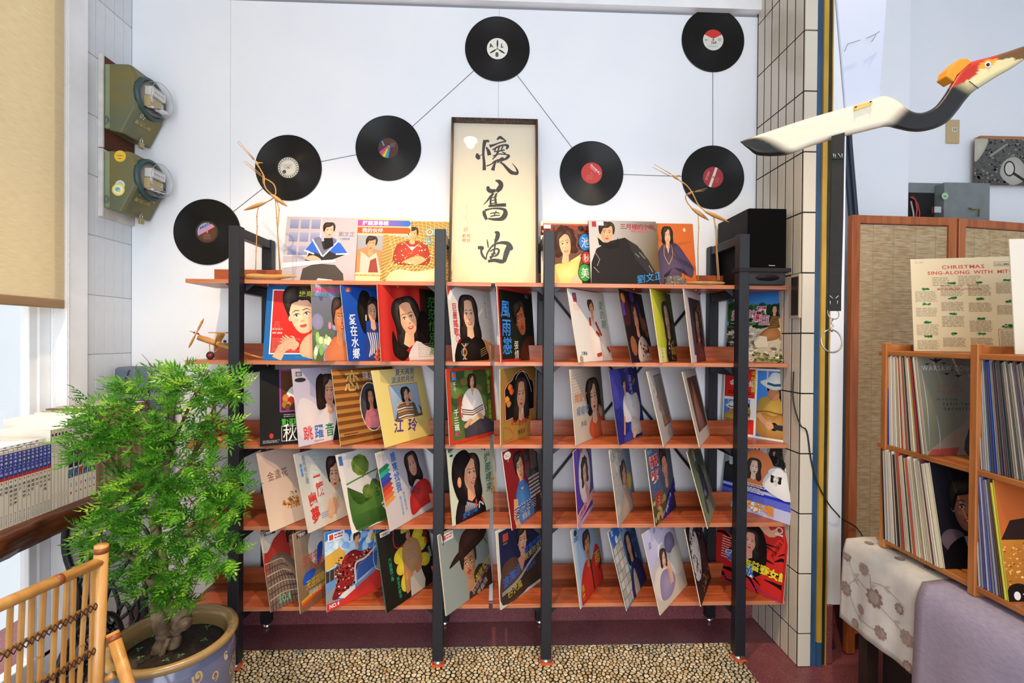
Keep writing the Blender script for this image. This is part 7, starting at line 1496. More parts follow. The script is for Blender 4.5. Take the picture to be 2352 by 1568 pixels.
def panel(e, a, b, z0, z1):
    """one leaf between plan points a and b"""
    a = Vector((a[0], a[1], 0)); b = Vector((b[0], b[1], 0)); d = (b - a).normalized(); nrm = Vector((d.y, -d.x, 0)); fw = .036
    for p in (a + d * fw / 2, b - d * fw / 2): MB().bar(p + Vector((0, 0, z0)), p + Vector((0, 0, z1)), fw, .026, up=nrm).build('stile', teak, e, bevel=.002)
    for z in (z1 - .017, z0 + .10): MB().bar(a + d * fw + Vector((0, 0, z)), b - d * fw + Vector((0, 0, z)), .024, .034, up=(0, 0, 1)).build('rail', teak, e, bevel=.002)
    MB().bar(a + d * fw + nrm * -.004 + Vector((0, 0, (z0 + z1) / 2 + .04)), b - d * fw + nrm * -.004 + Vector((0, 0, (z0 + z1) / 2 + .04)), .002, z1 - z0 - .16).build('backing_sheet', backing_m, e)
    m = MB(); z = z0 + .12; k = 0
    while z < z1 - .036:
        m.bar(a + d * fw + nrm * .001 + Vector((0, 0, z)), b - d * fw + nrm * .001 + Vector((0, 0, z)), 0.0022, .0030); z += .0048; k += 1
    tag(m.build('reed_blind', weave_m, e), kind='stuff')
    for t in (.16, .38, .62, .84):
        p = a + d * (fw + (b - a).length * .88 * t) + nrm * .0028; MB().bar(p + Vector((0, 0, z0 + .12)), p + Vector((0, 0, z1 - .036)), .0008, .0012, up=nrm).build('warp_thread', M('warp_thread', 'b0a080', .8), e)
scr = empty('folding_screen', (1.9, SCR_Y, 0), 'teak-framed folding screen filled with split bamboo reeds behind the record crates', 'folding screen')
sA = at(1953, 495, Y=SCR_Y); x1_, x2_ = at(2192, 508, Y=SCR_Y + .02).x, 2.42
panel(scr, (sA.x, SCR_Y - .0), (x1_, SCR_Y + .02), 0.003, 1.852); panel(scr, (x1_ + .012, SCR_Y + .024), (x2_, SCR_Y + .10), 0.003, 1.852); panel(scr, (x2_ + .012, SCR_Y + .095), (2.85, SCR_Y - .02), 0.003, 1.852)

# long table with two cloths ---------------------------------------------------
CX, CTZ = 1.285, 0.602
ty0 = -0.53
tbl = empty('display_table', (1.55, -1.2, 0), 'dark low table under the record crates, mostly hidden by cloths', 'table')
dk = wood('dark_table_wood', '1c100c', '28160f', '341e14', (8, 8, 8), .5)
MB().box((CX + .01, -2.0, CTZ - .04), (1.95, ty0 - .005, CTZ - .004)).build('table_top', dk, tbl)
for x in (CX + .05, 1.9):
    for y in (-1.95, ty0 - .06): MB().box((x - .02, y - .02, .0005), (x + .02, y + .02, CTZ - .04)).build('leg', dk, tbl)
MB().box((CX + .07, -1.93, .02), (1.86, ty0 - .10, .42)).build('dark_drawer_box', M('dark_cabinet', '120c0a', .5), tbl)
def cloth(name, y_far, y_near, drop_far, drop_near, mat, lb, amp, seed, z_off=0.0, x_off=0.0):
    r = random.Random(seed); n, mm = 40, 22; vs = []
    for i in range(n + 1):
        t = i / n; y = y_far + (y_near - y_far) * t; drop = drop_far + (drop_near - drop_far) * t
        for j in range(mm + 1):
            s = j / mm
            if s < .4: x = 1.93 - (1.93 - CX - .012) * (s / .4); z = CTZ + .0015 + z_off
            else:
                k = (s - .4) / .6; fold = amp * (math.sin(t * 13 + seed) * .6 + math.sin(t * 29 + 2 * seed) * .3 + math.sin(t * 5)) * min(1, k * 1.6) * (min(1, t * 8) if x_off else 1)
                x = CX + .012 - (.012 + x_off) * min(1, k * 8) - fold - .01 * k; z = CTZ + .0015 + z_off - (.010 * min(1, k * 8)) - drop * k
            vs.append((x, y, z))
    m = MB(); w_ = mm + 1
    m._add(vs, [(i * w_ + j, i * w_ + j + 1, (i + 1) * w_ + j + 1, (i + 1) * w_ + j) for i in range(n) for j in range(mm)], None, True)
    o = m.build(name, mat); sd = o.modifiers.new('thick', 'SOLIDIFY'); sd.thickness = .0012; sd.offset = 1
    return tag(o, lb, 'tablecloth')
yc_ = at(2112, 1345, X=CX).y
dropA = CTZ - at(1935, 1415, X=CX - .01).z
lace_o = cloth('floral_cloth', ty0, yc_ - .03, dropA, dropA, M('white_damask', 'd0cdc6', .8, noise=14, col2='bfbcb8', bump=(500, .15)), 'white tablecloth with taupe embroidered flowers on the far end of the table', .004, 2)
cloth('plain_cloth', yc_, -1.95, .36, .44, M('lilac_linen', 'a49cb0', .85, noise=60, col2='988fa6', bump=(700, .2), stretch=(1, 1, 4)), 'plain lilac grey tablecloth hanging in soft folds at lower right', .010, 5, .002, .011)
# embroidery: flowers on the front and the top of the white cloth
emb = MC('taupe_embroidery', .85, .2)
def bloom(a, x, y, s, k):
    c = ['8e7b76', '9a8680', '857069'][k % 3]
    for i in range(9): t = 2 * PI * i / 9 + k; a.ell(x + s * .62 * math.cos(t), y + s * .62 * math.sin(t), s * .3, s * .22, c, None, t, 8)
    a.ell(x, y, s * .55, s * .55, '9c8a84'); a.ell(x - s * .1, y + s * .05, s * .34, s * .3, '84706a')
    for i in range(5): a.line([(x - s * .3 + s * .14 * i, y - s * .3), (x - s * .2 + s * .14 * i, y + s * .3)], s * .03, 'c4bab4')
def sprig(a, P, k):
    a.line(P, .006, '9c8e86', smooth=True)
    x, y = P[1]
    for s in (-1, 1): a.blob([(x, y), (x + .03, y + s * .03), (x + .07, y + s * .035), (x + .04, y + s * .01)], 'b0a49c', n=3)
FLW = []
for k, (x, y, s) in enumerate(((.06, .84, .085), (.33, .8, .085), (.5, .55, .125), (.08, .42, .1), (.32, .3, .065), (.8, .6, .065), (.6, .2, .085), (.9, .34, .095), (.93, .05, .07), (.24, .08, .06))): FLW.append(('embroidered_flower', bloom, (x, y, s, k)))
for k, P in enumerate(([(.1, .78), (.2, .66), (.4, .58)], [(.42, .78), (.44, .66), (.46, .62)], [(.56, .5), (.74, .42), (.86, .36)], [(.12, .5), (.2, .6), (.16, .66)], [(.14, .38), (.28, .2), (.56, .18)], [(.44, .7), (.62, .74), (.88, .64)])): FLW.append(('embroidered_sprig', sprig, (P, k)))
# the front print: u runs towards the camera (-Y), faces -X
hw = ty0 - (yc_ - .0)
def lay(a, name, fn):
    me = bpy.data.meshes.new(name); me.from_pydata([fn(p[0], p[1], p[2] * .00002) for p in a.v], [], a.f)
    at_ = me.color_attributes.new('Col', 'FLOAT_COLOR', 'POINT'); at_.data.foreach_set('color', [q for c in a.c for q in c[:4]]); me.materials.append(emb)
    o = bpy.data.objects.new(name, me); COL.objects.link(o); o.parent = lace_o; return o
LO = lace_o.location
def cloth_front(u, v, l):
    y = ty0 - .004 - u * (hw - .008); t = (ty0 - y) / (ty0 - (yc_ - .03)); k = 1 - v; k = max(k, .14)
    fold = .004 * (math.sin(t * 13 + 2) * .6 + math.sin(t * 29 + 4) * .3 + math.sin(t * 5)) * min(1, k * 1.6)
    return (CX - fold - .01 * k - .0032 - l - LO.x, y - LO.y, CTZ + .0015 - .010 * min(1, k * 8) - dropA * k - LO.z)
for nm_, fn_, ar_ in FLW:
    q_ = Art(1, 1); fn_(q_, *ar_); lay(q_, nm_, cloth_front)
top_fn = lambda u, v, l: (CX + .02 + v * .28 - LO.x, ty0 - .02 - u * (hw - .03) - LO.y, CTZ + .0032 + l - LO.z)
for k, (x, y, s) in enumerate(((.12, .12, .06), (.3, .3, .07), (.55, .14, .06), (.78, .3, .08))):
    q_ = Art(1, 1); bloom(q_, x, y, s, k); lay(q_, 'embroidered_flower', top_fn)
q_ = Art(1, 1); sprig(q_, [(.3, .3), (.5, .2), (.8, .28)], 1); lay(q_, 'embroidered_sprig', top_fn)

# pine record crates -------------------------------------------------------------
pine = wood('orange_pine', '9c5a28', 'b06c34', 'c08044', (9, 9, 1.2), .42, 3); pine_h = wood('orange_pine_shelf', '9c5a28', 'b06c34', 'c08044', (9, 1.2, 9), .42, 3)
KX, KD = 1.350, 0.335
yd = [-0.622, -0.932, -1.242]            # dividers
zsh = [0.640, 0.966, 1.290]              # shelf tops
ck = empty('record_rack', (KX + KD / 2, -0.93, CTZ), 'orange pine record rack with four compartments full of sleeves on the table', 'record rack')
for y in yd:
    for x in (KX, KX + KD - .03): MB().box((x, y - .011, CTZ + .006), (x + .022, y + .011, 1.318)).build('upright', pine, ck, bevel=.002)
    for z in zsh: MB().box((KX + .022, y - .008, z - .05), (KX + KD - .03, y + .008, z + .022)).build('side_slat', pine_h, ck, bevel=.001)
for z in zsh:
    MB().box((KX + .004, yd[2] - .05, z - .016), (KX + .05, yd[0] + .03, z)).build('shelf_slat', pine_h, ck, bevel=.002)
    for k in range(4): MB().box((KX + .058 + .07 * k, yd[2] - .05, z - .016), (KX + .118 + .07 * k, yd[0] + .03, z)).build('shelf_slat', pine_h, ck, bevel=.002)
for k in range(3): MB().box((KX + KD - .008, yd[2], .70 + .2 * k), (KX + KD, yd[0], .78 + .2 * k)).build('back_slat', pine_h, ck, bevel=.001)
# sleeves standing in the compartments; each is a thing
SP = {'a':['1c2c88','d6cfbc','d8d2c4','d8d2c6','c9c2ae','d6cfbc','d6cfbc','bfb090','b8a47c','c6bda4','c02820','d2c9b2','bfb090','a8483a','a89878','2c2430','d6cfbc','cab89a','d6cfbc','c8b030','7c7468','a81c20','3c4048','c4b898','d0c8b8','a89878'],'b':['141414','c8c8ca','a89878','bcbcc0','cab89a','d6d4d2','cfc6ae','6c4c34','d8d2c6','241c1a','a89878','8c6c4c','b8302a','c4b898','d6cdb8','c4b898','2c2c30','c4b898','c8442c','cfc6b0','d8d2c6','c9bfa6','c4b898','a8946c','cfc6ae','d0c8b4','c4b898','c0b090','6c2c3c','d6cfbc','d8d0bc','c4b898'],'c':['9c9ca4','9c948c','b4b4b8','9c948c','2c5c9c','4c4448','1c3c8c','8c8c90','8c8078','3c3438','5c5c60','6c3c4c','2c4440','4c4448','9c8c74','a09890','4c5c48','8c8078','a8a098','6c6460','5c4458','6c6c70','8c7c68','9c948c','3c3c44','5c5c60','a09890','a09890','6c6460','944448','6c6460','c8c04c'],'d':['a8a8b0','8c8c9c','4c4c90','9c9cac','5c5ca4','7c7c94','8c8c98','6c5044','5c4438','c8c43c']}
CNAME = {'a': 'upper left compartment of the pine rack', 'b': 'lower left compartment of the pine rack', 'c': 'upper right compartment of the pine rack', 'd': 'lower right compartment of the pine rack'}
def hue(h):
    r_, g_, b_ = [int(h[i:i + 2], 16) for i in (0, 2, 4)]; mx, mn = max(r_, g_, b_), min(r_, g_, b_)
    if mx < 70: return 'black'
    if mx - mn < 22: return 'white' if mx > 190 else 'grey'
    if r_ == mx and g_ > .8 * r_ and b_ > .7 * r_: return 'cream'
    if r_ == mx and g_ > .72 * r_: return 'yellow' if b_ < .5 * r_ else 'tan'
    if r_ == mx: return 'red' if g_ < .4 * r_ else 'brown'
    return 'blue' if b_ == mx else 'green'
def stand(key, cols, ys, z, x, th, lean0, lean1, size=.311):
    y = ys; n = len(cols); pl = lean0
    for i, c in enumerate(cols):
        t = th * (0.8 + .5 * ((i * 7) % 4) / 3); ln = lean0 + (lean1 - lean0) * i / max(1, n - 1)
        y -= size * (math.tan(ln) - math.tan(pl)); pl = ln
        # sleeve standing in the X-Z plane, spine to -X, leaning so that the top tips away from the camera
        dx = .0008 * ((i * 5) % 3); jit = .003 * ((i * 3) % 4)
        b = MB().box((0, 0, 0), (size - .004 * (i % 2), t * .82, size - jit))
        o = b.build('record_sleeve', M('spine_' + c, c, .5, noise=60, col2=c, bump=(80, .1)), origin=(0, 0, 0), bevel=.0007)
        o.rotation_euler = (-ln, 0, 0); o.location = (x + dx, y - t, z + .0006 + math.sin(max(ln, 0)) * 0 + (math.sin(-ln) * t if ln < 0 else 0))
        tag(o, hue(c) + '-spined sleeve, ' + ORD[i] + ' from left, ' + CNAME[key], 'record sleeve', 'records in the ' + CNAME[key])
        y -= t / math.cos(ln) + .0004
    return y
ya_ = stand('a', SP['a'], yd[0] - .012, zsh[1], KX + .006, .0036, .02, .14)
yb_ = stand('b', SP['b'], yd[0] - .012, zsh[0], KX - .004, .0046, .05, .18)
yc2 = stand('c', SP['c'], yd[1] - .013, zsh[1], KX + .010, .0042, .06, .18)
yd2 = stand('d', SP['d'], yd[1] - .015, zsh[0], KX + .006, .0042, .06, .14)
def facing(y, z, ln, fn, lb, x=KX + .008, size=.311, rz=0.0, col='cfc7b4'):
    a = Art(); fn(a); o = MB().box((0, 0, 0), (size, .0035, size)).build('record_sleeve', M('sleeve_edge_' + col, col, .6), origin=(0, 0, 0), bevel=.0006)
    o.rotation_euler = (-ln, 0, rz); o.location = (x, y - .0045, z + .0006); tag(o, lb, 'record sleeve'); a.mesh('cover_print', print_mat, size, o); return o
def warsaw(a):
    a.field(lambda u, v: mixc(H('7d7a62'), H('9a9a94'), min(1, max(0, u * .8 + v * .2))), 6); a.poly([(0, 0), (0, .03), (.3, .24), (.42, .3), (.6, .7), (.7, .66), (.5, .2), (.45, 0)], 'a08c7c'); a.poly([(0, 0), (.05, .06), (.34, .08), (.3, 0)], 'b85448'); a.blob([(.42, 0), (.48, .3), (.6, .55), (.78, .66), (1, .5), (1, 0)], '3c4048', '5c6068')
    a.blob([(.58, .72), (.62, .8), (.72, .78), (.7, .66)], '4c4440', n=3)
    for x, y, s in ((.2, .955, .07), (.28, .93, .03), (.1, .92, .03), (.3, .82, .035), (.42, .8, .04), (.36, .86, .02)): a.line([(x - s, y + s * .3), (x, y), (x + s, y + s * .3)], [.004, s * .4, .004], '23262a'); a.line([(x, y - s * .3), (x, y + s * .4)], s * .25, '23262a')
    a.text('WARSAW CONCERTO', .04, .855, .075, 'd0d4d4', sx=.82, gap=.004); a.text('DAVID', .18, .68, .045, 'b8604c', gap=.02); a.text('HAINES', .18, .63, .045, 'b8604c', gap=.02); a.text('WITH THE', .16, .55, .03, '2c3038', gap=.01); a.text('PARIS THEATRE', .22, .5, .04, '2c3038', gap=.012); a.text('ORCHESTRA', .22, .45, .04, '2c3038', gap=.012)
    for P_ in ([(.03, .9), (.05, .5), (.03, .1)], [(.14, .4), (.15, .2), (.13, .05)], [(.5, .9), (.62, .6), (.7, .3)], [(.66, .86), (.6, .5), (.72, .2)]): a.line(P_, [.003, .010, .003], 'b4b8b6', smooth=True)
    a.speck(40, .5, .1, 1, .9, .003, .010, ['b8bcbc', 'd0d4d4', '8c9090'], 4)
def tuxedo(a):
    a.bg('17151c', '1c1a22'); a.blob([(.0, .26), (.08, .36), (.22, .34), (.26, .2), (.12, .12)], '5c4c54', '74646c'); a.blob([(.02, -.05), (.06, .18), (.24, .3), (.5, .3), (.9, .2), (.9, -.05)], '100e14', '1c1a20'); a.poly([(.24, .3), (.3, .0), (.52, .0), (.5, .28)], '8c9cb0'); a.poly([(.4, .1), (.54, .2), (.54, .04)], '101014')
    a.person(.31, .56, .33, style='man', skin='c08064', turn=.15, smile=1, shad=.45, hair='14100e', neck=False, rot=-.06)
def sunset(a):
    a.rect(0, .5, 1, 1, 'c8642c', 'b8622c'); a.rect(0, 0, 1, .5, '9c6420', 'c87c2c'); a.poly([(0, .5), (.1, .66), (.24, .68), (.34, .6), (.44, .52), (.46, .5)], '2c1a14'); a.speck(260, 0, .02, 1, .48, .004, .014, ['e8b060', 'f0c478', 'd89440', '7c4c1c'], 6); a.blob([(0, 0), (.02, .12), (.14, .14), (.24, .04), (.2, -.02)], '1c1210', n=3)
    a.text('Songs', .36, .78, .26, 'd8cfc8', shear=.25); a.ring(.42, .84, .1, .1, .008, 'cfc6c0'); a.ring(.5, .92, .07, .06, .006, 'cfc6c0'); a.ell(.08, .045, .03, .035, 'e8e4e0'); a.text('Teftel', .13, .02, .06, 'e8e4e0', b=.02)
facing(ya_, zsh[1], .14, warsaw, 'silvery grey sleeve with pale capitals and small aeroplanes in the pine rack')
facing(yb_, zsh[0], .18, tuxedo, 'dark sleeve with a man in a dinner jacket in the pine rack')
facing(yc2, zsh[1], .18, lambda a: (a.bg('b8c8e0', '4c7cc0'), a.text('F', .05, .8, .2, 'c03050', b=.02)), 'pale blue sleeve closing the upper right row of the pine rack')
facing(yd2, zsh[0], .14, sunset, 'orange sunset sleeve with dark rocks in the lower right of the pine rack', col='c8c43c')
def backcover(a):
    a.bg('d9c9a4', 'd6c8a8'); a.text('CHRISTMAS', .28, .885, .052, 'c4504c', b=.025, sx=1.25); a.text('SING-ALONG  WITH  MITCH', .15, .825, .05, 'c4504c', b=.025, sx=1.15); a.lines(.19, .7, .37, .8, 6, '8c7c64', .35, 2); a.lines(.42, .7, .62, .81, 7, '8c7c64', .35, 3); a.text('MITCH MILLER and the gang', .23, .655, .03, 'c4605c', b=.02)
    a.frame(.735, .9, .9, .945, .003, '3c342c'); a.text('COLUMBIA', .745, .91, .026, '3c342c', b=.02); a.rect(.905, .9, .945, .95, '1c1814'); a.text('CL 1205', .04, .955, .022, '9c8c6c'); a.text('CL 1205', .88, .965, .022, '9c8c6c')
    for c, (x, tops) in enumerate(((.03, (.56, .4, .2, .05)), (.26, (.62, .46, .29, .08)), (.5, (.62, .45, .24, .08)), (.74, (.64, .42)))):
        for k, y in enumerate(tops): a.lines(x, y - .03, x + .2, y + .09 - .02 * (k % 2), 9, '8c7c60', .3, 5 + k + c * 7, .1); a.speck(14, x + .07, y + .1, x + .13, y + .115, .006, .016, ['3c8c4c', '4c9c5c'], k + c * 3)
    a.frame(.74, .03, .95, .24, .004, 'c4605c'); a.lines(.755, .045, .935, .225, 11, '8c7c60', .3, 9, .1); a.speck(30, .78, .255, .9, .29, .008, .02, ['3c8c4c', '4c9c5c', '2c7c3c'], 2)
bp0 = at(2097, 803, Z=zsh[2] + .001); bq = at(2097, 803, X=KX + .045)
o = facing(bq.y, zsh[2] + .0008, .10, backcover, 'cream back cover with red title and small print columns on the pine rack', x=bq.x, rz=-.30)
o2 = facing(at(2328, 820, X=KX + .03).y, zsh[2] + .0008, .08, lambda a: (a.bg('d6cebc', 'd2ccc0'), a.ell(.16, .72, .05, .07, '8c7c80'), a.text('Produced', .1, .42, .03, '2c2824', b=.03), a.rect(.1, .38, .5, .39, '2c2824'), a.rect(.1, .33, .16, .37, '8c8478'), a.lines(.1, .1, .4, .18, 4, '4c443c', .3)), 'cream sleeve cut by the right picture edge, on the pine rack', x=KX + .03, rz=-.2)

# switch box, socket, picture on the far wall -----------------------------------------
WY = 0.26
def wb_(x0, y0, x1, y1, d0, d1):
    a, b = at(x0, y1, Y=WY), at(x1, y0, Y=WY); return MB().box((a.x, WY - d1, a.z), (b.x, WY - d0, b.z))
grey_box = M('grey_steel_box', '7f8484', .5, noise=14, col2='747a7a')
eb = empty('fuse_box', at(2170, 520, Y=WY), 'open grey steel fuse box with a round sticker above the folding screen', 'fuse box')
wb_(2060, 424, 2250, 560, .0005, .012).build('back_plate', grey_box, eb, bevel=.002)
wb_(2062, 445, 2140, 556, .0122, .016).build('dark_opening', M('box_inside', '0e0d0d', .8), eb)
d_ = wb_(2140, 430, 2244, 556, .0125, .07).build('door', grey_box, eb, bevel=.003)
a = Art(2, 2); a.ell(1, 1, 1, 1, '6cb8a8'); a.ell(1, 1, .8, .8, 'd8d070', 'a8d0a0'); a.ell(1, .9, .5, .35, '4ca0b0'); c0 = at(2171, 450, Y=WY - .0715)
a.mesh('sticker', label_print, .038, d_, y0=0, origin=(c0.x - .019 - eb.location.x, WY - .0708 - eb.location.y, c0.z - .019 - eb.location.z))
MB().tube([at(2226, 478, Y=WY - .075), at(2236, 480, Y=WY - .09), at(2250, 480, Y=WY - .08), at(2248, 496, Y=WY - .08)], .004, 6).build('latch', M('rusty_latch', '8c7c4c', .5, .5), d_)
MB().box(tuple(at(2146, 488, Y=WY - .085)), tuple(at(2156, 476, Y=WY - .071))).build('hasp', chrome, d_)
for k, (c, P) in enumerate((('a82c38', [(2095, 450), (2108, 470), (2112, 490), (2108, 530)]), ('b8323c', [(2090, 452), (2102, 458), (2106, 480), (2100, 530)]), ('b8b0a8', [(2092, 462), (2098, 490), (2100, 530)]))):
    MB().tube([at(x, y, Y=WY - .024 - .003 * k) for x, y in P], .004, 6).build('wire', M('wire_' + c, c, .4), eb)
so = empty('wall_socket', at(2187, 330, Y=WY), 'beige wall socket plate above the fuse box', 'socket')
pl_ = wb_(2171, 276, 2202, 330, .0003, .008).build('plate', M('aged_plastic', 'c2a878', .4), so, bevel=.004, seg=2)
wb_(2182, 294, 2195, 305, .0081, .010).build('outlet', M('outlet_white', 'cfc8b4', .4), so, bevel=.001)
for x in (2186, 2190.5): wb_(x, 296.5, x + 1.3, 302, .0101, .0106).build('slot', M('slot_dark', '1c1814', .7), so)
cvs = empty('canvas_picture', at(2300, 425, Y=WY), 'black and white photograph on a canvas at the right edge', 'picture')
wb_(2236, 322, 2420, 424, .0005, .035).build('canvas_block', M('canvas_side', 'a8744c', .7), cvs)
def mono(a):
    a.bg('4c4a46', '5c5a54'); a.speck(420, 0, 0, 1.8, 1, .01, .04, ['1c1c1c', '2c2c2a', '5c5a58', '3c3c3c', '8c8a84'], 4); a.blob([(0, .5), (0, 1), (.3, 1), (.2, .7)], 'b0aa98', 'c4bea8'); a.blob([(.6, .2), (.66, .5), (.9, .62), (1.1, .5), (1.2, .2), (.9, 0)], 'a8a498', 'c0bcb0'); a.line([(.35, .62), (.75, .9)], .05, '8c8a84'); a.line([(.75, .35), (1.4, -.05)], .06, '1c1c1c'); a.ell(.8, .36, .1, .14, 'c8c4b8'); a.ring(.8, .36, .13, .17, .03, '1c1c1c')
A1_ = Art(1.8, 1); mono(A1_); pa, pb_ = at(2237, 423.5, Y=WY - .0355), at(2420, 322.5, Y=WY - .0355); A1_.mesh('photo_print', label_print, pb_.x - pa.x, cvs, y0=0, origin=(pa.x - cvs.location.x, WY - .0357 - cvs.location.y, pa.z - cvs.location.z))
# dark pipes beside the jamb, behind the crane
for k, (x0, x1) in enumerate(((1936, 1956), (1948, 1968))):
    tag(MB().tube([at(x0, 240, Y=.06), at(x0 + 4, 330, Y=.06), at(x1, 520, Y=.06), at(x1 + 8, 700, Y=.06)], .011, 8).build('cable', M('dark_blue_cable', '22303e', .5)), ('left' if k == 0 else 'right') + ' one of two dark cables running down behind the wooden crane', 'cable', 'dark cables by the jamb')
# loudspeaker wire down the pillar
wp = [at(1822, 920, X=XP - .004), at(1838, 975, Y=PY - .003), at(1853, 990, Y=PY - .006), at(1862, 1050, Y=PY - .008), at(1876, 1105, Y=PY - .01), at(1902, 1155, Y=PY - .012), at(1925, 1182, Y=PY - .0), at(1932, 1190, Y=PY + .03), at(1962, 1207, Y=SCR_Y - .02), at(1978, 1226, Y=SCR_Y - .03), at(1985, 1245, Y=SCR_Y - .04)]
wp = [wp[0] + Vector((-.0, -.0, .12))] + wp
tag(MB().tube([Vector(q) for q in smooth_path([tuple(p) for p in wp], 4)], .0028, 6).build('speaker_wire', M('black_wire', '141416', .5)), 'thin black wire trailing across the pillar edge to the screen', 'wire')

# wooden flying crane -----------------------------------------------------------------
KY = -1.02
W3 = lambda px, py, dy=0.0: at(px, py, Y=KY + dy)
# outline stations: (upper px, lower px)
UP = [(1700, 325), (1730, 314), (1780, 297), (1840, 277), (1890, 262), (1940, 248), (1990, 234), (2022, 222), (2040, 222), (2062, 232), (2085, 250), (2102, 258), (2122, 258), (2146, 246), (2166, 222), (2182, 196), (2196, 172), (2214, 150), (2238, 140), (2270, 132), (2310, 120), (2352, 106), (2420, 86), (2500, 64)]
LO_ = [(1702, 328), (1718, 341), (1744, 357), (1806, 356), (1862, 336), (1920, 318), (1970, 306), (2010, 296), (2036, 291), (2060, 296), (2090, 302), (2118, 302), (2150, 294), (2176, 280), (2198, 256), (2216, 232), (2234, 212), (2258, 196), (2290, 176), (2322, 158), (2346, 142), (2372, 126), (2430, 100), (2502, 68)]
def inpoly(x, y, P):
    c = False
    for i in range(len(P)):
        (x0, y0), (x1, y1) = P[i], P[i - 1]
        if (y0 > y) != (y1 > y) and x < (x1 - x0) * (y - y0) / (y1 - y0) + x0: c = not c
    return c
RED = [(2172, 206), (2190, 170), (2214, 140), (2245, 130), (2282, 120), (2300, 128), (2262, 142), (2252, 150), (2248, 164), (2236, 176), (2212, 190)]
EYE = [(2246, 158), (2252, 146), (2268, 137), (2292, 134), (2282, 148), (2268, 158)]
def crane_col(px, py, t):
    """painted regions: black tail tip and neck, red crown, orange eye patch, brown upper bill"""
    if px < 1850: return mixc(H('141210'), H('dad0b8'), max(0, min(1, (px - 1712 - 95 * t) / 32)))
    if px < 2150: return mixc(H('dad0ba'), H('17181a'), max(0, min(1, (px - 2048 + (py - 262) * 1.0) / 34)))
    if inpoly(px, py, EYE): return H('d8962c')
    if inpoly(px, py, RED): return H('b02a18')
    if px > 2288 and py < 140 - (px - 2288) * .22 + (8 if px > 2330 else 0): return H('6c4a22')
    if px > 2352: return H('5c3c1c')
    return mixc(H('17181a'), H('d4c998'), max(0, min(1, ((px - 2196) * .5 + (205 - py) * .9) / 34)))
vs, cs = [], []; n = len(UP); K = 14; mb = MB()
def dens(P, m=4): return smooth_path([tuple(p) for p in P], m)
U2, L2 = dens(UP, 8), dens(LO_, 8); n = len(U2)
for i in range(n):
    for j in range(2 * K):
        if j <= K: t = j / K; s = -1
        else: t = (2 * K - j) / K; s = 1
        px, py = U2[i][0] + (L2[i][0] - U2[i][0]) * t, U2[i][1] + (L2[i][1] - U2[i][1]) * t
        th = .013 * min(1, math.sin(PI * t) * 3.2) * min(1, .25 + .03 * i)
        vs.append(W3(px, py, s * th)); cs.append(crane_col(px, py, t))
fs = [(i * 2 * K + j, i * 2 * K + (j + 1) % (2 * K), (i + 1) * 2 * K + (j + 1) % (2 * K), (i + 1) * 2 * K + j) for i in range(n - 1) for j in range(2 * K)] + [tuple(range(2 * K)), tuple((n - 1) * 2 * K + j for j in range(2 * K))]
cr_e = empty('wooden_crane', W3(1990, 300), 'painted wooden crane with black neck and red crown hanging in the right foreground', 'wooden bird')
mb._add(vs, fs, cs, True); body = mb.build('body', MC('painted_crane_wood', .4, .4, bump=(60, .08)), cr_e)
# eye and patch
for r_, c_, d_y in ((.0085, 'f0ece4', .0148), (.0048, '15304c', .0162), (.003, '0a0a0a', .0176)):
    q = W3(2268, 149, -d_y + .003); b_ = MB().lathe([(.0003, 0), (r_, 0), (r_ * .9, .0022), (.0003, .0024)], q, 18, 'Y')
    if r_ > .02: b_.v = [Vector((q.x + (p.x - q.x) * 1.25, p.y, q.z + (p.z - q.z) * .62 + (p.x - q.x) * .25)) for p in b_.v]
    b_.build('eye', M('crane_paint_' + c_, c_, .35), body)
cap = [(2174, 175), (2180, 158), (2196, 142), (2206, 134), (2222, 133), (2234, 142), (2222, 152), (2200, 172), (2192, 188)]
MB().prism([W3(x, y, -.012) for x, y in cap], (0, .030, 0)).build('yellow_cap', M('yellow_cap_paint', 'd08c1e', .4), cr_e, bevel=.003, seg=2)
wing_m = M('shaded_white_wing_paint', 'b0bace', .6, noise=3, col2='a8b4ca')  # white wing coloured darker and bluish: its shadow side is in the paint
MB().prism([W3(1942, 249, .0), W3(2022, 232, .0), W3(2040, -30, -.02), W3(1919, -30, -.02)], (0, .008, 0)).build('wing', wing_m, cr_e, bevel=.002)
MB().prism([W3(1962, 243, -.0175), W3(2004, 231, -.0175), W3(2004, 240, -.0175), W3(1963, 254, -.0175)], (0, .002, 0)).build('hinge_slip', M('hinge_yellow', 'd8b060', .5), cr_e)
for x, y in ((1965, 246), (1999, 234)): MB().lathe([(.0003, 0), (.0018, 0), (.0018, .003), (.0003, .003)], W3(x, y, -.018), 8, 'Y').build('hinge_pin', iron, cr_e)
MB().tube([W3(2226, 186, -.015), W3(2236, 194, -.0165), W3(2247, 203, -.015)], .0009, 5).build('crack', iron, body)
for x0, y0, x1, y1 in ((1947, 101, 1976, 92), (1947, 101, 1940, 118), (1990, 88, 2012, 78), (2012, 78, 2020, 72), (2012, 80, 2002, 96)): MB().tube([W3(x0, y0, -.022), W3(x1, y1, -.022)], .0006, 4).build('thread_end', thread, cr_e)
MB().tube([W3(1919, -30, .02), W3(1932, 130, .018), W3(1943, 248, .012)], .0012, 5).build('hanging_cord', M('tan_cord', '6c4a2c', .8), cr_e)
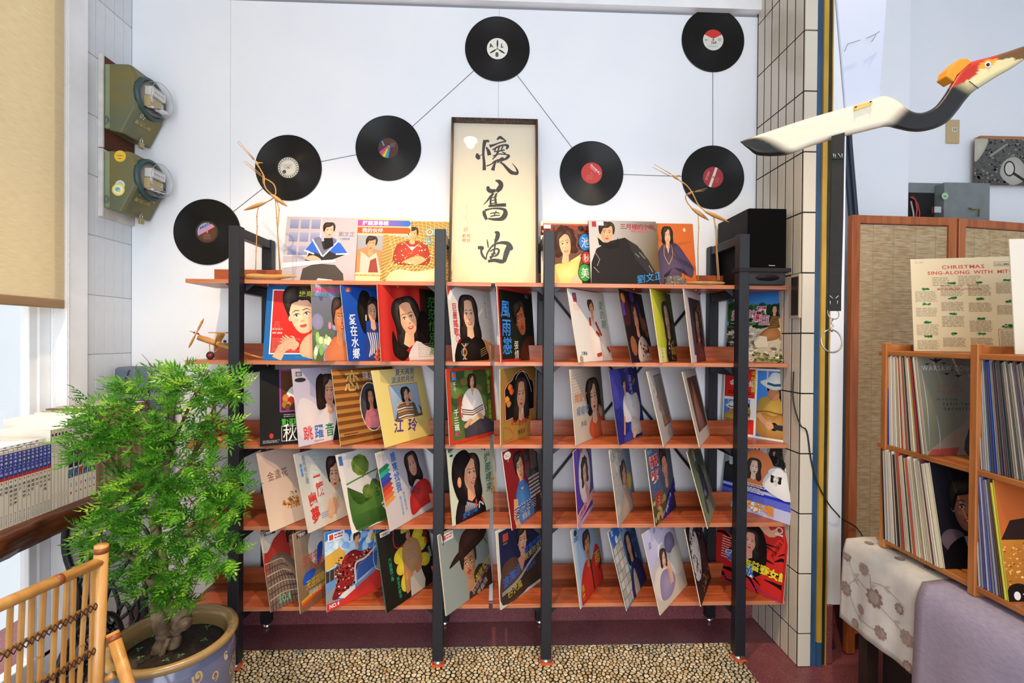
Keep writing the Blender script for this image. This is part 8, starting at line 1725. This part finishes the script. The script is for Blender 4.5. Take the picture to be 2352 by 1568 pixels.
# strap with rings hanging from the crane
stp = empty('webbing_strap', W3(1910, 808), 'black webbing strap with a metal ring hanging from the wooden crane', 'strap')
web = M('black_webbing_strap', '15130f', .75, noise=200, col2='1d1a14', bump=(500, .2))
MB().prism([W3(1912, 312, -.022), W3(1940, 304, -.022), W3(1937, 500, -.022), W3(1932, 690, -.022), W3(1904, 690, -.022), W3(1908, 500, -.022)], (0, .003, 0)).build('webbing', web, stp)
MB().prism([W3(1911.5, 312, -.0245), W3(1940.5, 304, -.0245), W3(1939, 365, -.0245), W3(1911, 365, -.0245)], (0, .0022, 0)).build('folded_end', web, stp)
MB().prism([W3(1903, 674, -.0245), W3(1932.5, 674, -.0245), W3(1932, 714, -.0245), W3(1904, 714, -.0245)], (0, .0025, 0)).build('sewn_end', web, stp)
stitch = M('white_stitch', 'cfcbc2', .7)
for x0, y0, x1, y1 in ((1914, 353, 1915, 361), (1918, 354, 1919, 362), (1925, 352, 1931, 361), (1934, 353, 1934, 361), (1906, 679, 1913, 685), (1919, 685, 1926, 679), (1907, 691, 1907, 699), (1924, 690, 1923, 698)): MB().tube([W3(x0, y0, -.0255), W3(x1, y1, -.0255)], .0008, 4).build('stitch', stitch, stp)
steel = M('worn_nickel', 'b0a89c', .22, 1.0)
def hoop(cx, cy, rpx, r, nm, sq=1.0): 
    c = W3(cx, cy, -.022); R = rpx / FPX * (KY - CAM[1]); MB().tube([c + Vector((R * math.cos(t), .004 * math.sin(t), R * sq * math.sin(t))) for t in np.linspace(0, 2 * PI, 29)[:-1]], r, 6, closed=True).build(nm, steel, stp)
hoop(1914, 720, 13, .0013, 'split_ring'); hoop(1910, 783, 25, .0022, 'key_ring', 1.05)
MB().tube([W3(1913, 731, -.022), W3(1910, 742, -.024), W3(1914, 748, -.022), W3(1909, 756, -.022), W3(1911, 762, -.022)], .0022, 6).build('swivel_clasp', steel, stp)
# ================================================================== potted tree in the left foreground
PZ = 0.372; pc = at(398, 1458, Z=PZ); PR = 0.176
pot = empty('flower_pot', (pc.x, pc.y, 0), 'glazed blue pot with a wide brown rim and painted swirls, left of the rack', 'plant pot')
glaze = M('blue_glaze', '5c6484', .18, noise=8, col2='6c6c84', coat=.5); rimg = M('tan_glazed_rim', '8c6f42', .25, noise=6, col2='a08658', coat=.4, bump=(20, .1)); soil = M('dark_soil', '1c150e', .95, noise=50, col2='2c2116', bump=(60, .8))
# outer wall and rim are separate parts
MB().lathe([(.100, .003), (.105, .0), (.150, .10), (.172, .22), (.174, .30), (.164, .345), (.160, .350), (.155, .33), (.15, .25)], (pc.x, pc.y, .003), 48).build('bowl', glaze, pot)
MB().lathe([(.148, .325), (.160, .340), (.176, .352), (.181, .362), (.178, .371), (.166, .374), (.152, .366), (.146, .352), (.144, .318)], (pc.x, pc.y, .003), 56, cap=False).build('rim', rimg, pot)
so_ = MB().lathe([(.1505, .316), (.12, .322), (.06, .330), (.0005, .334)], (pc.x, pc.y, .003), 32).build('soil', soil, pot)
rr_ = random.Random(3)
def potpt(u, v, l):
    ang = u * 2 * PI - PI; z = .06 + v * .75; r0 = np.interp(z, [0, .10, .22, .30, .345], [.105, .150, .172, .174, .164]) + .0008 + l
    return (r0 * math.sin(ang), -r0 * math.cos(ang), .003 + z)
enamel = MC('pot_enamel', .3, .4, coat=.3)
for k in range(44):
    x, y, s_ = (k + .5) / 44 + rr_.uniform(-.004, .004), [.33, .25, .29, .18][k % 4], [.024, .030, .020][k % 3]; a = Art(1, 1)
    a.line([(x + s_ * .45 * (1 - q / 14) * math.cos(q * .7 + k), y + s_ * (1 - q / 14) * math.sin(q * .7 + k)) for q in range(12)], s_ * .2, ['c8b080', 'b09c70', 'd0bc90'][k % 3], smooth=True); a.ell(x, y, .004, .008, ['a8482c', 'b89c3c', 'c8c0a8'][k % 3])
    me = bpy.data.meshes.new('painted_swirl'); me.from_pydata([potpt(p[0], p[1], p[2] * .00005) for p in a.v], [], a.f); ca = me.color_attributes.new('Col', 'FLOAT_COLOR', 'POINT'); ca.data.foreach_set('color', [q for c in a.c for q in c[:4]]); me.materials.append(enamel)
    o = bpy.data.objects.new('painted_swirl', me); COL.objects.link(o); o.parent = pot
# tree ------------------------------------------------------------------------
f3 = ztf(0, 1100, 3.35); TY = pc.y
tree = empty('bonsai_tree', (pc.x, pc.y, .335), 'small tree with gnarled twin trunk and feathery green leaves in the glazed pot', 'potted tree')
bark = M('gnarled_pale_bark', '5a4530', .8, noise=16, col2='a89070', bump=(30, 1.0)); twig = M('reddish_twig', '5c3a24', .7)
V3 = lambda zx, zy, dy=0.0: at(*f3(zx, zy), Y=TY + dy)
def limb(P, R, nm, mt=bark, n=10, wob=.15):
    Q = smooth_path([tuple(V3(*p)) + (R[i],) for i, p in enumerate(P)], 5); r_ = random.Random(len(P)); 
    return MB().tube([Vector(q[:3]) for q in Q], [max(.001, q[3] * (1 + r_.uniform(-wob, wob))) for q in Q], n).build(nm, mt, tree)
limb([(1150, 1440, -.02), (1190, 1360, -.02), (1240, 1270, -.02), (1262, 1180, -.015), (1225, 1080, -.02), (1205, 1000, -.01), (1215, 900, 0), (1180, 800, .01), (1120, 660, .0), (1020, 600, -.01), (900, 560, -.02)], [.015, .017, .020, .022, .021, .019, .018, .015, .011, .008, .005], 'trunk')
limb([(1290, 1420, .0), (1335, 1280, .0), (1330, 1180, .01), (1400, 1080, .0), (1350, 1010, .01), (1290, 950, .0), (1265, 850, .0), (1255, 700, .0), (1250, 560, .0), (1200, 430, .0), (1180, 250, .0), (1260, 60, .01), (1300, -200, .01), (1350, -450, .01)], [.016, .021, .023, .030, .024, .020, .018, .015, .013, .012, .011, .010, .008, .005], 'trunk')
limb([(1215, 1440, -.04), (1260, 1310, -.035), (1300, 1220, -.03)], [.006, .008, .007], 'root')
limb([(1370, 1130, -.01), (1430, 1100, -.03), (1440, 1070, -.02)], [.016, .018, .008], 'burl')
limb([(1250, 560, 0), (1400, 430, .0), (1560, 330, .02), (1650, 250, .03)], [.009, .007, .005, .003], 'branch'); limb([(1180, 250, 0), (1000, 100, -.03), (850, -50, -.05), (740, -180, -.06)], [.008, .006, .004, .003], 'branch'); limb([(1260, 60, .01), (1450, -120, .02), (1600, -300, .03), (1640, -600, .0)], [.008, .006, .004, .003], 'branch')
limb([(1300, -200, .01), (1150, -400, -.02), (1050, -560, -.03)], [.006, .004, .003], 'branch'); limb([(1120, 660, 0), (960, 380, -.02), (820, 300, -.04)], [.007, .005, .003], 'branch')
# feathery leaf: a rachis with paired narrow toothed leaflets
def leaf_geo(seed, k=7):
    r_ = random.Random(seed); vs = []; fs = []
    def leaflet(x, y, ang, L, w):
        b = len(vs); c, s = math.cos(ang), math.sin(ang)
        pr2 = [(0, 0, 0), (.25, .5, .10), (.42, .28, .08), (.6, .42, .0), (1, 0, -.22), (.6, -.42, .0), (.42, -.28, .08), (.25, -.5, .10)]
        for u, v, h in pr2: vs.append((x + (u * L) * c - v * w * s, y + (u * L) * s + v * w * c, h * L))
        fs.extend([(b, b + 1, b + 2, b + 6, b + 7), (b + 2, b + 3, b + 4, b + 5, b + 6)])
    for i in range(k):
        t = (i + 1) / (k + 1); L = .52 * (1 - .5 * t) * r_.uniform(.85, 1.15)
        for s in (-1, 1): leaflet(t * .8, 0, s * (1.05 - .5 * t) + r_.uniform(-.12, .12), L, L * .30)
    leaflet(.8, 0, r_.uniform(-.1, .1), .34, .11)
    vs = [(x, y, z - .18 * x * x) for x, y, z in vs]
    b = len(vs); vs.extend([(0, -.008, 0), (0, .008, 0), (.85, 0, -.18 * .72)]); fs.append((b, b + 1, b + 2))
    return vs, fs
GEO = [leaf_geo(i, 3 + i % 2) for i in range(4)]
LCOL = ['519424', '68ac2e', '3a761c', '82c03a', '5aa02a', 'a0d048', '448420']
def leafmat(i, c):
    m = M('leaf_green_%d' % i, c, .42, spec=.35); b = m.node_tree.nodes['Principled BSDF']; b.inputs['Subsurface Weight'].default_value = 0
    nt = m.node_tree; tr = nt.nodes.new('ShaderNodeBsdfTranslucent'); tr.inputs[0].default_value = sh(c, 1.3); mx = nt.nodes.new('ShaderNodeMixShader'); mx.inputs[0].default_value = .3
    nt.links.new(b.outputs[0], mx.inputs[1]); nt.links.new(tr.outputs[0], mx.inputs[2]); nt.links.new(mx.outputs[0], nt.nodes['Material Output'].inputs['Surface']); return m
LM = [leafmat(i, c) for i, c in enumerate(LCOL)]
LMESH = []
for i, (v, f) in enumerate(GEO):
    for j, mt in enumerate(LM):
        me = bpy.data.meshes.new('leaf'); me.from_pydata(v, [], f); me.materials.append(mt); LMESH.append(me)
# crown clumps: px, py, radius px, depth offset, weight
CL = [(180, 1035, 22, -.07, 3), (215, 945, 40, -.05, 5), (540, 895, 24, -.02, 3), (480, 850, 28, -.01, 4), (455, 885, 62, .0, 10), (520, 880, 40, -.02, 6), (335, 925, 70, -.02, 12), (255, 955, 55, -.05, 9), (200, 1000, 38, -.06, 6), (420, 965, 80, .0, 16), (500, 985, 50, .02, 8), (300, 1020, 72, -.03, 14), (395, 1065, 85, .0, 18), (495, 1090, 58, .03, 10), (330, 1115, 66, -.03, 12), (440, 1150, 70, .0, 14), (520, 1160, 40, .02, 7), (265, 1165, 52, -.04, 9), (230, 1225, 45, -.05, 8), (360, 1210, 62, -.02, 12), (470, 1235, 60, .02, 11), (515, 1275, 36, .02, 6), (300, 1270, 52, -.03, 9), (420, 1300, 58, .0, 10), (345, 1330, 46, -.02, 7), (400, 1362, 32, -.01, 4), (438, 1375, 24, .0, 3), (300, 875, 26, -.03, 3), (375, 870, 36, .0, 4), (545, 1120, 28, .02, 4), (205, 1285, 24, -.05, 3), (410, 850, 24, .0, 3)]
lr = random.Random(21); specs = []
for (px, py, rp, dy, wgt) in CL:
    c = at(px, py, Y=TY + dy); R = (rp * .9 - 8) * (TY - CAM[1]) / FPX
    for i in range(int(wgt * 5.6)):
        d = Vector((lr.gauss(0, 1), lr.gauss(0, 1), lr.gauss(0, 1))).normalized(); rad = R * lr.uniform(.35, 1.0)
        p = c + Vector((d.x, d.y * .8, d.z * .85)) * rad
        a_ = Vector((d.x + lr.gauss(0, .35), d.y + lr.gauss(0, .35) - .25, d.z * .5 - .35 + lr.gauss(0, .3))).normalized()
        upv = Vector((lr.gauss(0, .4), -0.7 + lr.gauss(0, .4), 1.0)); sd = a_.cross(upv)
        if sd.length < .05: continue
        sd.normalize(); nz = sd.cross(a_) * -1
        L = lr.uniform(.042, .074)
        specs.append((L * (1.0 if p.y < c.y else .7), p, a_, sd, nz, L))
# the largest, frontmost leaves as parts, the rest joined
specs.sort(key=lambda t: -(t[0] + .25 * max(0, (TY - t[1].y)) * .2))
for i, (_, p, a_, sd, nz, L) in enumerate(specs[:300]):
    o = bpy.data.objects.new('leaf', LMESH[(i * 11) % len(LMESH)]); COL.objects.link(o); o.parent = tree
    m4 = Matrix.Identity(4); q = p - tree.location
    for k in range(3): m4[k][0], m4[k][1], m4[k][2], m4[k][3] = a_[k] * L, sd[k] * L, nz[k] * L, q[k]
    o.matrix_local = m4
for j in range(len(LM)):
    V, F = [], []
    for i, (_, p, a_, sd, nz, L) in enumerate(specs[300:]):
        if i % len(LM) != j: continue
        gv, gf = GEO[i % 4]; b = len(V); q = p - tree.location
        V += [tuple(q + (a_ * x + sd * y + nz * z) * L) for x, y, z in gv]; F += [tuple(k + b for k in f) for f in gf]
    me = bpy.data.meshes.new('small_leaves'); me.from_pydata(V, [], F); me.materials.append(LM[j]); o = bpy.data.objects.new('small_leaves', me); COL.objects.link(o); o.parent = tree; o['kind'] = 'stuff'
# twigs inside the crown
mb = MB(); anchors = [V3(1250, 560), V3(1180, 250), V3(1260, 60), V3(1300, -200), V3(1120, 660), V3(1450, -120), V3(1000, 100), V3(1400, 430), V3(960, 380), V3(1265, 850)]
for (px, py, rp, dy, wgt) in CL:
    c = at(px, py, Y=TY + dy); k = min(anchors, key=lambda q: (q - c).length)
    mid = (k + c) / 2 + Vector((0, .01, .02)); mb.tube([k, mid, c], [.0035, .0025, .0015], 5)
    for i in range(4): mb.tube([c, c + Vector((lr.gauss(0, .03), lr.gauss(0, .02), lr.gauss(0, .03)))], [.0013, .0006], 4)
tag(mb.build('twigs', twig, tree), kind='stuff')
# weeds in the soil
for k, (px, py) in enumerate(((305, 1485), (330, 1450), (350, 1455), (318, 1500), (345, 1470), (475, 1448), (468, 1478), (320, 1520), (380, 1525), (412, 1515))):
    g = at(px, py, Z=.338); e = tag(empty('sprout', g), 'tiny green seedling in the dark pot soil, ' + ORD[k] + ' of the scattered sprouts', 'seedling', 'seedlings in the pot')
    e['label'] = 'tiny green seedling sprouting from the dark soil of the pot'
    MB().tube([g, g + Vector((.002, 0, .012))], .0007, 4).build('stem', LM[0], e)
    for s in range(3): 
        t = s * 2.1 + k; q = g + Vector((.002, 0, .012)); MB()._add([q, q + Vector((.006 * math.cos(t) - .004 * math.sin(t), .006 * math.sin(t) + .004 * math.cos(t), .003)), q + Vector((.013 * math.cos(t), .013 * math.sin(t), .001)), q + Vector((.006 * math.cos(t) + .004 * math.sin(t), .006 * math.sin(t) - .004 * math.cos(t), .003))], [(0, 1, 2, 3)]).build('leaf', M('seedling_green', '3c6c44', .6), e)
